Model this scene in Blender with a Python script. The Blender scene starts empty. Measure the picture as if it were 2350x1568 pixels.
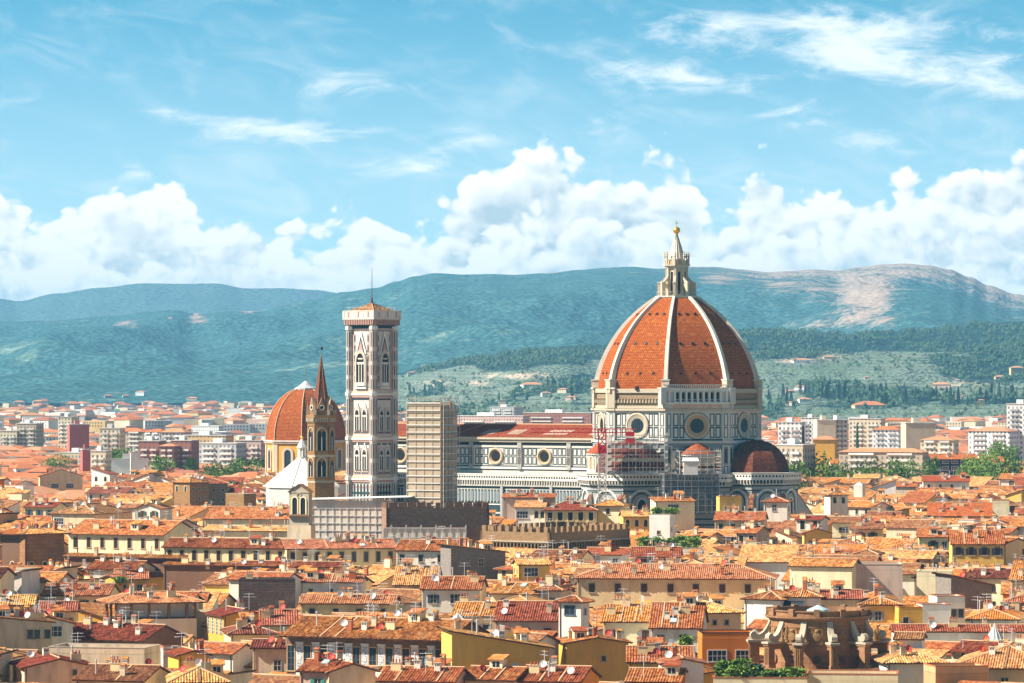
import bpy, math, random, time
from math import sin, cos, pi, radians, sqrt, atan2
from mathutils import Vector, Matrix, noise
S = bpy.context.scene
COL = S.collection
# ------------------------------------------------------------------ camera, sky, sun, exposure
H, F, V0, UC, VC = 63.4, 9000.0, 880.0, 1175.0, 784.0      # eye height; focal length, horizon and centre in photo units (2350 wide)
cam = bpy.data.cameras.new('camera'); camo = bpy.data.objects.new('camera', cam); COL.objects.link(camo)
cam.sensor_width = 36; cam.lens = 36*F/2350; cam.clip_start = 1; cam.clip_end = 80000
camo.location = (0, 0, H); camo.rotation_euler = (pi/2 + math.atan((V0-VC)/F), 0, 0)
S.camera = camo
SUN_AZ, SUN_EL = radians(-81), radians(41)                 # azimuth measured from the direction towards the camera, negative = left
S.view_settings.view_transform = 'Standard'; S.view_settings.look = 'None'
S.view_settings.gamma = 1; S.view_settings.exposure = 1.08
S.cycles.use_denoising = True; S.cycles.max_bounces = 5; S.cycles.diffuse_bounces = 3; S.cycles.glossy_bounces = 1
S.cycles.transparent_max_bounces = 12; S.cycles.volume_bounces = 0
S.cycles.use_adaptive_sampling = True; S.cycles.adaptive_threshold = 0.02
sd = Vector((sin(SUN_AZ)*cos(SUN_EL), -cos(SUN_AZ)*cos(SUN_EL), sin(SUN_EL)))
sl = bpy.data.lights.new('sun', 'SUN'); sl.energy = 5.0; sl.angle = radians(0.5); sl.color = (1.0, 0.92, 0.79)
so = bpy.data.objects.new('sun', sl); COL.objects.link(so); so.rotation_euler = sd.to_track_quat('Z', 'Y').to_euler(); so.location = (-500, 0, 900)

class NT:                                                   # small node-tree helper
    def __init__(s, tree): s.t = tree; s.n = tree.nodes; s.l = tree.links
    def new(s, ty, **kw):
        n = s.n.new(ty)
        for k, v in kw.items(): setattr(n, k, v)
        return n
    def put(s, sock, v):
        if isinstance(v, bpy.types.NodeSocket): s.l.new(v, sock)
        elif v is not None: sock.default_value = v
    def math(s, op, a, b=None, c=None, clamp=False):
        n = s.new('ShaderNodeMath', operation=op, use_clamp=clamp)
        for i, v in enumerate((a, b, c)):
            if v is not None: s.put(n.inputs[i], v)
        return n.outputs[0]
    def mix(s, f, a, b, mode='MIX'):
        n = s.new('ShaderNodeMix', data_type='RGBA', blend_type=mode)
        s.put(n.inputs[0], f); s.put(n.inputs[6], a); s.put(n.inputs[7], b)
        return n.outputs[2]
    def xyz(s, x, y, z):
        n = s.new('ShaderNodeCombineXYZ')
        for i, v in enumerate((x, y, z)): s.put(n.inputs[i], v)
        return n.outputs[0]
    def noise(s, vec, scale, detail=4, rough=.5, dist=0.0, dim='3D'):
        n = s.new('ShaderNodeTexNoise', noise_dimensions=dim)
        s.put(n.inputs['Vector'], vec); n.inputs['Scale'].default_value = scale; n.inputs['Detail'].default_value = detail
        n.inputs['Roughness'].default_value = rough; n.inputs['Distortion'].default_value = dist
        return n.outputs['Fac']
    def ss(s, x, a, b, o0=0.0, o1=1.0):                    # smoothstep
        n = s.new('ShaderNodeMapRange', interpolation_type='SMOOTHSTEP')
        s.put(n.inputs[0], x); s.put(n.inputs[1], a); s.put(n.inputs[2], b); n.inputs[3].default_value = o0; n.inputs[4].default_value = o1
        return n.outputs[0]
    def curve(s, x, pts, x0, x1):                          # piecewise curve, value in 0..1
        n = s.new('ShaderNodeFloatCurve'); c = n.mapping.curves[0]
        q = [((px-x0)/(x1-x0), py) for px, py in pts]
        c.points[0].location = q[0]; c.points[1].location = q[-1]
        for p in q[1:-1]: c.points.new(*p)
        n.mapping.update(); s.put(n.inputs['Value'], s.math('DIVIDE', s.math('SUBTRACT', x, x0), x1-x0))
        return n.outputs[0]

def rgb(c): return (c[0], c[1], c[2], 1.0)

W = bpy.data.worlds.new('World'); S.world = W; W.use_nodes = True
def build_world():
    t = NT(W.node_tree); t.n.clear()
    d = t.new('ShaderNodeTexCoord').outputs['Generated']
    sp = t.new('ShaderNodeSeparateXYZ'); t.l.new(d, sp.inputs[0]); x, y, z = sp.outputs
    sky = t.new('ShaderNodeTexSky', sky_type='NISHITA', sun_disc=False)
    sky.sun_elevation = SUN_EL; sky.sun_rotation = math.atan2(sd.x, sd.y)
    sky.air_density = 1.0; sky.dust_density = 0.3; sky.ozone_density = 1.0
    t.l.new(t.xyz(x, y, t.math('ADD', t.math('MULTIPLY', t.math('MAXIMUM', z, 0.0), 3.0), 0.075)), sky.inputs[0])
    base = t.mix(1.0, sky.outputs[0], t.mix(t.ss(z, .12, .45), SKYTINT, (1.30, 1.06, .88, 1)), 'MULTIPLY')
    bg = t.new('ShaderNodeBackground'); t.put(bg.inputs[0], base); bg.inputs[1].default_value = 0.052
    o = t.new('ShaderNodeOutputWorld'); t.l.new(bg.outputs[0], o.inputs[0])
SKYTINT = (0.60, 1.80, 1.70, 1)
build_world()

# ------------------------------------------------------------------ materials
MATS = {}
def material(key, fn):
    m = bpy.data.materials.new(key); m.use_nodes = True; t = NT(m.node_tree)
    b = t.n['Principled BSDF']; b.inputs['Roughness'].default_value = .85; b.inputs['Specular IOR Level'].default_value = .2
    fn(t, b); MATS[key] = m
def pos(t, sx=1, sy=1, sz=1):
    g = t.new('ShaderNodeNewGeometry'); mp = t.new('ShaderNodeVectorMath', operation='MULTIPLY')
    t.l.new(g.outputs['Position'], mp.inputs[0]); mp.inputs[1].default_value = (sx, sy, sz)
    return mp.outputs[0]
def plaster(key, c, dirt=.5, dcol=(.30, .24, .18), var=.12):
    def fn(t, b):
        oi = t.new('ShaderNodeObjectInfo')
        n1 = t.noise(pos(t, 1, 1, .25), .55, 5, .65); n2 = t.noise(pos(t), .12, 3)
        n3 = t.noise(pos(t, 1, 1, .5), 2.6, 3, .6)
        col = t.mix(t.math('MULTIPLY', t.ss(n1, .42, .68), min(1.0, dirt*1.35)), rgb(c), rgb([q*w for q, w in zip(c, dcol)] if False else [q*.55+w*.2 for q, w in zip(c, dcol)]))
        col = t.mix(t.math('MULTIPLY', t.ss(n2, .4, .65), .55), col, rgb((c[0]*.86, c[1]*.8, c[2]*.72)))
        col = t.mix(t.math('MULTIPLY', t.math('ABSOLUTE', t.math('SUBTRACT', n3, .5)), .5), col, rgb((c[0]*.7, c[1]*.66, c[2]*.6)))
        v = t.math('ADD', t.math('MULTIPLY', oi.outputs['Random'], var*2), 1-var)
        col = t.mix(1.0, col, t.xyz(v, v, v), 'MULTIPLY')
        t.put(b.inputs['Base Color'], col); b.inputs['Roughness'].default_value = .9
    material(key, fn)
for k, c, dd in (('cream', (.84, .66, .37), .45), ('white', (.86, .79, .68), .45), ('ochre', (.72, .40, .07), .4), ('yellow', (.80, .52, .13), .35), ('orange', (.68, .22, .03), .35),
                 ('tan', (.58, .38, .20), .55), ('pink', (.68, .48, .38), .5), ('grey', (.44, .38, .31), .8), ('palecream', (.87, .75, .49), .35), ('brightwhite', (.88, .86, .80), .2),
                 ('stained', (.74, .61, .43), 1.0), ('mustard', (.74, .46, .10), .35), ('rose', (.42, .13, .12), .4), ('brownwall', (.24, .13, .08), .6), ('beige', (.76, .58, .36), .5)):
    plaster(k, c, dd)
def simple(key, c, rough=.7, metal=0.0, nz=.25, sc=1.2):
    def fn(t, b):
        n = t.noise(pos(t), sc, 4)
        t.put(b.inputs['Base Color'], t.mix(t.math('MULTIPLY', n, nz*2), rgb(c), rgb([q*.55 for q in c])))
        b.inputs['Roughness'].default_value = rough; b.inputs['Metallic'].default_value = metal
    material(key, fn)
for k, c, r in (('brown', (.11, .05, .03), .7), ('greenshut', (.03, .12, .09), .6), ('tealshut', (.06, .34, .28), .6), ('blueshut', (.10, .16, .22), .6), ('greyshut', (.36, .36, .36), .6), ('dark', (.018, .018, .022), .5),
                ('whiteframe', (.75, .72, .68), .5), ('stone', (.52, .44, .33), .85), ('ridge', (.60, .38, .22), .9), ('fascia', (.16, .08, .05), .9), ('metal', (.55, .55, .55), .4), ('rust', (.16, .06, .035), .8),
                ('dishwhite', (.80, .80, .80), .4), ('dishred', (.55, .07, .04), .5), ('lead', (.50, .53, .55), .6), ('awning', (.78, .78, .74), .8), ('terrace', (.42, .28, .20), .9), ('navy', (.03, .045, .07), .8),
                ('claypot', (.50, .15, .06), .8), ('bronze', (.20, .24, .18), .6), ('sand', (.58, .36, .18), .9), ('greensheet', (.12, .50, .38), .7), ('wood', (.30, .16, .07), .8), ('gravel', (.10, .085, .07), .95)):
    simple(k, c, r)
def fn(t, b):
    n = t.noise(pos(t), .8, 2)
    t.put(b.inputs['Base Color'], t.mix(n, (.012, .015, .022, 1), (.04, .05, .065, 1))); b.inputs['Roughness'].default_value = .25; b.inputs['Specular IOR Level'].default_value = .35
material('glass', fn)
def fn(t, b):
    t.put(b.inputs['Base Color'], (.45, .60, .58, 1)); b.inputs['Roughness'].default_value = .15; b.inputs['Specular IOR Level'].default_value = .7
material('skyglass', fn)
def fn(t, b):
    t.put(b.inputs['Base Color'], (.95, .55, .08, 1)); b.inputs['Metallic'].default_value = .85; b.inputs['Roughness'].default_value = .35
material('gold', fn)
def rooftile(key, c1, c2, c3, lich=.5, tw=.42, tl=.5):
    def fn(t, b):
        uv = t.new('ShaderNodeUVMap', uv_map='UVMap').outputs[0]
        sp = t.new('ShaderNodeSeparateXYZ'); t.l.new(uv, sp.inputs[0])
        cell = t.xyz(t.math('FLOOR', t.math('DIVIDE', sp.outputs[0], tw)), t.math('FLOOR', t.math('DIVIDE', sp.outputs[1], tl)), 0.0)
        wn = t.new('ShaderNodeTexWhiteNoise', noise_dimensions='3D'); t.l.new(cell, wn.inputs[0])
        oi = t.new('ShaderNodeObjectInfo')
        n1 = t.noise(pos(t), .35, 5, .65); n2 = t.noise(pos(t), 1.3, 3, .6)
        r = t.new('ShaderNodeValToRGB'); el = r.color_ramp.elements
        el[0].position = .0; el[0].color = rgb(c1); el[1].position = 1.; el[1].color = rgb(c3)
        q = el.new(.5); q.color = rgb(c2)
        t.put(r.inputs[0], t.math('ADD', t.math('MULTIPLY', wn.outputs[0], .60), t.math('MULTIPLY', t.ss(n2, .25, .75), .40)))
        pale = t.mix(t.math('MULTIPLY', t.ss(n1, .5, .78), lich), r.outputs[0], (.50, .33, .19, 1))
        dark = t.mix(t.math('MULTIPLY', t.ss(n1, .49, .25), .75), pale, (.11, .038, .022, 1))
        v = t.math('ADD', t.math('MULTIPLY', oi.outputs['Random'], .62), .66)
        t.put(b.inputs['Base Color'], t.mix(1.0, dark, t.xyz(v, t.math('MULTIPLY', v, v), v), 'MULTIPLY'))
        b.inputs['Roughness'].default_value = .9
        # low overlaps where one course of tiles lies on the next
        sw = t.math('FRACT', t.math('DIVIDE', sp.outputs[1], tl))
        bp = t.new('ShaderNodeBump'); bp.inputs['Strength'].default_value = .6; bp.inputs['Distance'].default_value = .08
        t.put(bp.inputs['Height'], t.math('ADD', sw, t.math('MULTIPLY', wn.outputs[0], .5))); t.l.new(bp.outputs[0], b.inputs['Normal'])
    material(key, fn)
rooftile('tile_orange', (.10, .026, .010), (.37, .112, .026), (.66, .31, .12))
rooftile('tile_pale', (.17, .055, .022), (.48, .19, .066), (.77, .43, .20), .6)
rooftile('tile_red', (.08, .018, .009), (.29, .062, .020), (.50, .18, .07), .3)
rooftile('tile_brown', (.07, .024, .014), (.22, .070, .032), (.46, .20, .09), .5)
rooftile('tile_bright', (.27, .066, .016), (.46, .128, .026), (.60, .22, .065), .2)
TILES = ['tile_orange', 'tile_pale', 'tile_red', 'tile_brown', 'tile_bright']
TILEWORD = {'tile_orange': 'orange tile', 'tile_pale': 'pale orange tile', 'tile_red': 'deep red tile', 'tile_brown': 'brown tile', 'tile_bright': 'bright orange tile'}
def stonework(key, c, c2, sx=1.0, sz=1.0, mort=.6):
    def fn(t, b):
        tc = t.new('ShaderNodeTexCoord').outputs['Object']
        sp = t.new('ShaderNodeSeparateXYZ'); t.l.new(tc, sp.inputs[0])
        br = t.new('ShaderNodeTexBrick'); t.put(br.inputs['Vector'], t.xyz(t.math('ADD', sp.outputs[0], sp.outputs[1]), sp.outputs[2], 0.0))
        br.inputs['Color1'].default_value = rgb(c); br.inputs['Color2'].default_value = rgb(c2); br.inputs['Mortar'].default_value = rgb([q*mort for q in c])
        br.inputs['Scale'].default_value = 1; br.inputs['Brick Width'].default_value = sx; br.inputs['Row Height'].default_value = sz; br.inputs['Mortar Size'].default_value = .06
        n = t.noise(pos(t), .5, 6, .7); n2 = t.noise(pos(t), 2.2, 4, .6)
        col = t.mix(t.math('MULTIPLY', n2, .8), br.outputs[0], rgb([q*.45 for q in c]))
        t.put(b.inputs['Base Color'], t.mix(t.ss(n, .45, .75, 0, .6), col, rgb(c2)))
        bp = t.new('ShaderNodeBump'); bp.inputs['Strength'].default_value = .7; bp.inputs['Distance'].default_value = .1; t.put(bp.inputs['Height'], n2); t.l.new(bp.outputs[0], b.inputs['Normal'])
    material(key, fn)
stonework('rubble', (.46, .28, .14), (.28, .16, .08), .9, .45)
stonework('darkrubble', (.46, .27, .18), (.26, .15, .10), 1.0, .45)
stonework('sandstone', (.44, .25, .10), (.30, .15, .06), 1.4, .6, .75)
stonework('spirebrick', (.26, .085, .05), (.18, .06, .04), 1.0, .4)
stonework('darkbrick', (.17, .115, .10), (.27, .18, .15), .9, .35)
stonework('greystone', (.36, .31, .27), (.24, .20, .17), .8, .45, .7)
stonework('pietra', (.36, .175, .08), (.44, .235, .115), 2.2, 1.0, .8)
stonework('roughbrown', (.44, .32, .20), (.30, .20, .12), 1.2, .5)
def marble(key, c, st=.35):
    def fn(t, b):
        n = t.noise(pos(t, 1, 1, .3), .35, 6, .65); n2 = t.noise(pos(t), 1.5, 3)
        col = t.mix(t.math('MULTIPLY', t.ss(n, .42, .8), st), rgb(c), rgb((c[0]*.55, c[1]*.50, c[2]*.42)))
        t.put(b.inputs['Base Color'], t.mix(t.math('MULTIPLY', n2, .25), col, rgb([q*.75 for q in c]))); b.inputs['Roughness'].default_value = .6
    material(key, fn)
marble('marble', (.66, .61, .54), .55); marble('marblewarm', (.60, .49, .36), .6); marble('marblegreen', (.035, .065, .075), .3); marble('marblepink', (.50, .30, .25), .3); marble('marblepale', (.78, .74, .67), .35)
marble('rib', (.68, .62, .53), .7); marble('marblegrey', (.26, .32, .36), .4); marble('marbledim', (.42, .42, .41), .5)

# ------------------------------------------------------------------ mesh builder
class MB:
    def __init__(s): s.v = []; s.f = []; s.m = []; s.uv = {}
    def face(s, pts, m, uv=None):
        b = len(s.v); s.v.extend(tuple(p) for p in pts)
        if uv: s.uv[len(s.f)] = uv
        s.f.append(tuple(range(b, b+len(pts)))); s.m.append(m)
    def mesh(s, vs, fs, m):
        b = len(s.v); s.v.extend(tuple(p) for p in vs)
        for f in fs: s.f.append(tuple(i+b for i in f)); s.m.append(m)
    def box(s, x0, y0, z0, x1, y1, z1, m):
        s.mesh([(x0, y0, z0), (x1, y0, z0), (x1, y1, z0), (x0, y1, z0), (x0, y0, z1), (x1, y0, z1), (x1, y1, z1), (x0, y1, z1)],
               [(3, 2, 1, 0), (4, 5, 6, 7), (0, 1, 5, 4), (1, 2, 6, 5), (2, 3, 7, 6), (3, 0, 4, 7)], m)
    def obox(s, o, a, b, c, m):
        o, a, b, c = Vector(o), Vector(a), Vector(b), Vector(c)
        s.mesh([o, o+a, o+a+b, o+b, o+c, o+a+c, o+a+b+c, o+b+c], [(3, 2, 1, 0), (4, 5, 6, 7), (0, 1, 5, 4), (1, 2, 6, 5), (2, 3, 7, 6), (3, 0, 4, 7)], m)
    def tube(s, p, q, r0, r1, n, m, caps=True):
        p, q = Vector(p), Vector(q); d = (q-p).normalized(); a = d.orthogonal().normalized(); b = d.cross(a)
        vs = [p+(a*cos(2*pi*i/n)+b*sin(2*pi*i/n))*r0 for i in range(n)] + [q+(a*cos(2*pi*i/n)+b*sin(2*pi*i/n))*r1 for i in range(n)]
        fs = [(i, (i+1) % n, n+(i+1) % n, n+i) for i in range(n)]
        if caps: fs += [tuple(range(n-1, -1, -1)), tuple(range(n, 2*n))]
        s.mesh(vs, fs, m)
    def lathe(s, prof, n, m, c=(0, 0), a0=0.0, a1=None, cap=True):
        full = a1 is None; span = 2*pi if full else a1-a0; k = n if full else n+1
        vs = []
        for r, z in prof:
            for i in range(k):
                a = a0+span*i/n; vs.append((c[0]+r*cos(a), c[1]+r*sin(a), z))
        fs = []
        for j in range(len(prof)-1):
            for i in range(n):
                i2 = (i+1) % k; fs.append((j*k+i, j*k+i2, (j+1)*k+i2, (j+1)*k+i))
        if cap and full: fs.append(tuple((len(prof)-1)*k+i for i in range(k)))
        s.mesh(vs, fs, m)
    def prism(s, poly, z0, z1, m, top=None):
        n = len(poly)
        s.mesh([(x, y, z0) for x, y in poly]+[(x, y, z1) for x, y in poly], [(i, (i+1) % n, n+(i+1) % n, n+i) for i in range(n)], m)
        s.face([(x, y, z1) for x, y in poly], top or m)
    def join(s, o, M=None):
        b = len(s.v); fb = len(s.f)
        s.v.extend(tuple(M @ Vector(p)) for p in o.v) if M is not None else s.v.extend(o.v)
        s.f.extend(tuple(i+b for i in f) for f in o.f); s.m.extend(o.m)
        for k, u in o.uv.items(): s.uv[k+fb] = u
    def data(s, name, smooth=False):
        me = bpy.data.meshes.new(name); me.from_pydata(s.v, [], s.f)
        keys = list(dict.fromkeys(s.m))
        for k in keys: me.materials.append(MATS[k])
        ix = {k: i for i, k in enumerate(keys)}
        me.polygons.foreach_set('material_index', [ix[k] for k in s.m])
        if s.uv:
            l = me.uv_layers.new(name='UVMap'); buf = []
            for i, f in enumerate(s.f):
                u = s.uv.get(i)
                for k in range(len(f)): buf.extend(u[k] if u else (0.0, 0.0))
            l.data.foreach_set('uv', buf)
        if smooth: me.polygons.foreach_set('use_smooth', [True]*len(s.f))
        me.update(); return me
    def build(s, name, parent=None, smooth=False, **tags):
        o = bpy.data.objects.new(name, s.data(name, smooth)); COL.objects.link(o)
        if parent is not None: o.parent = parent
        for k, v in tags.items(): o[k] = v
        return o
def thing(name, label, cat, loc=(0, 0, 0), rz=0.0, group=None):
    o = bpy.data.objects.new(name, None); COL.objects.link(o); o.empty_display_size = 2
    o.location = loc; o.rotation_euler = (0, 0, rz); o['label'] = label; o['category'] = cat
    if group: o['group'] = group
    return o
def PX(u, Y): return (u-UC)/F*Y
def PZ(v, Y): return H+(V0-v)*Y/F
def proj(x, y, z): return UC+F*x/y, V0-F*(z-H)/y
# ------------------------------------------------------------------ clouds: a far backdrop, clear where the blue sky shows
SKY_Y = 42000.0
def fn(t, b):
    t.n.remove(b)
    sp = t.new('ShaderNodeSeparateXYZ'); t.l.new(pos(t), sp.inputs[0])
    s = t.math('MULTIPLY', sp.outputs[0], 9.0/SKY_Y); e = t.math('MULTIPLY', t.math('SUBTRACT', sp.outputs[2], 63.4), 9.0/SKY_Y)
    def vadd(a, o):
        n = t.new('ShaderNodeVectorMath', operation='ADD'); t.put(n.inputs[0], a); t.put(n.inputs[1], o); return n.outputs[0]
    def warp(seed, amt, sc=6):
        p = t.xyz(s, t.math('MULTIPLY', e, 1.2), seed)
        n = t.new('ShaderNodeTexNoise'); t.put(n.inputs['Vector'], p); n.inputs['Scale'].default_value = sc; n.inputs['Detail'].default_value = 4
        q = t.new('ShaderNodeVectorMath', operation='SUBTRACT'); t.l.new(n.outputs['Color'], q.inputs[0]); q.inputs[1].default_value = (.5, .5, .5)
        k = t.new('ShaderNodeVectorMath', operation='SCALE'); t.l.new(q.outputs[0], k.inputs[0]); k.inputs[3].default_value = amt
        return vadd(p, k.outputs[0])
    def billow(vec, sc):
        v = t.new('ShaderNodeTexVoronoi', feature='SMOOTH_F1', voronoi_dimensions='2D'); t.put(v.inputs['Vector'], vec); v.inputs['Scale'].default_value = sc
        v.inputs['Smoothness'].default_value = .45; v.inputs['Detail'].default_value = 2.0; v.inputs['Roughness'].default_value = .5; v.inputs['Lacunarity'].default_value = 2.3
        return t.math('SUBTRACT', 1.0, v.outputs['Distance'])
    def bank(T, seed, scale, edge, amp, lo, hi, under, ulen):
        w = warp(seed, .10)
        b1 = billow(w, scale); b2 = billow(vadd(w, (-.018, .026, 0)), scale)
        big = t.noise(t.xyz(s, t.math('MULTIPLY', e, 1.7), seed+5), 2.6, 4, .5)
        fine = t.noise(w, 34.0, 5, .6)
        lump = t.math('MULTIPLY', t.math('SUBTRACT', t.math('ADD', t.math('ADD', b1, t.math('MULTIPLY', big, .6)), t.math('MULTIPLY', fine, .18)), LC), amp)
        dens = t.math('ADD', t.math('SUBTRACT', T, e), lump)
        m = t.ss(dens, 0.0, edge)
        rel = t.math('SUBTRACT', b1, b2)
        lit = t.math('ADD', t.math('MULTIPLY', rel, 1.5), t.math('MULTIPLY', t.math('SUBTRACT', big, .5), 2.4))  # sunlit sides and grey undersides are painted into the cloud colour
        lit = t.math('ADD', lit, t.math('SUBTRACT', .92, t.math('MULTIPLY', t.ss(dens, .03, ulen), under)), clamp=True)
        return m, t.mix(lit, lo, hi)
    X0, X1 = -2.0, 2.0
    T1 = t.curve(s, [(-2, .4), (-1.4, .42), (-1.17, .425), (-1.03, .42), (-.9, .445), (-.78, .43), (-.7, .36), (-.62, .33), (-.52, .34), (-.42, .35), (-.33, .39), (-.25, .37), (-.19, .40), (-.1, .515), (.02, .55), (.12, .53), (.2, .49), (.28, .525), (.38, .53), (.42, .46), (.46, .37), (.52, .42), (.6, .485), (.7, .46), (.8, .43), (.9, .455), (1.02, .49), (1.17, .50), (1.5, .44), (2, .4)], X0, X1)
    T2 = t.curve(s, [(-2, .3), (-1.17, .36), (-1.0, .33), (-.8, .30), (-.66, .345), (-.55, .35), (-.45, .26), (-.33, .33), (-.2, .35), (-.05, .36), (.1, .40), (.22, .42), (.36, .36), (.48, .30), (.6, .34), (.75, .40), (.95, .38), (1.17, .40), (2, .3)], X0, X1)
    T3 = t.curve(s, [(-2, .2), (-1.17, .25), (-.9, .28), (-.7, .24), (-.5, .28), (-.2, .26), (.0, .29), (.25, .25), (.5, .29), (.8, .25), (1.17, .29), (2, .2)], X0, X1)
    LC = .70
    white, grey = (1.0, .97, .93, 1), (.46, .55, .60, 1)
    m1, c1 = bank(T1, 1.3, 6.5, .035, .17, grey, white, .95, .24)
    m2, c2 = bank(T2, 4.7, 8, .045, .16, (.52, .60, .65, 1), white, .85, .22)
    m3, c3 = bank(T3, 8.1, 10, .06, .11, (.66, .72, .75, 1), (1.0, .98, .95, 1), .35, .2)
    wv = t.noise(t.xyz(t.math('ADD', t.math('MULTIPLY', s, 2.4), t.math('MULTIPLY', e, 1.0)), t.math('SUBTRACT', t.math('MULTIPLY', e, 8.0), t.math('MULTIPLY', s, .8)), 2.0), 2.0, 9, .64, .6)
    wf = t.noise(t.xyz(t.math('MULTIPLY', s, 2.0), t.math('ADD', t.math('MULTIPLY', e, 5.0), t.math('MULTIPLY', s, .9)), 9.0), 2.4, 8, .6, .8)
    tot = None
    for (cs, ce, ws, we, rot, k) in ((.60, .80, .50, .055, .02, .62), (.92, .76, .42, .09, -.1, .78), (.34, .70, .24, .038, -.16, .9), (.55, .835, .35, .03, .0, .5), (1.0, .70, .3, .05, -.1, .7), (.82, .56, .17, .040, -.28, 1.0), (.62, .62, .10, .03, 0, .5),
                                     (-.58, .585, .17, .030, -.03, 1.05), (-.72, .61, .16, .024, -.12, .8), (-.38, .68, .20, .034, .02, .85), (-.24, .50, .15, .026, .03, .95), (-.875, .48, .05, .026, 0, 1.3), (.15, .60, .16, .05, 0, .6), (-1.15, .65, .1, .025, 0, .7), (-.4, .57, .2, .03, 0, .6), (-.13, .56, .1, .03, 0, .6)):
        a, b_ = t.math('SUBTRACT', s, cs), t.math('SUBTRACT', e, ce)
        p = t.math('DIVIDE', t.math('ADD', a, t.math('MULTIPLY', b_, rot)), ws)
        q = t.math('DIVIDE', t.math('SUBTRACT', b_, t.math('MULTIPLY', a, rot)), we)
        g_ = t.math('MULTIPLY', t.math('EXPONENT', t.math('MULTIPLY', t.math('ADD', t.math('MULTIPLY', p, p), t.math('MULTIPLY', q, q)), -1.0)), k)
        tot = g_ if tot is None else t.math('ADD', tot, g_)
    br = t.math('ADD', t.math('MULTIPLY', wv, .65), t.math('MULTIPLY', wf, .35))
    ci = t.math('MULTIPLY', t.ss(t.math('ADD', t.math('MULTIPLY', tot, .62), t.math('MULTIPLY', t.math('SUBTRACT', br, .5), 3.4)), .22, 1.15), .85)
    ci = t.math('MULTIPLY', ci, t.ss(tot, .03, .45))
    veil = t.math('ADD', t.math('MULTIPLY', t.ss(wf, .42, .8), .22), t.math('ADD', .03, t.math('MULTIPLY', t.ss(e, .95, .25), .36)))
    al = t.math('SUBTRACT', 1.0, t.math('MULTIPLY', t.math('SUBTRACT', 1.0, ci), t.math('SUBTRACT', 1.0, veil))); col = t.mix(0.0, (.90, .92, .92, 1), (.90, .92, .92, 1))
    for m, c in ((m1, c1), (m2, c2), (m3, c3)):
        col = t.mix(m, col, c); al = t.math('SUBTRACT', 1.0, t.math('MULTIPLY', t.math('SUBTRACT', 1.0, al), t.math('SUBTRACT', 1.0, m)))
    em = t.new('ShaderNodeEmission'); t.put(em.inputs[0], col); em.inputs[1].default_value = CLOUD_E
    tr = t.new('ShaderNodeBsdfTransparent'); mx = t.new('ShaderNodeMixShader'); t.put(mx.inputs[0], al); t.l.new(tr.outputs[0], mx.inputs[1]); t.l.new(em.outputs[0], mx.inputs[2])
    t.l.new(mx.outputs[0], t.n['Material Output'].inputs['Surface'])
CLOUD_E = 0.66
material('sky', fn); MATS['sky'].cycles.emission_sampling = 'NONE'
def build_sky():
    m = MB(); m.face([(-16000, SKY_Y, -200), (16000, SKY_Y, -200), (16000, SKY_Y, 9000), (-16000, SKY_Y, 9000)], 'sky')
    m.build('sky', kind='structure')
build_sky()
# ------------------------------------------------------------------ ground, hills, air
def lerp_pts(pts, x):
    if x <= pts[0][0]: return pts[0][1]
    for (a, va), (b, vb) in zip(pts, pts[1:]):
        if x <= b:
            t = (x-a)/(b-a); t = t*t*(3-2*t); return va+(vb-va)*t
    return pts[-1][1]
def fn(t, b):
    n = t.noise(pos(t), .004, 6, .6); n2 = t.noise(pos(t), .05, 3)
    col = t.mix(t.ss(n, .45, .6), (.10, .085, .065, 1), (.05, .085, .03, 1))
    t.put(b.inputs['Base Color'], t.mix(t.ss(n2, .55, .7), col, (.22, .18, .14, 1))); b.inputs['Roughness'].default_value = 1
material('plain', fn)
g = MB(); g.face([(-9000, 300, 0), (9000, 300, 0), (20000, 22000, 0), (-20000, 22000, 0)], 'plain')
g.build('ground', kind='structure')

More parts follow.
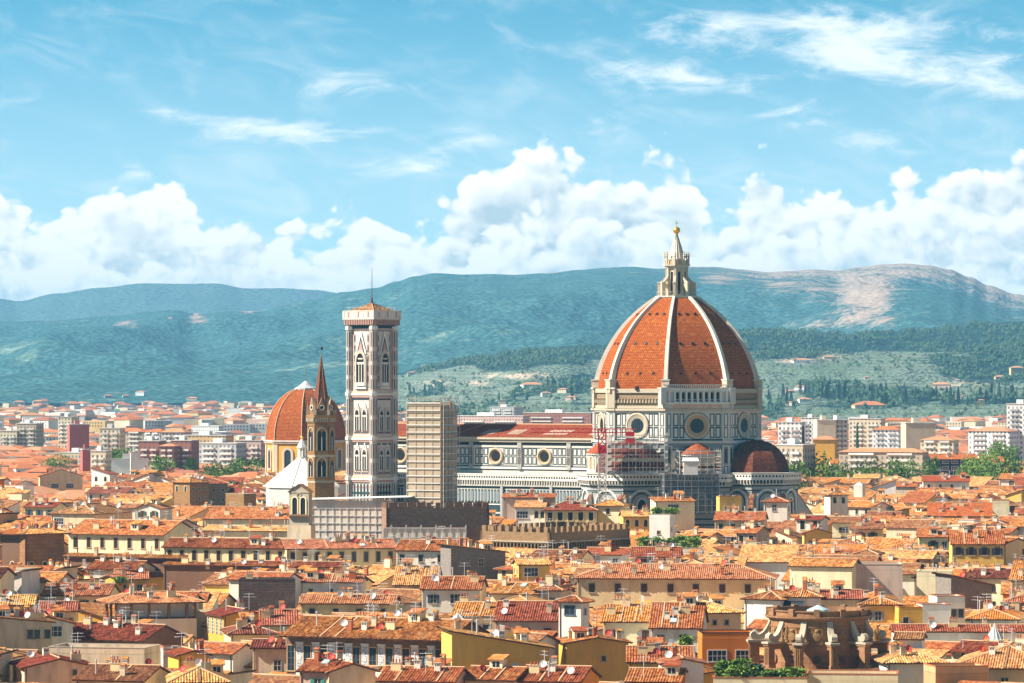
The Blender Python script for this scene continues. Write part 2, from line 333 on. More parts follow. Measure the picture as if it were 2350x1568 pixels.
def hillmat(key, forest, forest2, field, rock, sc, bump=1.0):
    def fn(t, b):
        at = t.new('ShaderNodeAttribute', attribute_name='cover'); c = t.new('ShaderNodeSeparateColor'); t.l.new(at.outputs['Color'], c.inputs[0])
        n1 = t.noise(pos(t), 1/(sc*.6), 3, .6); n2 = t.noise(pos(t), 1/(sc*4), 5, .65); n3 = t.noise(pos(t, 1, 1, 1), 1/(sc*14), 4, .6)
        v = t.new('ShaderNodeTexVoronoi'); t.put(v.inputs['Vector'], pos(t)); v.inputs['Scale'].default_value = 1/(sc*.5)
        fo = t.mix(t.math('ADD', t.math('MULTIPLY', t.ss(n2, .35, .65), .6), t.math('MULTIPLY', n1, .4)), rgb(forest), rgb(forest2))
        fo = t.mix(t.ss(v.outputs['Distance'], .25, .7, 0, .6), fo, rgb([q*.3 for q in forest]))
        w = t.new('ShaderNodeTexWave', wave_type='BANDS', bands_direction='Z'); t.put(w.inputs['Vector'], pos(t)); w.inputs['Scale'].default_value = .05; w.inputs['Distortion'].default_value = 6; w.inputs['Detail'].default_value = 3; w.inputs['Detail Scale'].default_value = .02
        fi = t.mix(t.ss(v.outputs['Distance'], .15, .55), rgb([q*.22 for q in field]), rgb(field))
        fi = t.mix(t.math('MULTIPLY', w.outputs['Fac'], .35), fi, rgb([q*1.5 for q in field]))
        fi = t.mix(t.ss(n3, .42, .6, 0, .5), fi, rgb((field[0]*.6, field[1]*.8, field[2]*.6)))
        mf = t.ss(t.math('ADD', c.outputs[0], t.math('MULTIPLY', t.math('SUBTRACT', n2, .5), .9)), .45, .58)
        col = t.mix(mf, fi, fo)
        mr = t.ss(t.math('ADD', c.outputs[1], t.math('MULTIPLY', t.math('SUBTRACT', t.math('ADD', t.math('MULTIPLY', n2, .55), t.math('MULTIPLY', n1, .45)), .5), 3.0)), .26, .74)
        col = t.mix(mr, col, t.mix(n1, rgb(rock), rgb([q*.75 for q in rock])))
        t.put(b.inputs['Base Color'], col); b.inputs['Roughness'].default_value = 1; b.inputs['Specular IOR Level'].default_value = 0
        bp = t.new('ShaderNodeBump'); bp.inputs['Strength'].default_value = .85; bp.inputs['Distance'].default_value = sc*.5*bump
        t.put(bp.inputs['Height'], t.math('ADD', t.math('MULTIPLY', n2, 1.2), t.math('SUBTRACT', 1.0, v.outputs['Distance']))); t.l.new(bp.outputs[0], b.inputs['Normal'])
    material(key, fn)
hillmat('mountain', (.034, .105, .115), (.080, .190, .185), (.17, .25, .21), (.44, .33, .27), 42, .4)  # blue of the distant haze is mixed into the cover colours
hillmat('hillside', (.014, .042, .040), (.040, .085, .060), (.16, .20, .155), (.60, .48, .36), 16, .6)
hillmat('farhill', (.09, .17, .19), (.12, .20, .21), (.14, .2, .2), (.3, .26, .2), 60, .25)  # pale haze is painted into the far range's own colours

HILLS = {}
def hill(name, prof, y0, y1, z0, mat, amp, nsc, cover, nu=420, nv=70, shape=.8, seed=0.0, base=None):
    """a range of hills: its crest follows prof (photo units) at distance y1, its foot is at y0"""
    U0, U1 = -700, 3050
    vs, cols = [], []
    def surf(u, t):
        yb = y0 if base is None else lerp_pts(base, u)
        if t <= 1: Y = yb+(y1-yb)*t
        else: Y = y1+(t-1)*(y1-y0)*1.2
        X = (u-UC)/F*Y
        zc = PZ(lerp_pts(prof, u), y1)
        if t <= 1: zz = z0+(zc-z0)*(t**shape)
        else: zz = zc-(zc-z0)*min(1.0, (t-1)*1.1)
        k = max(0.0, min(1.0, t*3))*(1-.94*max(0.0, 1-abs(t-1)*5))
        p = Vector((X/nsc, Y/nsc*.55, seed))
        n = noise.fractal(p, 1.0, 2.1, 6) - .55*abs(noise.noise(p*.8+Vector((7, 3, 1))))*2
        return X, Y, zz+min(n, .08)*amp*k
    for j in range(nv+14):
        t = j/nv
        for i in range(nu+1):
            u = U0+(U1-U0)*i/nu
            X, Y, Z = surf(u, t); vs.append((X, Y, Z))
            c = cover(u, V0-F*(Z-H)/Y, t, X, Y); cols.extend((c[0], c[1], 0, 1))
    fs = [(j*(nu+1)+i, j*(nu+1)+i+1, (j+1)*(nu+1)+i+1, (j+1)*(nu+1)+i) for j in range(nv+13) for i in range(nu)]
    me = bpy.data.meshes.new(name); me.from_pydata(vs, [], fs); me.materials.append(MATS[mat])
    a = me.color_attributes.new('cover', 'FLOAT_COLOR', 'POINT'); a.data.foreach_set('color', cols)
    me.polygons.foreach_set('use_smooth', [True]*len(fs)); me.update()
    o = bpy.data.objects.new(name, me); COL.objects.link(o); o['kind'] = 'structure'
    HILLS[name] = surf
    return o
def blobs(u, v, lst):
    m = 0.0
    for cu, cv, ru, rv, k in lst:
        d = ((u-cu)/ru)**2+((v-cv)/rv)**2
        if d < 4: m = max(m, k*math.exp(-d*.9))
    return m
# the far pale range at the left
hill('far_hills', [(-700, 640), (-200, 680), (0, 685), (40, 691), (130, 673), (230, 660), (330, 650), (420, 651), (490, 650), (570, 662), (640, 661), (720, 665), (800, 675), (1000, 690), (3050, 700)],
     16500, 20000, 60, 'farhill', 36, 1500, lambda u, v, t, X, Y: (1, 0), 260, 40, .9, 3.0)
# the broad mountain behind the city: scrub below, bare pale grass and rock along the top
MPROF = [(-700, 700), (-300, 728), (0, 737), (120, 733), (250, 724), (340, 716), (400, 712), (450, 721), (540, 715), (600, 714), (650, 701), (720, 687), (790, 669), (860, 660), (910, 645), (950, 634), (1000, 627), (1060, 629), (1120, 628), (1180, 630), (1250, 626),
         (1330, 617), (1390, 613), (1450, 612), (1510, 617), (1580, 613), (1640, 613), (1700, 619), (1760, 625), (1820, 622), (1870, 619), (1920, 622), (1970, 614), (2030, 607), (2080, 604), (2130, 607), (2180, 616), (2225, 633), (2270, 653), (2330, 672), (2420, 690), (2600, 700), (3050, 720)]
def mcover(u, v, t, X, Y):
    crest = lerp_pts(MPROF, u)
    n = noise.fractal(Vector((X/720, Y/1300, 2)), 1.0, 2, 4)
    right = max(0.0, min(1.0, (u-1250)/700))
    rock = max(0.0, 1-(v-crest)/max(5, 14+58*right+26*n))*(.16+.56*max(0, min(1, (u-1450)/350)))
    rock = max(rock, blobs(u, v, [(1985, 668, 85, 50, .95), (1985, 722, 75, 34, .75), (1860, 660, 90, 26, .6), (1900, 745, 70, 18, .5), (1800, 650, 60, 18, .6), (2230, 648, 40, 14, .6), (570, 715, 24, 5, .8), (450, 727, 20, 4, .7), (300, 745, 30, 9, .55), (460, 737, 30, 5, .6), (2080, 628, 80, 16, .8), (1650, 640, 60, 16, .6)]))
    rock *= 1-blobs(u, v, [(2140, 690, 60, 36, 1.0), (2060, 690, 22, 22, .5)])
    forest = .72+.16*n-.2*blobs(u, v, [(60, 800, 160, 30, 1), (300, 800, 120, 30, .8), (700, 860, 120, 30, .6), (180, 905, 200, 18, .9), (30, 895, 30, 25, 1.5)])+blobs(u, v, [(300, 850, 160, 35, .4), (100, 885, 120, 25, .5), (700, 905, 150, 18, .4)])
    return forest, rock
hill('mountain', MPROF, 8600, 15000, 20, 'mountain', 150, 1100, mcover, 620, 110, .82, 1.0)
# the nearer slopes: dark woods on the crest, terraces of olives below
NPROF = [(-700, 1000), (700, 975), (800, 930), (860, 896), (915, 855), (960, 842), (1010, 834), (1070, 822), (1110, 817), (1180, 805), (1240, 799), (1310, 792), (1390, 789), (1480, 782), (1600, 770), (1700, 754), (1760, 751), (1840, 757), (1920, 766), (1960, 768), (2020, 762), (2100, 757), (2180, 749), (2260, 742), (2350, 737), (2600, 720), (3050, 700)]
def ncover(u, v, t, X, Y):
    crest = lerp_pts(NPROF, u)
    n = noise.fractal(Vector((X/240, Y/420, 5)), 1.0, 2, 4)
    f = .36+.42*n
    depth = lerp_pts([(700, 0), (915, 6), (1080, 14), (1110, 42), (1280, 50), (1390, 30), (1700, 62), (1850, 60), (2000, 40), (2150, 60), (2350, 110)], u)
    f = max(f, 1.15-(v-crest)/max(depth, 1)*.55+.3*n)
    f = max(f, blobs(u, v, [(1330, 880, 50, 26, .95), (1930, 905, 110, 16, .95), (1850, 885, 60, 12, .9), (2250, 860, 130, 26, .9), (2300, 920, 120, 14, .8), (1180, 858, 60, 8, .6), (1000, 905, 40, 10, .7), (1350, 925, 90, 8, .7), (1790, 930, 60, 9, .7), (2120, 905, 60, 10, .6)])+.3*n)
    f -= blobs(u, v, [(1150, 870, 90, 14, .7), (1260, 850, 60, 16, .6), (2010, 852, 110, 22, .9), (1820, 860, 60, 25, .6), (2180, 890, 60, 14, .6), (2050, 815, 60, 8, .7)])
    rock = blobs(u, v, [(1180, 863, 80, 7, .85), (1100, 880, 40, 8, .6), (1830, 828, 50, 7, .7), (1900, 820, 50, 6, .7), (2180, 880, 60, 10, .5), (1000, 880, 60, 9, .45), (2250, 880, 40, 6, .5)])
    return f, rock
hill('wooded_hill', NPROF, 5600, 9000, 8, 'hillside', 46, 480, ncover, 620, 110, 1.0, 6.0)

# the air between here and the hills
def fn(t, b):
    t.n.remove(b)
    v = t.new('ShaderNodeVolumePrincipled'); v.inputs['Color'].default_value = (.27, .66, 1.0, 1); v.inputs['Density'].default_value = HAZE; v.inputs['Anisotropy'].default_value = 0.0
    t.l.new(v.outputs[0], t.n['Material Output'].inputs['Volume'])
HAZE = 4.0e-5
material('haze', fn)
def build_haze():
    hz = MB(); hz.box(-26000, -60, -6, 26000, 23500, 610, 'haze')
    hz.build('haze', kind='stuff')
# ------------------------------------------------------------------ pattern helpers for marble fronts
def frame_on(mb, O, ex, ez, n, x0, z0, x1, z1, w, m, pr=.05):
    """a rectangular band (four strips) lying pr proud of the plane O + x*ex + z*ez with outward normal n"""
    for a, b, c, d in ((x0, z0, x1, z0+w), (x0, z1-w, x1, z1), (x0, z0+w, x0+w, z1-w), (x1-w, z0+w, x1, z1-w)):
        rect_on(mb, O, ex, ez, n, a, b, c, d, m, pr)
def rect_on(mb, O, ex, ez, n, x0, z0, x1, z1, m, pr=.05, thick=None):
    if thick is None:
        mb.face([O+ex*x+ez*z+n*pr for x, z in ((x0, z0), (x1, z0), (x1, z1), (x0, z1))], m)
    else:
        mb.obox(O+ex*x0+ez*z0+n*(pr-thick), ex*(x1-x0), n*thick, ez*(z1-z0), m)
def disc_on(mb, O, ex, ez, n, cx, cz, prof, seg, m, a0=0, a1=2*pi):
    """rings on a wall: prof = list of (radius, proud)"""
    vs = []
    for r, p in prof:
        for i in range(seg+1):
            a = a0+(a1-a0)*i/seg; vs.append(O+ex*(cx+r*cos(a))+ez*(cz+r*sin(a))+n*p)
    k = seg+1
    mb.mesh(vs, [(j*k+i, j*k+i+1, (j+1)*k+i+1, (j+1)*k+i) for j in range(len(prof)-1) for i in range(seg)], m)
def arch_on(mb, O, ex, ez, n, cx, z0, w, h, m, pr=.06, pointed=True, seg=8):
    """a filled arched opening"""
    pts = [(cx-w/2, z0), (cx+w/2, z0)]; sp = z0+h-(w*.75 if pointed else w/2)
    for i in range(seg+1):
        a = pi*i/seg; x = cos(a)*w/2; y = sin(a)*w/2*(1.5 if pointed else 1)
        pts.append((cx+x, sp+y))
    mb.face([O+ex*x+ez*z+n*pr for x, z in pts], m)
def archring_on(mb, O, ex, ez, n, cx, z0, w, h, t, m, pr=.12, pointed=True, seg=10):
    sp = z0+h-(w*.75 if pointed else w/2); k = 1.5 if pointed else 1
    prev = None
    path = [(cx+w/2, z0, 1, 0)]+[(cx+cos(pi*i/seg)*w/2, sp+sin(pi*i/seg)*w/2*k, cos(pi*i/seg), sin(pi*i/seg)) for i in range(seg+1)]+[(cx-w/2, z0, -1, 0)]
    for x, z, dx, dz in path:
        cur = (O+ex*x+ez*z, O+ex*(x+dx*t)+ez*(z+dz*t))
        if prev:
            mb.face([prev[0]+n*pr, prev[1]+n*pr, cur[1]+n*pr, cur[0]+n*pr], m); mb.face([prev[1]+n*pr, prev[1], cur[1], cur[1]+n*pr], m); mb.face([prev[0], prev[0]+n*pr, cur[0]+n*pr, cur[0]], m)
        prev = cur
ZUP = Vector((0, 0, 1))
DC = Vector((PX(1553, 1253), 1253, 0)); D0 = -7.6-2.4                # dome centre; direction of a corner, degrees from the viewer
def pdir(deg): a = radians(deg); return Vector((sin(a), -cos(a), 0))
def ptan(deg): a = radians(deg); return Vector((cos(a), sin(a), 0))

# ------------------------------------------------------------------ the cathedral
duomo = thing('cathedral', 'marble cathedral with huge octagonal red tiled dome, white ribs and tall lantern', 'cathedral', tuple(DC))
def octpt(R, k, z): a = radians(D0+45*k); return Vector((R*sin(a), -R*cos(a), z))
CC, RR, ZB, ZT = 4.8, 26.4, 61.6, 90.8
DPROF = [(0, 25.7), (4.7, 24.9), (9.3, 23.35), (13.9, 21.1), (19.1, 17.65), (23.3, 13.9), (26.9, 9.7), (29.2, 6.4)]
import numpy as np
DFIT = np.polyfit([p[0] for p in DPROF], [p[1] for p in DPROF], 4)
def dome_r(z): return float(np.polyval(DFIT, max(0.0, min(29.3, z-ZB))))
# each of the eight sails of the dome, with its small round openings
def fn(t, b):
    uv = t.new('ShaderNodeUVMap', uv_map='UVMap').outputs[0]; sp = t.new('ShaderNodeSeparateXYZ'); t.l.new(uv, sp.inputs[0])
    br = t.new('ShaderNodeTexBrick'); t.put(br.inputs['Vector'], uv); br.inputs['Scale'].default_value = 1; br.inputs['Brick Width'].default_value = .75; br.inputs['Row Height'].default_value = .55; br.inputs['Mortar Size'].default_value = .09; br.inputs['Bias'].default_value = -.1
    br.inputs['Color1'].default_value = (.40, .088, .010, 1); br.inputs['Color2'].default_value = (.52, .150, .018, 1); br.inputs['Mortar'].default_value = (.15, .026, .006, 1)
    n = t.noise(pos(t), .22, 6, .7); n2 = t.noise(t.xyz(t.math('MULTIPLY', sp.outputs[0], 1.6), t.math('MULTIPLY', sp.outputs[1], .06), 0.0), 1.0, 4, .6)
    wn = t.new('ShaderNodeTexWhiteNoise', noise_dimensions='3D'); t.l.new(t.xyz(t.math('FLOOR', t.math('DIVIDE', sp.outputs[0], .75)), t.math('FLOOR', t.math('DIVIDE', sp.outputs[1], .55)), 0.0), wn.inputs[0])
    col = t.mix(t.ss(wn.outputs[0], .72, 1.0, 0, .45), br.outputs[0], (.36, .07, .018, 1))
    col = t.mix(t.ss(wn.outputs[0], .22, .0, 0, .3), col, (.66, .24, .06, 1))
    col = t.mix(t.ss(n, .5, .75, 0, .55), col, (.36, .075, .02, 1)); col = t.mix(t.ss(n2, .55, .8, 0, .45), col, (.20, .05, .025, 1))
    t.put(b.inputs['Base Color'], col); b.inputs['Roughness'].default_value = .9
    bp = t.new('ShaderNodeBump'); bp.inputs['Strength'].default_value = .7; bp.inputs['Distance'].default_value = .12; t.put(bp.inputs['Height'], t.math('ADD', br.outputs['Fac'], t.math('MULTIPLY', wn.outputs[0], -.6))); bp.invert = True; t.l.new(bp.outputs[0], b.inputs['Normal'])
material('dometile', fn)
NZ = 26
for k in range(8):
    mb = MB(); hole = MB()
    zs = [ZB+(ZT-ZB)*j/NZ for j in range(NZ+1)]; arc = 0.0
    for j in range(NZ):
        z0, z1 = zs[j], zs[j+1]; r0, r1 = dome_r(z0), dome_r(z1); ds = sqrt((r1-r0)**2+(z1-z0)**2)
        A, B, C, D = octpt(r0, k, z0), octpt(r0, k+1, z0), octpt(r1, k+1, z1), octpt(r1, k, z1)
        w0, w1 = (B-A).length, (C-D).length
        mb.face([A, B, C, D], 'dometile', [(-w0/2, arc), (w0/2, arc), (w1/2, arc+ds), (-w1/2, arc+ds)]); arc += ds
    sail = mb.build('dome_sail', duomo)
    nd = pdir(D0+45*k+22.5); ex = ptan(D0+45*k+22.5)
    for zz in (66.2, 75.6, 85.0):
        r = dome_r(zz)*cos(pi/8); sl_ = (dome_r(zz+.5)-dome_r(zz-.5))*cos(pi/8)
        nn = (nd*1.0+ZUP*(-sl_)).normalized(); up = (ZUP+nd*sl_).normalized()
        for q in (-1, 0, 1):
            wd = dome_r(zz)*sin(pi/8)*.5
            o_ = MB(); O = nd*r+ZUP*zz+ex*(q*wd)
            o_.obox(O-ex*.34-nn*.2, ex*.68, up*.6, nn*.45, 'dark')
            o_.obox(O-ex*.42-nn*.2+up*.61, ex*.84, up*.12, nn*.6, 'tile_brown'); o_.build('dome_opening', sail)
# eight white ribs
for k in range(8):
    mb = MB(); rad = pdir(D0+45*k); tg = ptan(D0+45*k)
    for j in range(NZ):
        z0, z1 = zs[j], zs[j+1]; r0, r1 = dome_r(z0), dome_r(z1)
        w0, w1 = .80-.30*j/NZ, .80-.30*(j+1)/NZ; h0, h1 = 1.2-.5*j/NZ, 1.2-.5*(j+1)/NZ
        a = [rad*(r0-.8)-tg*w0+ZUP*z0, rad*(r0+h0)-tg*w0*.8+ZUP*(z0+.3), rad*(r0+h0)+tg*w0*.8+ZUP*(z0+.3), rad*(r0-.8)+tg*w0+ZUP*z0]
        b = [rad*(r1-.8)-tg*w1+ZUP*z1, rad*(r1+h1)-tg*w1*.8+ZUP*(z1+.3), rad*(r1+h1)+tg*w1*.8+ZUP*(z1+.3), rad*(r1-.8)+tg*w1+ZUP*z1]
        mb.mesh(a+b, [(0, 1, 5, 4), (1, 2, 6, 5), (2, 3, 7, 6)], 'rib')
    mb.obox(rad*(RR-1.6)-tg*1.2+ZUP*(ZB-1.2), tg*2.4, rad*2.6, ZUP*3.9, 'marblewarm'); mb.obox(rad*(RR-1.7)-tg*1.4+ZUP*(ZB+2.7), tg*2.8, rad*2.9, ZUP*.4, 'marble')
    mb.build('dome_rib', duomo)
# lantern
lan = MB()
def ngon(R, n, off=0.0): return [(R*sin(radians(D0+off)+2*pi*i/n), -R*cos(radians(D0+off)+2*pi*i/n)) for i in range(n)]
lan.prism(ngon(6.7, 8), 89.9, 90.9, 'marblewarm'); lan.prism(ngon(6.9, 8), 90.9, 91.3, 'marble')
lan.prism(ngon(3.2, 8), 91.3, 100.4, 'marblewarm')
lantern = lan.build('lantern', duomo)
rl = MB()
for i in range(8):
    a, b = octpt(6.6, i, 91.3), octpt(6.6, i+1, 91.3)
    rl.tube(a+ZUP*1.2, b+ZUP*1.2, .06, .06, 4, 'metal')
    for q in range(5): p = a.lerp(b, q/5); rl.tube(p, p+ZUP*1.2, .05, .05, 4, 'metal')
rl.build('railing', lantern)
for i in range(8):
    nd, ex = pdir(D0+45*i+22.5), ptan(D0+45*i+22.5); O = nd*3.2*cos(pi/8)
    mb = MB(); arch_on(mb, O, ex, ZUP, nd, 0, 91.9, .95, 7.2, 'dark', .05, False); archring_on(mb, O, ex, ZUP, nd, 0, 91.9, .95, 7.2, .22, 'marble', .12, False); mb.build('lantern_window', lantern)
for i in range(8):
    mb = MB(); rad, tg = pdir(D0+45*i), ptan(D0+45*i)
    # buttress pierced at the foot, with a scroll that rises to the body
    mb.obox(rad*4.9-tg*.42+ZUP*91.3, tg*.84, rad*1.25, ZUP*4.1, 'marblewarm')
    mb.obox(rad*3.0-tg*.35+ZUP*93.9, tg*.70, rad*2.0, ZUP*1.3, 'marblewarm')
    mb.obox(rad*4.75-tg*.55+ZUP*95.4, tg*1.1, rad*1.55, ZUP*.35, 'marble')
    prev = None
    for q in range(9):
        tt = q/8; r = 5.9-2.6*tt; z = 95.7+2.6*(tt**1.8)
        cur = (rad*r+ZUP*z)
        if prev is not None: mb.mesh([prev-tg*.32, prev+tg*.32, cur+tg*.32, cur-tg*.32, prev-tg*.32-ZUP*.9, prev+tg*.32-ZUP*.9, cur+tg*.32-ZUP*.9, cur-tg*.32-ZUP*.9], [(0, 1, 2, 3), (0, 3, 7, 4), (1, 5, 6, 2), (7, 6, 5, 4)], 'marblewarm')
        prev = cur
    mb.obox(rad*2.9-tg*.35+ZUP*91.3, tg*.7, rad*.75, ZUP*9, 'marblewarm')
    mb.build('lantern_buttress', lantern)
cr = MB(); cr.prism(ngon(3.9, 8), 100.4, 100.9, 'marble'); cr.prism(ngon(4.4, 8), 100.9, 101.3, 'marblewarm')
cr.prism(ngon(3.5, 8), 101.3, 103.0, 'marblewarm')
for i in range(8):
    a = octpt(3.85, i, 101.3); cr.tube(a, a+ZUP*2.6, .32, .28, 8, 'marblewarm'); cr.lathe([(.42, 103.9), (.42, 104.1), (.2, 104.3), (.36, 104.7), (.12, 105.0), (.22, 105.3), (.02, 105.6)], 8, 'marblewarm', (a.x, a.y))
    nd, ex = pdir(D0+45*i+22.5), ptan(D0+45*i+22.5)
    archring_on(cr, nd*3.5*cos(pi/8), ex, ZUP, nd, 0, 101.4, 1.4, 1.5, .35, 'marble', .5, False); arch_on(cr, nd*3.5*cos(pi/8), ex, ZUP, nd, 0, 101.4, 1.2, 1.4, 'sand', .3, False)
cr.build('lantern_crown', lantern)
co = MB()
co.lathe([(2.75, 103.0), (2.35, 104.4), (1.5, 107.2), (.75, 109.6), (.45, 110.4)], 16, 'marble')
for i in range(16):
    a = 2*pi*i/16; co.tube((2.75*cos(a), 2.75*sin(a), 103.0), (.6*cos(a), .6*sin(a), 110.1), .14, .07, 5, 'marblewarm')
co.build('lantern_spire', lantern)
ca = MB(); ca.lathe([(.85, 109.3), (.55, 110.3), (.42, 110.9), (.3, 111.0)], 12, 'bronze'); ca.build('spire_cap', lantern)
ba = MB(); ba.lathe([(.35, 110.9), (.5, 111.1), (.3, 111.3)], 12, 'gold'); ba.lathe([(1.13*sin(pi*i/12)+.001, 112.3-1.13*cos(pi*i/12)) for i in range(13)], 20, 'gold'); ba.build('golden_ball', lantern, True)
cx = MB(); cx.box(-.09, -.09, 113.4, .09, .09, 115.4, 'gold'); cx.obox(ptan(D0+20)*-.65+ZUP*114.5-pdir(D0+20)*.09, ptan(D0+20)*1.3, pdir(D0+20)*.18, ZUP*.18, 'gold'); cx.build('cross', lantern)

# drum
RD = 27.0; AP = cos(pi/8)
core = MB(); core.prism(ngon(26.2, 8), 30, ZB+.1, 'roughbrown'); drum = core.build('drum', duomo)
for k in range(8):
    ang = D0+45*k+22.5; nd, ex = pdir(ang), ptan(ang); O = nd*(26.6*AP); hw = 26.6*sin(pi/8)
    mb = MB()
    rect_on(mb, O, ex, ZUP, nd, -hw, 44.6, hw, 54.6, 'marble', 0)
    rect_on(mb, O, ex, ZUP, nd, -hw-.6, 43.9, hw+.6, 44.6, 'marblegrey', .7, 1.2); rect_on(mb, O, ex, ZUP, nd, -hw-.6, 44.65, hw+.6, 45.4, 'marble', 1.0, 1.6); rect_on(mb, O, ex, ZUP, nd, -hw, 45.45, hw, 45.9, 'marblegreen', .25, .3)
    rect_on(mb, O, ex, ZUP, nd, -hw, 54.3, hw, 54.75, 'marble', .5, .8); rect_on(mb, O, ex, ZUP, nd, -hw-.5, 54.8, hw+.5, 55.4, 'marblewarm', .9, 1.4)
    # panels each side of the round window, two rows
    for zz0, zz1 in ((46.3, 49.6), (50.0, 53.9)):
        for sgn in (-1, 1):
            for x0, x1 in ((4.15, 5.65), (6.0, 7.7)):
                a, b = sorted((sgn*x0, sgn*x1)); frame_on(mb, O, ex, ZUP, nd, a, zz0, b, zz1, .3, 'marblegreen', .05); rect_on(mb, O, ex, ZUP, nd, a+.5, zz0+.45, b-.5, zz1-.45, 'marblepale', .06)
    rect_on(mb, O, ex, ZUP, nd, -hw, 49.62, -4, 49.74, 'marblegreen', .04); rect_on(mb, O, ex, ZUP, nd, 4, 49.62, hw, 49.74, 'marblegreen', .04)
    face = mb.build('drum_face', drum)
    oc = MB(); disc_on(oc, O, ex, ZUP, nd, 0, 50.1, [(4.1, .06), (4.1, .35), (3.6, .5), (3.4, .35)], 40, 'marblewarm'); disc_on(oc, O, ex, ZUP, nd, 0, 50.1, [(3.4, .35), (2.25, .09)], 40, 'sand' if k == 0 else 'stone')
    disc_on(oc, O, ex, ZUP, nd, 0, 50.1, [(4.35, .05), (4.1, .05)], 40, 'marblegreen'); disc_on(oc, O, ex, ZUP, nd, 0, 50.1, [(2.3, .1), (.001, .1)], 32, 'glass')
    for q in range(-2, 3): oc.obox(O+ex*(q*.75-.04)+ZUP*(50.1-sqrt(max(0, 2.1**2-(q*.75)**2)))+nd*.1, ex*.08, nd*.06, ZUP*2*sqrt(max(0, 2.1**2-(q*.75)**2)), 'dark')
    oc.build('round_window', drum)
    # band above: an arcaded gallery on one side, bare rough masonry on the others
    up = MB()
    if k == 0:
        Og = nd*(26.6*AP+.1); L = hw+1.0
        rect_on(up, Og, ex, ZUP, nd, -L, 55.5, L, 56.9, 'pink', .5, 1.0); rect_on(up, Og, ex, ZUP, nd, -L-.3, 56.9, L+.3, 57.5, 'marblepale', 1.6, 2.2)
        rect_on(up, Og, ex, ZUP, nd, -L-.3, 61.4, L+.3, 61.9, 'marblepale', 1.5, 2.2)
        rect_on(up, Og, ex, ZUP, nd, -L, 57.5, L, 61.4, 'marble', .1, .2)
        n_ = 12
        for i in range(n_+1):
            x = -L+2*L*i/n_; up.obox(Og+ex*(x-.24)+ZUP*57.5+nd*.2, ex*.48, nd*1.2, ZUP*3.9, 'marblepale')
        for i in range(n_):
            x = -L+2*L*(i+.5)/n_; arch_on(up, Og, ex, ZUP, nd, x, 57.9, 1.05, 2.7, 'dark', .14, False); archring_on(up, Og, ex, ZUP, nd, x, 57.9, 1.12, 2.9, .18, 'marblepale', 1.2, False)
            rect_on(up, Og, ex, ZUP, nd, x-.7, 60.9, x+.7, 61.4, 'marblepale', 1.2, .3); rect_on(up, Og, ex, ZUP, nd, x-.6, 58.3, x+.6, 58.42, 'marblepale', 1.25, .1)
        for i in range(36): x = -L+2*L*(i+.5)/36; up.obox(Og+ex*(x-.1)+ZUP*61.9+nd*1.0, ex*.2, nd*.2, ZUP*.9, 'marblepale')
        rect_on(up, Og, ex, ZUP, nd, -L-.2, 62.8, L+.2, 63.05, 'marblepale', 1.35, .5)
        for sx in (-1, 1): up.obox(Og+ex*(sx*L-.9)+ZUP*56.9, ex*1.8, nd*1.75, ZUP*5.2, 'marble')
        up.build('gallery', drum)
    else:
        rect_on(up, O, ex, ZUP, nd, -hw, 55.5, hw, 61.5, 'roughbrown', -.3); rect_on(up, O, ex, ZUP, nd, -hw, 60.4, hw, 61.7, 'stone', .25, .6); rect_on(up, O, ex, ZUP, nd, -hw, 55.5, hw, 56.4, 'stone', .2, .6)
        for i in range(17): x = -hw+1.2+(2*hw-2.4)*i/16; up.obox(O+ex*(x-.2)+ZUP*57.2-nd*.3, ex*.4, nd*.9, ZUP*.9, 'stone'); up.obox(O+ex*(x-.2)+ZUP*58.1-nd*.3, ex*.4, nd*.5, ZUP*.5, 'roughbrown')
        if k == 7: up.obox(O+ex*-.5+ZUP*61.2, ex*1.0, nd*.7, ZUP*1.3, 'dark')
        up.build('rough_band', drum)
for k in range(8):                                                     # corner pilasters
    mb = MB()
    for sgn in (-1, 1):
        ang = D0+45*k+22.5*sgn; nd, ex = pdir(ang), ptan(ang); O = nd*(26.6*AP); hw = 26.6*sin(pi/8)
        a, b = (-hw-.25, -hw+2.1) if sgn > 0 else (hw-2.1, hw+.25)
        rect_on(mb, O, ex, ZUP, nd, a, 32, b, 61.4, 'marble' if True else 'stone', .55, .8)
        for z0, z1 in ((33, 37.5), (38, 43.4), (46.4, 49.6), (50, 53.9)): frame_on(mb, O, ex, ZUP, nd, a+.55, z0, b-.5, z1, .2, 'marblegreen', .6); rect_on(mb, O, ex, ZUP, nd, a+.85, z0+.4, b-.8, z1-.4, 'marblegreen' if z0 > 37 and z0 < 46 else 'marblepale', .61)
        rect_on(mb, O, ex, ZUP, nd, a-.15, 55.6, b+.15, 61.6, 'stone' if k not in (0, 1) else 'marble', .75, .8)
        rect_on(mb, O, ex, ZUP, nd, a-.3, 61.6, b+.3, 62.1, 'marble', 1.1, 1.3); rect_on(mb, O, ex, ZUP, nd, a-.3, 54.8, b+.3, 55.4, 'marblewarm', 1.15, 1.4); rect_on(mb, O, ex, ZUP, nd, a-.2, 44.65, b+.2, 45.4, 'marble', 1.2, 1.4)
    mb.build('drum_pilaster', drum)
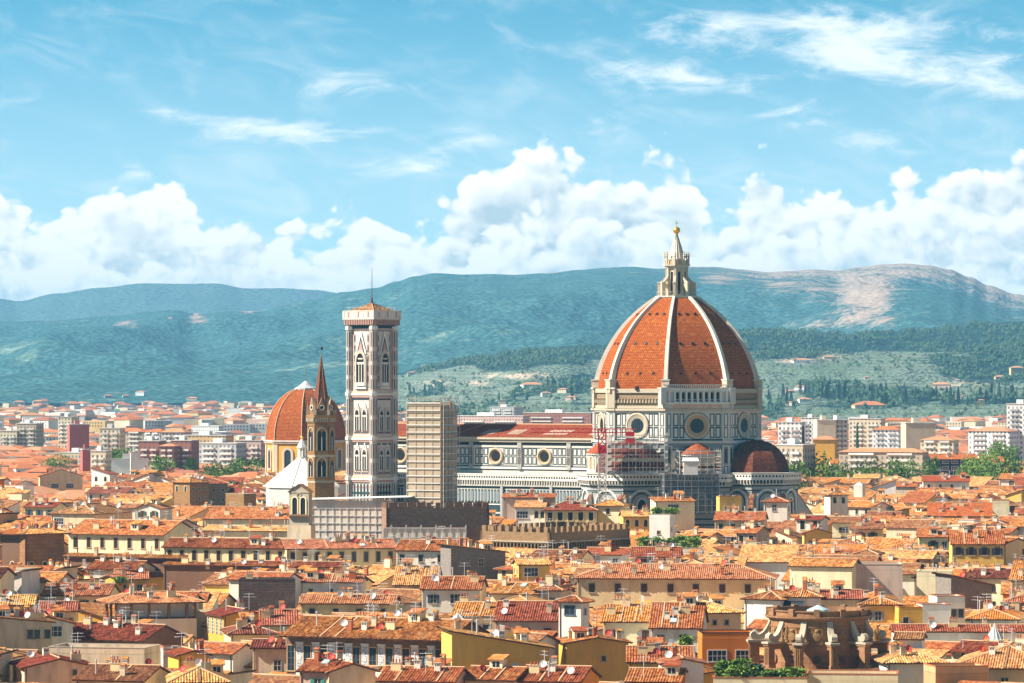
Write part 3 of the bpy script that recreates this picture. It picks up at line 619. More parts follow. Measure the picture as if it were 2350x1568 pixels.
# lower octagon under the drum: dark striped marble
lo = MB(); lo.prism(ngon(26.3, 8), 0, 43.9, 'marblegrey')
for k in range(8):
    ang = D0+45*k+22.5; nd, ex = pdir(ang), ptan(ang); O = nd*(26.3*AP); hw = 26.3*sin(pi/8)
    for i in range(7): x = -hw+2.6+i*(2*hw-5.2)/6; frame_on(lo, O, ex, ZUP, nd, x-1.1, 36, x+1.1, 42.8, .25, 'marblegreen', .06); rect_on(lo, O, ex, ZUP, nd, x-.6, 36.6, x+.6, 42.2, 'marblegreen' if i % 2 else 'marble', .05)
lo.build('lower_octagon', duomo)

# tribunes and small apses around the drum
def striped(mb, O, ex, nd, x0, x1, z0, z1, step=.9):
    i = 0; z = z0
    while z < z1:
        if i % 2 == 0: rect_on(mb, O, ex, ZUP, nd, x0, z, x1, min(z+step*.55, z1), 'marblegreen', .05)
        elif i % 4 == 1: rect_on(mb, O, ex, ZUP, nd, x0, z+.1, x1, min(z+step*.6, z1), 'marblepink', .05)
        z += step; i += 1
def polywalls(mb, pts, z0, z1, m):
    for a, b in zip(pts, pts[1:]+pts[:1]): mb.face([(a[0], a[1], z0), (b[0], b[1], z0), (b[0], b[1], z1), (a[0], a[1], z1)], m)
def cornice(mb, poly, c, z0, arches=True):
    """gallery of little arches under a pierced parapet round a polygon"""
    n = len(poly); C0 = Vector((c[0], c[1], 0))
    grow = lambda k: [tuple((C0+(Vector((p[0], p[1], 0))-C0)*k).to_2d()) for p in poly]
    mb.prism(grow(1.02), z0, z0+.5, 'marblegreen'); mb.prism(grow(1.035), z0+.5, z0+.9, 'marble'); mb.prism(grow(1.09), z0+2.0, z0+2.4, 'marblepale')
    mb.prism(grow(1.02), z0+.9, z0+2.0, 'marblegreen')
    G = grow(1.085)
    mb.prism(G, z0+2.4, z0+4.0, 'marblepale'); mb.prism(grow(1.10), z0+4.0, z0+4.25, 'marble')
    for a, b in zip(G, G[1:]+G[:1]):
        A, B = Vector((a[0], a[1], 0)), Vector((b[0], b[1], 0)); e = B-A; L = e.length; e.normalize(); nd = Vector((e.y, -e.x, 0))
        if nd.dot(A+B-C0*2) < 0: nd = -nd
        k = max(3, int(L/1.0))
        for i in range(k):
            x = L*(i+.5)/k
            mb.obox(A+e*(x-.14)+ZUP*(z0+.9)-nd*.75, e*.28, nd*.75, ZUP*1.15, 'marble'); disc_on(mb, A, e, ZUP, nd, x, z0+3.2, [(.33, .03), (.001, .03)], 8, 'dark')
def tribune(name, deg, dist, R, zc, n, off, dome_h, domeR, mat, sc=True):
    c = pdir(deg)*dist
    poly = [(c.x+R*sin(radians(deg+off)+2*pi*i/n), c.y-R*cos(radians(deg+off)+2*pi*i/n)) for i in range(n)]
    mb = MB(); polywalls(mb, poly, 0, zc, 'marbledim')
    cornice(mb, poly, (c.x, c.y), zc-3.2)
    for i in range(n):
        A, B = Vector((*poly[i], 0)), Vector((*poly[(i+1) % n], 0)); e = (B-A); L = e.length; e.normalize(); nd = Vector((e.y, -e.x, 0))
        if nd.dot(A+B-c*2) < 0: nd = -nd
        rect_on(mb, A, e, ZUP, nd, 0, zc-4.6, L, zc-4.2, 'marblegreen', .05); striped(mb, A, e, nd, 0, L, 12, 22.5)
        frame_on(mb, A, e, ZUP, nd, .5, 24.0, L-.5, zc-4.8, .25, 'marblegreen', .05)
        archring_on(mb, A, e, ZUP, nd, L/2, 23.5, L*.62, 6.4, .55, 'marblepale', .35, False, 14); archring_on(mb, A, e, ZUP, nd, L/2, 23.5, L*.62-1.4, 5.5, .3, 'marblegreen', .1, False, 12)
        arch_on(mb, A, e, ZUP, nd, L/2, 16, L*.22, 11.5, 'dark', .08); archring_on(mb, A, e, ZUP, nd, L/2, 16, L*.22, 11.5, .4, 'marblepale', .3)
    tr = mb.build(name, duomo)
    d = MB(); k = 10; prev = None
    for j in range(k+1):
        a = pi/2*j/k; r, z = domeR*cos(a), zc+.6+dome_h*sin(a)
        ring = [Vector((c.x+r*sin(radians(deg+off)+2*pi*i/n), c.y-r*cos(radians(deg+off)+2*pi*i/n), z)) for i in range(n)]
        if prev:
            for i in range(n):
                q = (prev[i], prev[(i+1) % n], ring[(i+1) % n], ring[i]); w0 = (q[1]-q[0]).length; w1 = (q[2]-q[3]).length; s0 = domeR*1.4*(j-1)/k; s1 = domeR*1.4*j/k
                d.face(q, mat, [(-w0/2, s0), (w0/2, s0), (w1/2, s1), (-w1/2, s1)])
        prev = ring
    d.lathe([(.8, zc+dome_h+.3), (.6, zc+dome_h+1.2), (.15, zc+dome_h+1.6)], 8, 'marble', (c.x, c.y))
    d.build('tribune_dome', tr)
    if sc:
        for i in range(n):                                              # raking buttresses
            rad = Vector((poly[i][0], poly[i][1], 0))-c; rad.normalize(); tg = Vector((-rad.y, rad.x, 0)); P = c+rad*(R-.5)
            b = MB(); b.mesh([P-tg*.6+ZUP*0, P+rad*8.5-tg*.6, P+rad*8.5-tg*.6+ZUP*17, P-tg*.6+ZUP*(zc-5.0), P+tg*.6, P+rad*8.5+tg*.6, P+rad*8.5+tg*.6+ZUP*17, P+tg*.6+ZUP*(zc-5.0)],
                             [(0, 1, 2, 3), (7, 6, 5, 4), (1, 5, 6, 2)], 'marble'); b.face([P+rad*8.7-tg*.75+ZUP*17.05, P+rad*8.7+tg*.75+ZUP*17.05, P+tg*.75+ZUP*(zc-4.9), P-tg*.75+ZUP*(zc-4.9)], 'tile_brown', [(0, 0), (1.5, 0), (1.5, 14), (0, 14)])
            for sgn in (-1, 1):
                for q in range(6): zz = 11+q*1.5; b.face([P+tg*.63*sgn+ZUP*zz, P+rad*(8.0-max(0, (zz-16)*.8))+tg*.63*sgn+ZUP*zz, P+rad*(8.0-max(0, (zz-15.4)*.8))+tg*.63*sgn+ZUP*(zz+.6), P+tg*.63*sgn+ZUP*(zz+.6)], 'marblegreen')
            b.build('raking_buttress', tr)
    return tr, c
material_trib = 'dometile'
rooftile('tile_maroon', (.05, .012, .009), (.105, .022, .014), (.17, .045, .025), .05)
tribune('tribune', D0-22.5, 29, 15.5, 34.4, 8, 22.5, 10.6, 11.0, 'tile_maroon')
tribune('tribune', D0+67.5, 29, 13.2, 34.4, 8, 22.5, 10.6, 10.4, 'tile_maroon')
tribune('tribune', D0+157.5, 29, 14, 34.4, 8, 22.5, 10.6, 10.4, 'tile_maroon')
for deg in (D0+22.5, D0-67.5, D0+112.5):
    c = pdir(deg)*23.5; mb = MB(); R = 5.4
    mb.lathe([(R, 0), (R, 35), (R+.5, 35.2), (R+.5, 35.8), (R, 36), (R, 40.6), (R+.7, 40.8), (R+.7, 41.4)], 20, 'marble', (c.x, c.y))
    for i in range(10):
        a = 2*pi*i/10; rad = Vector((cos(a), sin(a), 0)); tg = Vector((-sin(a), cos(a), 0)); O = c+rad*(R-.12)
        arch_on(mb, O, tg, ZUP, rad, 0, 36.2, 1.7, 3.9, 'sand', .16, False); archring_on(mb, O, tg, ZUP, rad, 0, 36.2, 1.7, 3.9, .3, 'marblepale', .4, False)
        P = c+Vector((cos(a+pi/10), sin(a+pi/10), 0))*(R+.1)
        for z_ in (0,): mb.tube(P+ZUP*36, P+ZUP*40.6, .22, .22, 6, 'marblepale')
    ap = mb.build('small_apse', duomo)
    cn = MB(); cn.lathe([(R+.9, 41.3), (R*.6, 43.6), (R*.28, 45.2), (.12, 46.0)], 20, 'tile_bright' if deg < D0-40 else 'tile_red', (c.x, c.y)); cn.build('conical_roof', ap)
# long low wall of the choir between tribunes (below the cornice line)
c = pdir(D0+22.5)*15
mb = MB(); poly = [(c.x+17*sin(radians(D0+22.5+a)), c.y-17*cos(radians(D0+22.5+a))) for a in (-70, -25, 25, 70, 180)]
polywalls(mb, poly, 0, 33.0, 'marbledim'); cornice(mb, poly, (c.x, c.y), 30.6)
for i in range(4):
    A, B = Vector((*poly[i], 0)), Vector((*poly[i+1], 0)); e = B-A; L = e.length; e.normalize(); nd = Vector((e.y, -e.x, 0))
    if i == 3: continue
    striped(mb, A, e, nd, 0, L, 10, 22.5)
    for q in range(3):
        x = L*(q+.5)/3; archring_on(mb, A, e, ZUP, nd, x, 22.8, L/3*.62, 5.6, .4, 'marblepale', .3, False); frame_on(mb, A, e, ZUP, nd, x-L/6+.2, 22.6, x+L/6-.2, 29.6, .2, 'marblegreen', .05); arch_on(mb, A, e, ZUP, nd, x, 23.0, L/3*.4, 4.4, 'marblegrey', .07, False)
mb.build('choir_wall', duomo)

# nave: clerestory with round windows, lean-to aisle, tiled roof
WD, SD = D0-112.5, D0-22.5
ea, eb = pdir(WD), pdir(SD)                                            # along the nave (away from the dome), towards the viewer
NL = 108
def npt(a, b, z): return ea*a+eb*b+ZUP*z
nv = MB()
ns = lambda a, b, z0, z1, m: nv.face([npt(a[0], a[1], z0), npt(b[0], b[1], z0), npt(b[0], b[1], z1), npt(a[0], a[1], z1)], m)
for b_ in (10.5, -10.5): ns((15, b_), (NL, b_), 0, 45.2, 'marble')
nv.face([npt(NL, -10.5, 0), npt(NL, 10.5, 0), npt(NL, 10.5, 45.2), npt(NL, 0, 49.6), npt(NL, -10.5, 45.2)], 'marblepale')
O, ex, nd = npt(15, 10.5, 0), ea, eb
LN = NL-15
R_ = lambda x0, z0, x1, z1, m, pr=.05, th=None: rect_on(nv, O, ex, ZUP, nd, x0, z0, x1, z1, m, pr, th)
R_(-3, 45.2, LN+.6, 46.0, 'marblewarm', 1.2, 1.8); R_(-3, 44.3, LN, 45.2, 'stone', .7, .9); R_(0, 43.3, LN, 44.3, 'dark', .3, .5); R_(0, 42.6, LN, 43.3, 'marble', .25, .4)
R_(0, 36.3, LN, 36.7, 'marblegreen', .1); R_(0, 35.6, LN, 36.3, 'marblepale', .35, .5); R_(0, 35.2, LN, 35.55, 'marblegreen', .1)
for i in range(5):
    a = 24.5-15+i*18.7
    for x0 in (a-8.2, a-6.5, a-4.8, a+3.1, a+4.8, a+6.5):
        for z0, z1 in ((37.1, 39.7), (39.95, 42.4)):
            frame_on(nv, O, ex, ZUP, nd, x0, z0, x0+1.5, z1, .27, 'marblegreen', .05); rect_on(nv, O, ex, ZUP, nd, x0+.42, z0+.42, x0+1.08, z1-.42, 'marblepale', .06)
    for s_ in (-1, 1):
        for x0 in (a+s_*9.35-.75,):
            rect_on(nv, O, ex, ZUP, nd, x0, 35.5, x0+1.5, 44.2, 'marblepale', .6, .7)
            for z0, z1 in ((37.2, 39.6), (40, 42.4)): frame_on(nv, O, ex, ZUP, nd, x0+.3, z0, x0+1.2, z1, .18, 'marblegreen', .65); rect_on(nv, O, ex, ZUP, nd, x0+.55, z0+.3, x0+.95, z1-.3, 'stone', .66)
    frame_on(nv, O, ex, ZUP, nd, a-3.0, 36.9, a+3.0, 42.5, .16, 'marblegreen', .045)
# aisle
simple('far_lead', (.30, .25, .22), .8)
Oa = npt(15, 21, 0)
A_ = lambda x0, z0, x1, z1, m, pr=.05, th=None: rect_on(nv, Oa, ex, ZUP, nd, x0, z0, x1, z1, m, pr, th)
ns((15, 21), (NL, 21), 0, 31.5, 'marble'); ns((NL, 21), (NL, 10), 0, 34, 'marblepale')
nv.face([npt(14, 21.3, 33.2), npt(NL, 21.3, 33.2), npt(NL, 10.4, 33.9), npt(14, 10.4, 33.9)], 'far_lead', [(0, 0), (94, 0), (94, 11), (0, 11)])
A_(-1, 33.9, LN, 34.3, 'marblepale', .75, 1.0); A_(-1, 32.5, LN, 33.9, 'marblepale', .65, .8); A_(-1, 32.1, LN, 32.5, 'marble', .8, 1.0); A_(0, 30.9, LN, 32.1, 'marblegreen', .12, .2); A_(0, 30.3, LN, 30.8, 'marble', .5, .6)
for i in range(int(LN/.95)):
    x = (i+.5)*.95; nv.obox(Oa+ex*(x-.16)+ZUP*30.8+nd*.1, ex*.32, nd*.6, ZUP*1.4, 'marble'); disc_on(nv, Oa, ex, ZUP, nd, x, 33.2, [(.34, .68), (.001, .68)], 8, 'dark')
A_(0, 29.5, LN, 30.1, 'marblegreen', .06); A_(0, 22.6, LN, 24.1, 'marblegreen', .06); A_(0, 20.4, LN, 21.4, 'marblegreen', .07); A_(0, 24.6, LN, 24.95, 'marblegreen', .06)
for i in range(int(LN/1.25)):
    x = i*1.25; A_(x, 25.0, x+.85, 29.2, 'marblegreen', .06); A_(x+.2, 25.5, x+.65, 28.7, 'marblegrey', .075)
A_(0, 24.2, LN, 24.6, 'marblepale', .3, .4)
striped(nv, Oa, ex, nd, 0, LN, 14, 24.0, 1.0)
for i in range(5):
    x = i*18.7+.3; nv.obox(Oa+ex*(x-.45), ex*.9, nd*.6, ZUP*31, 'marbledim')
nave = nv.build('nave', duomo)
for i in range(5):
    a = 24.5-15+i*18.7
    oc = MB(); disc_on(oc, O, ex, ZUP, nd, a, 39.7, [(2.75, .06), (2.75, .4), (2.35, .55), (2.2, .4)], 36, 'marblewarm'); disc_on(oc, O, ex, ZUP, nd, a, 39.7, [(2.2, .4), (1.75, .12)], 36, 'sand'); disc_on(oc, O, ex, ZUP, nd, a, 39.7, [(1.8, .13), (.001, .13)], 28, 'dark'); oc.build('round_window', nave)
rooftile('tile_nave', (.10, .018, .010), (.20, .032, .014), (.30, .065, .025), .08)
rf = MB()
for sg in (1, -1):
    rf.face([npt(12, sg*11.8, 45.95), npt(NL, sg*11.8, 45.95), npt(NL, 0, 50.0), npt(12, 0, 50.0)], 'tile_nave', [(0, 0), (96, 0), (96, 12.5), (0, 12.5)])
rf.tube(npt(12, 0, 50.0), npt(NL, 0, 50.0), .25, .25, 6, 'ridge')
for x in (42, 80): rf.tube(npt(x, 11.8, 46.1), npt(x-8, 0, 50.1), .09, .09, 5, 'ridge')
nroof = rf.build('nave_roof', duomo)
for x0, x1 in ((22, 28), (36, 45), (54, 59), (64, 69)):                 # pale repaired patches of tiles
    p = MB(); k = int((x1-x0)/.55)
    for i in range(k):
        x = x0+i*.55; p.face([npt(x, 9.6, 46.82), npt(x+.3, 9.6, 46.82), npt(x+.3-1.2, 5.2, 48.33), npt(x-1.2, 5.2, 48.33)], 'pink')
    p.build('roof_patch', nroof)
# ------------------------------------------------------------------ bell tower
def build_bell_tower():
    Y = 1283; t = thing('bell_tower', 'tall square marble bell tower with pink and green panels and flat red roof', 'bell tower', (PX(853.5, Y), Y, 0), radians(-39))
    h = 6.2; t.scale = (.835, .835, 1)
    b = MB(); b.box(-h, -h, 0, h, h, 82.3, 'marble'); shaft = b.build('shaft', t)
    X = Vector((1, 0, 0)); Yv = Vector((0, 1, 0))
    for ex, nd in ((X, -Yv), (Yv, X), (-X, Yv), (-Yv, -X)):
        O = nd*h; mb = MB()
        R_ = lambda x0, z0, x1, z1, m, pr=.05, th=None: rect_on(mb, O, ex, ZUP, nd, x0, z0, x1, z1, m, pr, th)
        F_ = lambda x0, z0, x1, z1, w, m, pr=.05: frame_on(mb, O, ex, ZUP, nd, x0, z0, x1, z1, w, m, pr)
        for z in (32.4, 45.5, 60.0): R_(-h-.5, z-.5, h+.5, z+.1, 'marblepale', .75, 1.0); R_(-h-.4, z-1.2, h+.4, z-.5, 'marblepink', .5, .6); R_(-h, z+.1, h, z+.8, 'marblewarm', .4, .5)
        R_(-h, 81.3, h, 82.3, 'marblegreen', .3, .4)
        for z0, z1 in ((33.6, 44.0), (46.8, 58.6)):
            zs = 35.2 if z0 < 40 else 48.0; zh = 6.6 if z0 < 40 else 6.8
            F_(-4.6, z0, 4.6, z1, .3, 'marblepink'); F_(-4.1, z0+.5, 4.1, z1-.5, .15, 'marblegreen', .07)
            R_(-4.0, z1-.6, 4.0, z1-.2, 'marblegreen', .08)
            for cx_ in (-1.9, 1.9):
                F_(cx_-1.75, z0+.8, cx_+1.75, zs+zh+.6, .22, 'marblepink', .09)
                mb.face([O+ex*(cx_-1.5)+ZUP*(zs+zh-1.0)+nd*.35, O+ex*(cx_+1.5)+ZUP*(zs+zh-1.0)+nd*.35, O+ex*cx_+ZUP*(zs+zh+2.6)+nd*.35], 'marblepale')
                mb.face([O+ex*(cx_-.9)+ZUP*(zs+zh-.8)+nd*.38, O+ex*(cx_+.9)+ZUP*(zs+zh-.8)+nd*.38, O+ex*cx_+ZUP*(zs+zh+1.4)+nd*.38], 'marblepink')
                for q in range(3): R_(cx_-1.5+q*1.1, z0+.1+.2, cx_-1.5+q*1.1+.7, z0+.75, 'marblegreen', .06)
        # top stage
        F_(-4.7, 61.2, 4.7, 81.0, .35, 'marblepink'); F_(-4.0, 61.9, 4.0, 80.6, .2, 'marblegreen', .07)
        for z in (63.5, 66.8, 70.1, 73.4, 76.7): 
            for sx in (-1, 1): a, c = sorted((sx*3.0, sx*3.9)); F_(a, z, c, z+2.7, .18, 'marblepink', .09); R_(a+.3, z+.4, c-.3, z+2.3, 'marblegreen', .09)
        for sx in (-1, 1): mb.obox(O+ex*(sx*2.75-.12)+ZUP*74.2+nd*.5, ex*.3*-sx*0+ex*.24, nd*.25, ZUP*.3, 'marblepale')
        mb.face([O+ex*-2.9+ZUP*73.0+nd*.45, O+ex*2.9+ZUP*73.0+nd*.45, O+ZUP*80.6+nd*.45], 'marblepale'); mb.face([O+ex*-2.1+ZUP*73.1+nd*.48, O+ex*2.1+ZUP*73.1+nd*.48, O+ZUP*78.9+nd*.48], 'marblegreen'); mb.face([O+ex*-1.5+ZUP*73.2+nd*.51, O+ex*1.5+ZUP*73.2+nd*.51, O+ZUP*77.5+nd*.51], 'marblepink')
        R_(-2.9, 61.6, 2.9, 62.2, 'marblepale', .8, .9)
        for z in range(9): R_(-4.5, 14+z*1.9, 4.5, 14.7+z*1.9, 'marblegreen' if z % 2 else 'marblepink', .06)
        for q in range(5): R_(-4.0+q*1.7, 22.5, -3.1+q*1.7, 30.6, 'marblegreen', .1)
        mb.build('marble_panelling', shaft)
        for zs, wdt, hgt in ((35.2, 1.35, 6.6), (48.0, 1.35, 6.8)):
            for cx_ in (-1.9, 1.9):
                w = MB(); arch_on(w, O, ex, ZUP, nd, cx_, zs, wdt*1.45, hgt, 'dark', .38); archring_on(w, O, ex, ZUP, nd, cx_, zs, wdt*1.45, hgt, .34, 'marblepale', .6); w.obox(O+ex*(cx_-.11)+ZUP*zs+nd*.4, ex*.22, nd*.2, ZUP*hgt*.68, 'marblepale'); w.obox(O+ex*(cx_-.9)+ZUP*(zs+hgt*.66)+nd*.4, ex*1.8, nd*.14, ZUP*.6, 'marble'); w.build('bell_window', shaft)
        w = MB(); arch_on(w, O, ex, ZUP, nd, 0, 62.6, 4.0, 10.6, 'dark', .53); archring_on(w, O, ex, ZUP, nd, 0, 62.6, 4.0, 10.6, .5, 'marblewarm', .95); archring_on(w, O, ex, ZUP, nd, 0, 62.6, 5.0, 11.3, .3, 'marblepale', .8)
        for q in (-.68, .68): w.obox(O+ex*(q-.14)+ZUP*62.6+nd*.55, ex*.28, nd*.3, ZUP*7.4, 'marblepale')
        w.obox(O+ex*-1.9+ZUP*69.6+nd*.55, ex*3.8, nd*.2, ZUP*.7, 'marble'); w.obox(O+ex*-1.2+ZUP*71.2+nd*.55, ex*2.4, nd*.2, ZUP*.45, 'marble'); w.obox(O+ex*-1.95+ZUP*62.6+nd*.55, ex*3.9, nd*.35, ZUP*1.1, 'marblepale'); w.build('great_window', shaft)
    for sx in (-1, 1):
        for sy in (-1, 1):
            p = MB(); c = (sx*h, sy*h); r = 1.45
            poly = [(c[0]+r*cos(pi/8+pi/4*i), c[1]+r*sin(pi/8+pi/4*i)) for i in range(8)]; p.prism(poly, 0, 82.3, 'marble')
            for z in (14, 32.4, 45.5, 60, 81.5): p.prism([(c[0]+(r+.35)*cos(pi/8+pi/4*i), c[1]+(r+.35)*sin(pi/8+pi/4*i)) for i in range(8)], z-.6, z+.5, 'marblepale')
            for i in range(8):
                A, B = Vector((*poly[i], 0)), Vector((*poly[(i+1) % 8], 0)); e = (B-A); L = e.length; e.normalize(); nd = Vector((e.y, -e.x, 0))
                for z0, z1 in ((15, 19), (19.5, 23.5), (24, 31), (33.2, 38), (38.5, 44.2), (46.3, 52), (52.5, 58.8), (61, 65.2), (65.6, 69.8), (70.2, 74.4), (74.8, 80.6)):
                    frame_on(p, A, e, ZUP, nd, .2, z0, L-.2, z1, .13, 'marblepink', .04); rect_on(p, A, e, ZUP, nd, L/2-.15, z0+.5, L/2+.15, z1-.5, 'marblegreen', .05)
            p.build('corner_buttress', t)
    c = MB()                                                              # projecting gallery on corbels
    c.box(-7.2, -7.2, 82.0, 7.2, 7.2, 82.4, 'marblegreen'); c.box(-8.2, -8.2, 84.2, 8.2, 8.2, 84.9, 'marble'); c.box(-6.9, -6.9, 82.4, 6.9, 6.9, 84.2, 'marblewarm')
    for ex, nd in ((X, -Yv), (Yv, X), (-X, Yv), (-Yv, -X)):
        for i in range(17):
            x = -7.2+14.4*i/16; c.obox(nd*6.9+ex*(x-.22)+ZUP*82.5, ex*.44, nd*1.2, ZUP*1.75, 'marblepink')
        c.obox(nd*7.85-ex*8.2+ZUP*84.9, ex*16.4, nd*.3, ZUP*1.9, 'marble'); c.obox(nd*7.8-ex*8.25+ZUP*86.8, ex*16.5, nd*.45, ZUP*.35, 'marble')
        for i in range(7): x = -7.6+15.2*i/6; c.obox(nd*8.1+ex*(x-.3)+ZUP*84.9, ex*.6, nd*.2, ZUP*1.9, 'marblepink' if i % 2 else 'marblepale')
    c.build('gallery', t)
    r = MB()
    P = [(-7.2, -7.2), (7.2, -7.2), (7.2, 7.2), (-7.2, 7.2)]
    for i in range(4): A, B = P[i], P[(i+1) % 4]; r.face([(A[0], A[1], 86.6), (B[0], B[1], 86.6), (0, 0, 89.6)], 'tile_brown', [(0, 0), (14, 0), (7, 8)]); r.tube((A[0], A[1], 86.7), (0, 0, 89.7), .16, .16, 5, 'ridge')
    roof = r.build('roof', t)
    m = MB(); m.tube((0, 0, 89), (0, 0, 91.5), .55, .3, 8, 'rust'); m.tube((0, 0, 91), (0, 0, 101), .15, .08, 6, 'rust'); m.build('mast', roof)
    f = MB()
    for A, B in zip(P, P[1:]+P[:1]): 
        A, B = Vector((*A, 0))*1.05, Vector((*B, 0))*1.05; f.tube(A+ZUP*88.2, B+ZUP*88.2, .05, .05, 4, 'metal')
        for q in range(7): p = A.lerp(B, q/6); f.tube(p+ZUP*87, p+ZUP*88.2, .05, .05, 4, 'metal')
    f.build('railing', roof)
build_bell_tower()

def netmat(key, c, a):
    m = bpy.data.materials.new(key); m.use_nodes = True; t = NT(m.node_tree); b = t.n['Principled BSDF']
    n = t.noise(pos(t), .35, 4, .6); t.put(b.inputs['Base Color'], t.mix(n, rgb(c), rgb([q*.62 for q in c]))); b.inputs['Roughness'].default_value = .9
    b.inputs['Alpha'].default_value = a; MATS[key] = m
netmat('net', (.62, .47, .33), .9); netmat('shadenet', (.10, .11, .14), .68); netmat('whitenet', (.84, .74, .63), .9)  # the darkest net carries the corner's shadow in its colour
def poles(mb, O, ex, nd, w, z0, z1, sx, sz, m='whiteframe', r=.07, d=0.0, brace=True):
    nx = max(1, round(w/sx)); nz = max(1, round((z1-z0)/sz))
    for i in range(nx+1): p = O+ex*(w*i/nx)+nd*d; mb.tube(p+ZUP*z0, p+ZUP*(z1+.8*(i % 2)), r, r, 4, m, False)
    for j in range(nz+1): z = z0+(z1-z0)*j/nz; mb.tube(O+nd*d+ZUP*z, O+ex*w+nd*d+ZUP*z, r, r, 4, m, False); mb.obox(O+nd*(d-.9)+ZUP*(z-.06), ex*w, nd*.8, ZUP*.1, 'wood')
def build_scaffold_tower():
    Y = 1075; ph = -25; t = thing('scaffolded_tower', 'square stone tower wrapped in beige netting and pale scaffold poles', 'tower', (PX(1011, Y), Y, 0), radians(ph))
    w = 10.2                                                             # near corner at the origin; front runs to -x, side runs to +y
    b = MB(); b.box(-w+.9, .9, 0, -.9, w-.9, 57.2, 'rubble')
    for i in range(4):
        for s_ in (0, 1): b.box(-w+.9+i*2.4, .9+s_*7.4, 57.2, -w+2.0+i*2.4, 1.9+s_*7.4, 58.4, 'rubble')
    b.build('stone_body', t)
    X, Yv = Vector((1, 0, 0)), Vector((0, 1, 0))
    n = MB(); n.face([(-w, .05, 28), (0, .05, 28), (0, .05, 58.2), (-w, .05, 58.2)], 'net'); n.build('netting', t)
    n = MB(); n.face([(-.05, 0, 28), (-.05, w, 28), (-.05, w, 57.4), (-.05, 0, 57.4)], 'net'); n.face([(-w+.05, 0, 28), (-w+.05, w, 28), (-w+.05, w, 57.4), (-w+.05, 0, 57.4)], 'net'); n.build('netting', t)
    for O, ex, nd in ((Vector((-w, 0, 0)), X, -Yv), (Vector((0, 0, 0)), Yv, X), (Vector((-w, w, 0)), X, Yv), (Vector((-w, 0, 0)), Yv, -X)):
        f = MB(); poles(f, O, ex, nd, w, 28, 59.3, 2.55, 2.0, 'stone', .06, .12)
        for j in range(16): f.obox(O+nd*.2+ZUP*(28+j*2.0-.1), ex*w, nd*.05, ZUP*.24, 'whiteframe')
        f.build('scaffold_frame', t)
    f = MB(); poles(f, Vector((.9, 0, 0)), Yv, X, w, 28, 58.8, 2.04, 2.4, 'whiteframe', .06, 0); f.build('scaffold_frame', t)
build_scaffold_tower()

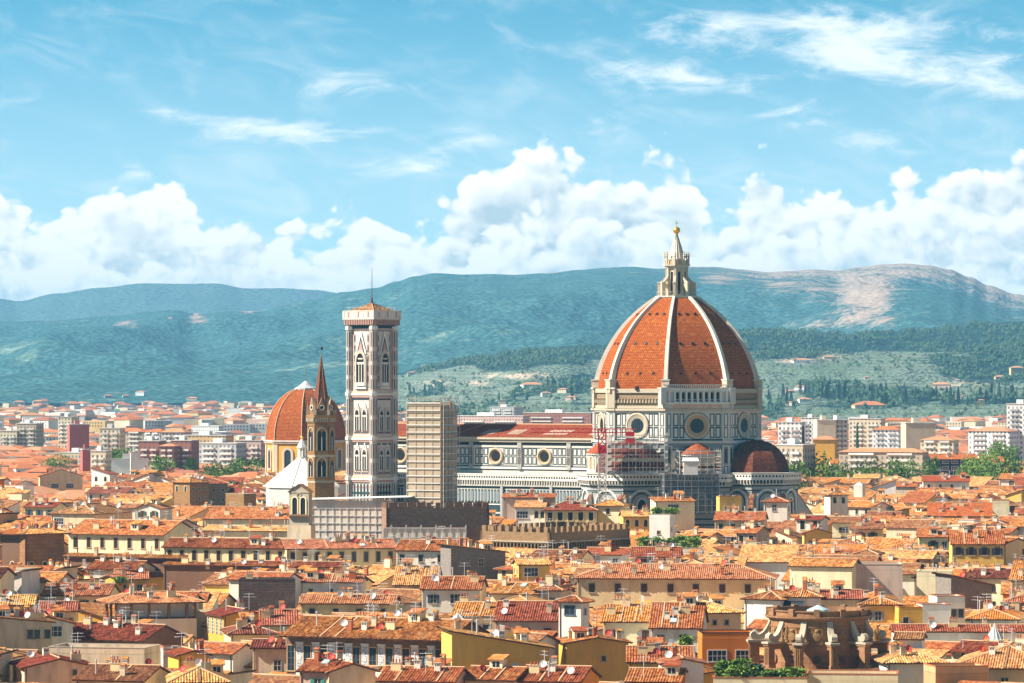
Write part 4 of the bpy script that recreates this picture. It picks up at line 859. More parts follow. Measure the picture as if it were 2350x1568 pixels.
def build_badia():
    Y = 1100; cx_ = PX(737, Y); t = thing('hexagonal_bell_tower', 'slender brown stone bell tower with pointed brick spire in front of a red dome', 'bell tower', (cx_, Y, 0), 0)
    def hexa(R, o=6): return [(R*sin(radians(o+60*i+30)), -R*cos(radians(o+60*i+30))) for i in range(6)]
    b = MB(); R = 3.75
    b.prism(hexa(R), 0, 52.2, 'sandstone')
    for z in (30.0, 36.2, 43.4): b.prism(hexa(R+.25), z, z+.45, 'sandstone'); b.prism(hexa(R+.12), z-.6, z, 'stone')
    b.prism(hexa(R+.2), 52.2, 52.9, 'sandstone'); b.prism(hexa(R+.55), 53.6, 54.6, 'sandstone')
    for i in range(6):
        A, B = [Vector((*q, 0)) for q in (hexa(R+.1)[i], hexa(R+.1)[(i+1) % 6])]; e = B-A; L = e.length; e.normalize(); nd = Vector((e.y, -e.x, 0))
        for q in range(6): b.obox(A+e*(L*(q+.5)/6-.16)+ZUP*52.7, e*.32, nd*.5, ZUP*.95, 'stone')
        frame_on(b, A, e, ZUP, nd, .1, 43.9, L-.1, 51.9, .5, 'sandstone', .1); frame_on(b, A, e, ZUP, nd, .1, 36.8, L-.1, 42.6, .5, 'sandstone', .1)
    body = b.build('shaft', t)
    for i in range(6):
        A, B = [Vector((*q, 0)) for q in (hexa(R)[i], hexa(R)[(i+1) % 6])]; e = B-A; L = e.length; e.normalize(); nd = Vector((e.y, -e.x, 0))
        for z, hh in ((44.6, 5.4), (37.3, 4.4)):
            w = MB()
            for q in (-.62, .62): arch_on(w, A, e, ZUP, nd, L/2+q, z, 1.0, hh, 'dark', .08)
            archring_on(w, A, e, ZUP, nd, L/2, z, 2.4, hh+.9, .3, 'stone', .25); w.obox(A+e*(L/2-.1)+ZUP*z+nd*.1, e*.2, nd*.15, ZUP*hh*.7, 'marblepale'); w.build('twin_window', body)
    s = MB(); H0, H1 = 54.0, 71.4
    P = hexa(2.75)
    for i in range(6): A, B = P[i], P[(i+1) % 6]; s.face([(A[0], A[1], H0), (B[0], B[1], H0), (0, 0, H1)], 'spirebrick', [(0, 0), (2.7, 0), (1.3, 15)]); s.tube((A[0], A[1], H0), (0, 0, H1+.1), .13, .06, 5, 'pietra')
    s.tube((0, 0, 70.8), (0, 0, 71.8), .3, .1, 6, 'bronze'); s.tube((0, 0, 71), (0, 0, 74.4), .05, .04, 4, 'dark'); s.box(-.05, -.1, 72.8, .5, .1, 73.6, 'dark')
    sp = s.build('spire', t)
    for i in range(6):
        A, B = [Vector((*q, 0)) for q in (hexa(R-.1)[i], hexa(R-.1)[(i+1) % 6])]; e = B-A; L = e.length; e.normalize(); nd = Vector((e.y, -e.x, 0)); O = A-nd*.1
        g = MB(); M = O+e*(L/2); a, c, ap = M-e*1.25+ZUP*54.6, M+e*1.25+ZUP*54.6, M+ZUP*59.3; bk = -nd*1.6
        g.face([a, c, c+ZUP*1.6, ap, a+ZUP*1.6], 'pietra'); g.face([a+ZUP*1.6, ap, ap+bk, a+ZUP*1.6+bk], 'stone'); g.face([c+ZUP*1.6, ap, ap+bk, c+ZUP*1.6+bk], 'stone'); disc_on(g, M, e, ZUP, nd, 0, 56.6, [(.75, .05), (.72, .2), (.55, .2), (.5, .06)], 16, 'marblepale'); disc_on(g, M, e, ZUP, nd, 0, 56.6, [(.5, .07), (.001, .07)], 14, 'dark')
        g.build('spire_gable', sp)
        p = MB(); q = Vector((*hexa(R)[i], 0)); p.box(q.x-.42, q.y-.42, 54.6, q.x+.42, q.y+.42, 56.0, 'stone'); p.lathe([(.42, 56.0), (.02, 58.6)], 5, 'pietra', (q.x, q.y)); p.build('pinnacle', sp)
build_badia()

def build_chapel_dome():
    Y = 1800; c = PX(702, Y); t = thing('domed_chapel', 'ochre church chapel with large plain red dome, ribbed faintly, behind the brown spire', 'chapel', (c, Y, 0), 0)
    R = 18.4
    def oc(r, o=-3): return [(r*sin(radians(o+45*i)), -r*cos(radians(o+45*i))) for i in range(8)]
    b = MB(); b.prism(oc(R), 0, 36.0, 'ochre'); b.prism(oc(R+.8), 36.0, 36.8, 'marblewarm'); b.prism(oc(R+1.2), 36.8, 37.4, 'marble'); b.prism(oc(R+.6), 21.5, 22.4, 'marble'); b.prism(oc(R+2.5), 0, 21.5, 'tan')
    for i in range(8):
        p = Vector((*oc(R)[i], 0)); A, B = p, Vector((*oc(R)[(i+1) % 8], 0)); e = B-A; L = e.length; e.normalize(); nd = Vector((e.y, -e.x, 0))
        for x in (0, L-1.7): rect_on(b, A, e, ZUP, nd, x, 22.4, x+1.7, 36.0, 'marblewarm', .35, .4)
    dr = b.build('drum', t)
    for i in range(8):
        A, B = Vector((*oc(R)[i], 0)), Vector((*oc(R)[(i+1) % 8], 0)); e = B-A; L = e.length; e.normalize(); nd = Vector((e.y, -e.x, 0))
        w = MB(); arch_on(w, A, e, ZUP, nd, L/2, 24.5, 3.4, 8.6, 'glass', .1, False); archring_on(w, A, e, ZUP, nd, L/2, 24.5, 3.4, 8.6, 1.2, 'marblewarm', .5, False); rect_on(w, A, e, ZUP, nd, L/2-3, 23.6, L/2+3, 24.5, 'marblewarm', .6, .6); w.build('arched_window', dr)
    for i in range(8):
        d = MB(); prev = None; k = 16
        for j in range(k+1):
            a = radians(78)*j/k; r, z = (R-.2)*cos(a)**.92, 37.3+23.6*sin(a)/sin(radians(78))
            q = [Vector((r*sin(radians(-3+45*(i+s_))), -r*cos(radians(-3+45*(i+s_))), z)) for s_ in (0, 1)]
            if prev: w0 = (prev[1]-prev[0]).length; d.face([prev[0], prev[1], q[1], q[0]], 'dometile', [(-w0/2, j*1.7), (w0/2, j*1.7), (w0/2, j*1.7+1.7), (-w0/2, j*1.7+1.7)])
            prev = q
        sail = d.build('dome_sail', t)
        rr = MB(); pp = None
        for j in range(k+1):
            a = radians(78)*j/k; r, z = (R)*cos(a)**.92, 37.3+23.6*sin(a)/sin(radians(78)); q = Vector((r*sin(radians(-3+45*i)), -r*cos(radians(-3+45*i)), z))
            if pp: rr.tube(pp, q, .28, .28, 5, 'tile_bright', False)
            pp = q
        rr.m = ['ridge']*len(rr.m); rr.build('dome_rib', t)
    l = MB(); l.lathe([(5.2, 59.6), (5.2, 61.2), (4.4, 61.6), (3.0, 62.4), (.9, 64.2), (.3, 64.6)], 12, 'lead'); l.tube((0, 0, 64), (0, 0, 71), .12, .06, 5, 'rust'); l.build('flat_lantern', t)
build_chapel_dome()

def build_baptistery():
    Y = 1330; t = thing('baptistery', 'white eight sided marble pyramid roof with small lantern and gold ball', 'baptistery', (PX(693, Y), Y, 0), 0)
    P = lambda r: [(r*sin(radians(-12+45*i)), -r*cos(radians(-12+45*i))) for i in range(8)]
    b = MB(); b.prism(P(12.6), 0, 28.2, 'marble'); b.prism(P(13.1), 28.2, 28.8, 'marblepale'); b.build('wall', t)
    r = MB(); q = P(13.0)
    for i in range(8): A, B = q[i], q[(i+1) % 8]; r.face([(A[0], A[1], 28.8), (B[0], B[1], 28.8), (B[0]*.1, B[1]*.1, 38.2), (A[0]*.1, A[1]*.1, 38.2)], 'brightwhite'); r.tube((A[0], A[1], 28.85), (A[0]*.1, A[1]*.1, 38.3), .12, .1, 4, 'marblepale')
    roof = r.build('roof', t)
    l = MB(); l.lathe([(1.7, 37.6), (1.7, 38.4)], 8, 'marble')
    for i in range(8): a = 2*pi*i/8+.2; l.tube((1.25*cos(a), 1.25*sin(a), 38.4), (1.25*cos(a), 1.25*sin(a), 41.4), .2, .2, 6, 'brightwhite')
    l.lathe([(.6, 38.4), (.6, 41.4)], 8, 'greyshut'); l.lathe([(1.7, 41.4), (1.7, 41.9), (.9, 43.4), (.12, 44.8)], 8, 'marblepale'); la = l.build('lantern', roof)
    g = MB(); g.lathe([(.5*sin(pi*i/8)+.001, 45.1-.5*cos(pi*i/8)) for i in range(9)], 10, 'gold'); g.tube((0, 0, 45.4), (0, 0, 46.6), .06, .06, 4, 'gold'); g.build('golden_ball', la)
build_baptistery()

def crenel(mb, A, B, z0, z1, m, thick=.7, mw=1.25, gap=1.25):
    A, B = Vector((*A, 0)), Vector((*B, 0)); e = B-A; L = e.length; e.normalize(); nd = Vector((-e.y, e.x, 0)); k = max(2, round(L/(mw+gap))); st = L/k
    for i in range(k): mb.obox(A+e*(i*st+(st-mw)/2)+ZUP*z0, e*mw, nd*thick, ZUP*(z1-z0), m)
def build_fortress(name, label, uC, vT, Y, ph, w, d, zt, mat, arcade, left=True):
    """battlemented stone block; near corner (uC), front runs left, side runs back"""
    t = thing(name, label, 'fortress', (PX(uC, Y), Y, 0), radians(ph))
    b = MB(); zp = zt-1.5
    cs = [(-w, 0), (0, 0), (0, d), (-w, d)]
    for A, B in zip(cs, cs[1:]+cs[:1]):
        A3, B3 = Vector((*A, 0)), Vector((*B, 0)); e = (B3-A3); L = e.length; e.normalize(); nd = Vector((-e.y, e.x, 0))
        b.obox(A3, e*L, nd*.8, ZUP*zp, mat)
    b.box(-w+.8, .8, 0, -.8, d-.8, zp-1.6, 'terrace'); wall = b.build('wall', t)
    c = MB()
    for A, B in zip(cs, cs[1:]+cs[:1]): crenel(c, A, B, zp-.02, zt, mat)
    c.build('battlements', t)
    if arcade:
        a = MB()
        for A, B in zip(cs[:2]+cs[1:3], cs[1:3]+cs[2:4]):
            pass
        for A, B in ((cs[0], cs[1]), (cs[1], cs[2])):
            A3, B3 = Vector((*A, 0)), Vector((*B, 0)); e = B3-A3; L = e.length; e.normalize(); nd = Vector((e.y, -e.x, 0))
            k = int(L/1.15); a.obox(A3+ZUP*(zt-4.2), e*L, nd*.5, ZUP*.3, 'stone')
            for i in range(k):
                x = L*(i+.5)/k; arch_on(a, A3, e, ZUP, nd, x, zt-6.0, .8, 1.6, 'dark', .03, False); archring_on(a, A3, e, ZUP, nd, x, zt-6.0, .84, 1.65, .14, mat, .4, False, 6)
        a.build('corbel_arches', wall)
    if left:
        for wx in (-w*.8, -w*.45):
            q = MB(); arch_on(q, Vector((wx, 0, 0)), Vector((1, 0, 0)), ZUP, Vector((0, -1, 0)), 0, zt-11, 1.3, 2.6, 'dark', .03, False); q.build('window', wall)
    return t
build_fortress('fortress', 'long dark battlemented stone wall in shade below the bell tower', 1123, 1153, 1068, 9, 28.2, 11, PZ(1153, 1068), 'darkrubble', False, False)
build_fortress('fortress', 'brown battlemented palace with a row of small corbel arches, sunlit on one side', 1261, 1210, 1045, -38, 23.5, 36, PZ(1210, 1045), 'rubble', True)

def build_scaffold(name, label, u0, u1, vt, vb, Y, ph, d, net, sx=2.0, sz=2.0, extra=None, netz=None):
    w = (u1-u0)/F*Y/cos(radians(ph)); z0, z1 = PZ(vb, Y), PZ(vt, Y)
    t = thing(name, label, 'scaffolding', (PX(u0, Y), Y, 0), radians(ph)); X, Yv = Vector((1, 0, 0)), Vector((0, 1, 0))
    for O, ex, nd, L in ((Vector((0, 0, 0)), X, -Yv, w), (Vector((w, 0, 0)), Yv, X, d), (Vector((0, d, 0)), X, Yv, w), (Vector((0, 0, 0)), Yv, -X, d)):
        f = MB(); poles(f, O, ex, nd, L, max(0, z0), z1, sx, sz, 'metal' if net == 'shadenet' else 'whiteframe', .07 if net == 'shadenet' else .095, .1)
        if net == 'bands':
            for j in range(int((z1-z0)/sz)): f.obox(O+nd*-.1+ZUP*(z0+j*sz), ex*L, nd*.06, ZUP*(.4 if j % 2 else .75), ('greyshut', 'tile_maroon', 'stone', 'tile_maroon')[j % 4])
        f.build('scaffold_frame', t)
    if net and net != 'bands':
        n = MB(); zt = z1 if netz is None else PZ(netz, Y); n.face([(0, .1, z0), (w, .1, z0), (w, .1, zt), (0, .1, zt)], net); n.face([(w-.05, .1, z0), (w-.05, d, z0), (w-.05, d, zt), (w-.05, .1, zt)], net); n.build('netting', t)
    return t, w
t_, w_ = build_scaffold('scaffolding', 'pale tube scaffolding with long white sheet roof beside the battlemented wall', 716, 880, 1149, 1235, 1082, -14, 9, 'whitenet')
r = MB(); r.obox((-1, -1.2, PZ(1147, 1082)), Vector((w_+9, 0, .9)), Vector((0, 7, .2)), ZUP*.16, 'awning'); r.build('sheet_roof', t_)
build_scaffold('scaffolding', 'low scaffolding with white mesh in front of the battlemented palace', 880, 1068, 1212, 1256, 1036, -3, 3, 'whitenet', 2.0, 2.2)
build_scaffold('scaffolding', 'dense grey scaffolding wrapped round the striped apse beside the red crane', 1394, 1524, 1000, 1088, 1203, -6, 16, 'bands', 2.2, 2.0)
build_scaffold('scaffolding', 'scaffolding with netting coloured as the shade of the corner below the dome', 1524, 1650, 1088, 1175, 1196, 4, 10, 'shadenet', 2.2, 2.0)
build_scaffold('scaffolding', 'light open scaffolding around the small conical roof below the dome', 1560, 1655, 1036, 1090, 1200, 4, 12, 'bands', 2.2, 2.0)
t_ = thing('site_cabin', 'small white sheeted hoist cabin on the scaffolding below the dome', 'cabin', (PX(1585, 1195), 1195, PZ(1090, 1195)), 0)
m = MB(); m.box(-2.2, 0, 0, 2.2, 2.5, 4.2, 'whiteframe'); m.build('wall', t_); m = MB(); m.mesh([(-2.6, -.3, 4.2), (2.6, -.3, 4.2), (2.6, 2.8, 4.2), (-2.6, 2.8, 4.2), (-2.2, 1.2, 5.2), (2.2, 1.2, 5.2)], [(0, 1, 5, 4), (2, 3, 4, 5), (1, 2, 5), (3, 0, 4)], 'awning'); m.build('roof', t_)
def build_crane(name, label, u, vt, Y, mastm, topm, jib_l, jib_r, cw=True, v_mid=None):
    z1 = PZ(vt, Y); t = thing(name, label, 'crane', (PX(u, Y), Y, 0), 0); r = 1.15
    zm = PZ(v_mid, Y) if v_mid else z1
    def lattice(nm, z0, z2, m):
        b = MB()
        for sx in (-1, 1):
            for sy in (-1, 1): b.tube((sx*r, sy*r, z0), (sx*r, sy*r, z2),   .24, .24, 4, m, False)
        k = max(1, int((z2-z0)/2))
        for i in range(k):
            a, c = z0+(z2-z0)*i/k, z0+(z2-z0)*(i+1)/k
            for (x0, y0), (x1, y1) in (((-r, -r), (r, -r)), ((r, -r), (r, r)), ((r, r), (-r, r)), ((-r, r), (-r, -r))): b.tube((x0, y0, a), (x1, y1, c), .17, .17, 4, m, False); b.tube((x0, y0, c), (x1, y1, c), .15, .15, 4, m, False)
        return b.build(nm, t)
    lattice('mast', 0, zm, mastm)
    if v_mid: lattice('slewing_tower', zm, z1, topm); b = MB(); b.box(-1.2, -1.2, zm-.2, 1.2, 1.2, zm+2.4, topm); b.build('cab', t)
    b = MB()
    for y in (-.5, .5): b.tube((jib_l, y, z1-1.2), (jib_r, y, z1-1.2), .2, .2, 4, topm, False)
    b.tube((jib_l, 0, z1-.1), (jib_r, 0, z1-.1), .2, .2, 4, topm, False)
    k = int((jib_r-jib_l)/1.8)
    for i in range(k): x = jib_l+(jib_r-jib_l)*i/k; dx = (jib_r-jib_l)/k; b.tube((x, -.5, z1-1.2), (x+dx/2, 0, z1-.1), .07, .07, 4, topm, False); b.tube((x+dx/2, 0, z1-.1), (x+dx, .5, z1-1.2), .07, .07, 4, topm, False)
    b.build('jib', t)
    if cw: b = MB(); b.box(jib_r-3, -1.0, z1-4.2, jib_r-.4, 1.0, z1-.9, topm); b.box(jib_r-3.05, -1.05, z1-2.9, jib_r-.35, 1.05, z1-2.3, 'whiteframe'); b.build('counterweight', t)
simple('redpaint', (.62, .03, .04), .5); simple('yellowpaint', (.70, .33, .03), .5)
build_crane('tower_crane', 'red and white tower crane standing against the cathedral nave', 1382, 984, 1200, 'whiteframe', 'redpaint', -22, 10.2, True, 1042)
build_crane('tower_crane', 'yellow tower crane with red top among the distant flats', 527, 1005, 2600, 'yellowpaint', 'redpaint', -3, 4, False, 1018)

# ------------------------------------------------------------------ bell gable by the brown tower
def build_bell_gable():
    Y = 1035; t = thing('bell_gable', 'pale stone bell gable with two arched openings and a little tiled roof', 'bell gable', (PX(664, Y), Y, 0), radians(-20))
    w = 5.6; z1 = PZ(1128, Y); b = MB(); X = Vector((1, 0, 0)); N = Vector((0, -1, 0))
    b.box(-.6, 0, 0, w+.6, 3.0, PZ(1205, Y), 'stained'); b.box(0, 0, PZ(1205, Y), w, 2.2, z1, 'stone'); b.face([(0, 0, z1), (w, 0, z1), (w/2, 0, z1+1.9)], 'stone'); b.face([(0, 2.2, z1), (w, 2.2, z1), (w/2, 2.2, z1+1.9)], 'stone')
    b.box(-.2, -.15, z1-.3, w+.2, 2.3, z1, 'stone'); b.box(-.5, -1.0, PZ(1184, Y), w+.5, .1, PZ(1181, Y), 'wood')
    disc_on(b, Vector((w/2, 0, 0)), X, ZUP, N, 0, z1-1.0, [(.75, .04), (.7, .2), (.5, .2), (.45, .04)], 16, 'stone'); wl = b.build('wall', t)
    for cx_ in (w*.29, w*.71): a = MB(); arch_on(a, Vector((0, 0, 0)), X, ZUP, N, cx_, PZ(1180, Y), 1.4, 4.4, 'dark', .05, False); archring_on(a, Vector((0, 0, 0)), X, ZUP, N, cx_, PZ(1180, Y), 1.4, 4.4, .3, 'palecream', .2, False); a.build('bell_opening', wl)
    r = MB()
    for s_ in (-1, 1): r.face([(w/2, -.4, z1+2.0), (w/2, 2.7, z1+2.0), (w/2+s_*(w/2+.5), 2.7, z1-.2), (w/2+s_*(w/2+.5), -.4, z1-.2)], 'tile_pale', [(0, 0), (3, 0), (3, 3), (0, 3)])
    r.build('roof', t)
build_bell_gable()

# ------------------------------------------------------------------ round baroque drum with scroll buttresses
def build_round_drum():
    Y = 686; u = 1877; t = thing('baroque_drum', 'round brown stone church drum ringed with scroll buttresses and balustrade', 'church drum', (PX(u, Y), Y, 0), 0)
    R = 8.6; b = MB(); z_ = lambda v: PZ(v, Y-R)
    zc, zp, zf = z_(1425), z_(1403), z_(1538)
    b.lathe([(R, 0), (R, zc), (R+.35, zc+.05), (R+.75, zc+.35), (R+.75, zc+.6), (R+.1, zc+.65)], 48, 'pietra', cap=False); b.lathe([(R+.2, zc-1.3), (R+.25, zc-1.1), (R+.02, zc-1.05)], 48, 'pietra', cap=False)
    b.lathe([(R-.6, zc+.4), (.01, zc+1.0)], 32, 'darkbrick'); body = b.build('wall', t)
    p = MB(); p.lathe([(R+.05, zc+.6), (R+.05, zp-.25), (R+.25, zp-.2), (R+.25, zp), (R-.35, zp), (R-.35, zc+.5)], 48, 'pietra', cap=False)
    for i in range(12):
        a = radians(24+30*i); rad, tg = Vector((sin(a), -cos(a), 0)), Vector((cos(a), sin(a), 0)); p.obox(rad*(R-.5)-tg*.5+ZUP*(zc+.6), tg*1.0, rad*1.0, ZUP*(zp-zc-.3), 'pietra')
    p.build('parapet', t)
    l = MB(); l.lathe([(2.2, zc+.9), (1.9, zc+1.5), (.1, zc+2.3)], 12, 'skyglass'); l.build('skylight', t)
    f = MB(); f.lathe([(13.6, 0), (13.6, zf), (13.9, zf+.05), (13.9, zf+.5), (13.4, zf+.5), (13.4, zf), (R, zf)], 48, 'pietra', cap=False); f.build('base_ring', t)
    zq = z_(1478)
    for i in range(12):
        a = radians(9+30*i); rad, tg = Vector((sin(a), -cos(a), 0)), Vector((cos(a), sin(a), 0)); m = MB()
        m.obox(rad*10.9-tg*.62+ZUP*zf, tg*1.24, rad*1.4, ZUP*(zq-zf), 'pietra'); m.obox(rad*10.8-tg*.8+ZUP*zf, tg*1.6, rad*1.65, ZUP*.9, 'pietra')
        for o_ in (-.32, .02, .36): m.obox(rad*12.3+tg*(o_-.08)+ZUP*(zf+1.0), tg*.14, rad*.1, ZUP*(zq-zf-1.6), 'sandstone')
        m.obox(rad*(R-.1)-tg*.5+ZUP*(zq-1.0), tg*1.0, rad*2.6, ZUP*1.0, 'pietra'); m.obox(rad*(R-.1)-tg*.85+ZUP*zq, tg*1.7, rad*4.2, ZUP*.35, 'stone'); m.obox(rad*(R-.1)-tg*.7+ZUP*(zq-.35), tg*1.4, rad*4.0, ZUP*.3, 'pietra')
        prev = None; prof = []                                      # scroll: sweeps down from the drum and curls over the pier
        for q in range(13): s_ = q/12; prof.append((R+.05+2.3*s_, zq+.5+(zc-1.4-zq)*(1-s_)**2.2+.75))
        for q in range(8): aa = pi/2-q*pi/5; prof.append((11.35+.85*cos(aa), zq+1.15+.72*sin(aa)))
        for r_, z in prof:
            cur = rad*r_+ZUP*z; low = rad*min(r_, 11.6)+ZUP*max(zq+.35, z-1.3)
            if prev: m.mesh([prev[0]-tg*.5, prev[0]+tg*.5, cur+tg*.5, cur-tg*.5, prev[1]-tg*.5, prev[1]+tg*.5, low+tg*.5, low-tg*.5], [(0, 1, 2, 3), (0, 3, 7, 4), (1, 5, 6, 2)], 'stone')
            prev = (cur, low)
        m.build('scroll_buttress', t)
        a2 = radians(24+30*i); rad, tg = Vector((sin(a2), -cos(a2), 0)), Vector((cos(a2), sin(a2), 0)); O = rad*R*cos(radians(4))
        c = MB(); disc_on(c, O, tg, ZUP, rad, 0, z_(1514), [(.98, .04), (.98, .28), (.8, .32), (.72, .14)], 24, 'pietra'); disc_on(c, O, tg, ZUP, rad, 0, z_(1514), [(.72, .15), (.35, .26), (.2, .16), (.001, .22)], 20, 'darkbrick'); c.build('medallion', body)
        c = MB(); frame_on(c, O, tg, ZUP, rad, -.95, z_(1479), .95, z_(1443), .16, 'sandstone', .2); disc_on(c, O, tg, ZUP, rad, 0, z_(1462), [(.75, .16), (.7, .3), (.3, .34), (.001, .36)], 14, 'sandstone'); disc_on(c, O, tg, ZUP, rad, 0, z_(1449), [(.4, .2), (.001, .4)], 10, 'sandstone'); c.build('cartouche', body)
    for dg in (-33, 52):                                              # carved groups standing on the piers
        a = radians(dg); rad = Vector((sin(a), -cos(a), 0)); P = rad*12.0; s_ = thing('statue', 'pale carved figure group beside the scroll, ' + ('sunlit' if dg < 0 else 'half shaded') + ' on the drum', 'statue', (PX(u, Y)+P.x, Y+P.y, zq+.35), a, 'carved groups on the round drum')
        rs = random.Random(dg); g = MB()
        for cx_, hh in ((-.45, 1.9), (.35, 2.5)):
            for j in range(6):
                z = hh*j/6; r_ = .42*(1-.5*j/6); g.lathe([(r_*.6, z), (r_, z+.2), (r_*.9, z+hh/6+.1)], 8, 'sandstone', (cx_+rs.uniform(-.12, .12), rs.uniform(-.1, .1)))
            g.lathe([(.02, hh-.05), (.2, hh+.1), (.17, hh+.3), (.02, hh+.42)], 8, 'sandstone', (cx_, 0)); g.tube((cx_, 0, hh*.75), (cx_+rs.choice((-.6, .6)), -.2, hh*.75+rs.uniform(-.4, .5)), .13, .09, 6, 'sandstone')
        g.build('figures', s_)
build_round_drum()
# ------------------------------------------------------------------ small shared pieces (modelled once, then copied)
PIECE = {}
def piece(key, fn):
    mb = MB(); fn(mb); PIECE[key] = [mb, None]
def piece_data(key, name):
    p = PIECE[key]
    if p[1] is None: p[1] = p[0].data(name)
    return p[1]
# windows: local x along the wall, -y out of the wall, z up from the sill
def win(w, h, frame='stone', pane='glass', bars='whiteframe', arch=False, mull=1, tr=1):
    def fn(mb):
        X, N, O = Vector((1, 0, 0)), Vector((0, -1, 0)), Vector((0, 0, 0))
        if arch:
            arch_on(mb, O, X, ZUP, N, 0, 0, w, h, pane, .02, False); archring_on(mb, O, X, ZUP, N, 0, 0, w, h, .18, frame, .10, False)
        else:
            rect_on(mb, O, X, ZUP, N, -w/2, 0, w/2, h, pane, .02)
            for a, b, c, d in ((-w/2-.16, -.02, -w/2, h+.18), (w/2, -.02, w/2+.16, h+.18), (-w/2, h, w/2, h+.18)): rect_on(mb, O, X, ZUP, N, a, b, c, d, frame, .10, .1)
            rect_on(mb, O, X, ZUP, N, -w/2-.25, -.18, w/2+.25, 0, frame, .2, .2)
        if bars:
            for i in range(mull): x = -w/2+w*(i+1)/(mull+1); rect_on(mb, O, X, ZUP, N, x-.045, 0, x+.045, h*(.9 if arch else 1), bars, .05, .04)
            for i in range(tr): z = h*(i+1)/(tr+1); rect_on(mb, O, X, ZUP, N, -w/2, z-.04, w/2, z+.04, bars, .05, .04)
    return fn
piece('win_sash', win(1.15, 1.75, 'stone', 'glass', 'whiteframe')); piece('win_dark', win(1.1, 1.7, 'stone', 'glass', None)); piece('win_small', win(.75, .95, 'stone', 'glass', None))
piece('win_arch', win(1.15, 2.1, 'palecream', 'glass', None, True)); piece('win_wide', win(3.2, 1.9, 'whiteframe', 'glass', 'whiteframe', False, 3, 1)); piece('win_brown', win(1.35, 2.0, 'stone', 'brown', 'dark', False, 1, 0))
piece('win_tall', win(1.05, 2.5, 'tan', 'glass', 'brown', False, 1, 2)); piece('win_blue', win(1.9, 1.5, 'blueshut', 'glass', 'blueshut', False, 1, 0)); piece('win_archwhite', win(1.5, 3.2, 'palecream', 'glass', 'whiteframe', True, 3, 4))
piece('win_dormer', win(2.4, 1.2, 'brown', 'glass', 'brown', False, 2, 0)); piece('win_door', win(1.4, 2.5, 'palecream', 'dark', None))
def shut(m):
    def fn(mb):
        mb.box(-.31, -.11, 0, .31, -.04, 1.75, m)
        for i in range(9): mb.box(-.26, -.135, .12+i*.17, .26, -.11, .21+i*.17, m)
    return fn
for c in ('brown', 'greenshut', 'tealshut', 'blueshut', 'greyshut'): piece('shut_'+c, shut(c))
def ch(w, d, h, m, kind):
    def fn(mb):
        mb.box(-w/2, -d/2, -1.2, w/2, d/2, h, m)
        mb.box(-w/2-.08, -d/2-.08, h, w/2+.08, d/2+.08, h+.1, 'stone')
        if kind == 'hat':
            for sx in (-1, 1):
                for sy in (-1, 1): mb.box(sx*w*.38-.07, sy*d*.38-.07, h+.1, sx*w*.38+.07, sy*d*.38+.07, h+.4, m)
            mb.mesh([(-w/2-.12, -d/2-.12, h+.4), (w/2+.12, -d/2-.12, h+.4), (w/2+.12, d/2+.12, h+.4), (-w/2-.12, d/2+.12, h+.4), (-w/2-.05, 0, h+.72), (w/2+.05, 0, h+.72)], [(0, 1, 5, 4), (2, 3, 4, 5), (1, 2, 5), (3, 0, 4)], 'tile_orange')
        elif kind == 'pots':
            n = max(2, int(w/.45))
            for i in range(n): x = -w/2+w*(i+.5)/n; mb.tube((x, 0, h+.1), (x, 0, h+.65), .16, .12, 8, 'claypot'); mb.tube((x, 0, h+.65), (x, 0, h+.72), .17, .17, 8, 'claypot')
        elif kind == 'dark':
            for i in (-1, 0, 1): mb.box(i*w*.3-.09, -d/2-.01, h-.45, i*w*.3+.09, -d/2+.02, h-.12, 'dark')
    return fn
piece('chim_hat', ch(.9, .7, 1.3, 'stained', 'hat')); piece('chim_pots', ch(1.7, .7, 1.2, 'cream', 'pots')); piece('chim_white', ch(1.0, .9, 1.2, 'white', 'dark')); piece('chim_brick', ch(.75, .75, 1.6, 'claypot', 'hat')); piece('chim_big', ch(1.5, 1.1, 1.9, 'palecream', 'pots'))
def fn(mb): mb.tube((0, 0, -.8), (0, 0, 2.2), .13, .13, 8, 'metal'); mb.tube((0, 0, 2.2), (0, 0, 2.45), .22, .16, 8, 'metal')
piece('flue', fn)
def fn(mb):
    mb.tube((0, 0, -1), (0, 0, 3.6), .055, .045, 5, 'dishwhite')
    for z, l in ((3.4, .9), (2.8, 1.2)): 
        mb.tube((-l, 0, z), (l, .1, z), .035, .035, 4, 'dishwhite')
        for i in range(6): x = -l+2*l*i/5; mb.tube((x, -.35, z), (x, .35, z), .035, .035, 4, 'dishwhite')
piece('aerial', fn)
def fn(mb):
    mb.tube((0, 0, -1), (0, 0, 2.2), .055, .045, 5, 'dishwhite'); l = .7
    for i in range(7): mb.tube((-.45, 0, 1.0+i*.18), (.45, 0, 1.0+i*.18), .035, .035, 4, 'dishwhite')
piece('aerial_ladder', fn)
def dish(m):
    def fn(mb):
        mb.tube((0, .12, -1), (0, .12, .7), .05, .05, 5, 'metal'); vs = []; N = 14
        q = Matrix.Rotation(radians(-62), 4, 'X')
        prof = [(.001, .0), (.26, .03), (.5, .1), (.64, .18), (.65, .16), (.5, .07), (.001, -.03)]
        tmp = MB(); tmp.lathe(prof, N, m, cap=False); tmp.tube((0, -.4, .1), (0, 0, .5), .025, .025, 4, 'metal'); tmp.box(-.06, -.06, .46, .06, .06, .58, 'greyshut')
        mb.join(tmp, Matrix.Translation((0, 0, .75)) @ Matrix.Rotation(radians(64), 4, 'X'))
    return fn
piece('dish_white', dish('dishwhite')); piece('dish_red', dish('dishred'))
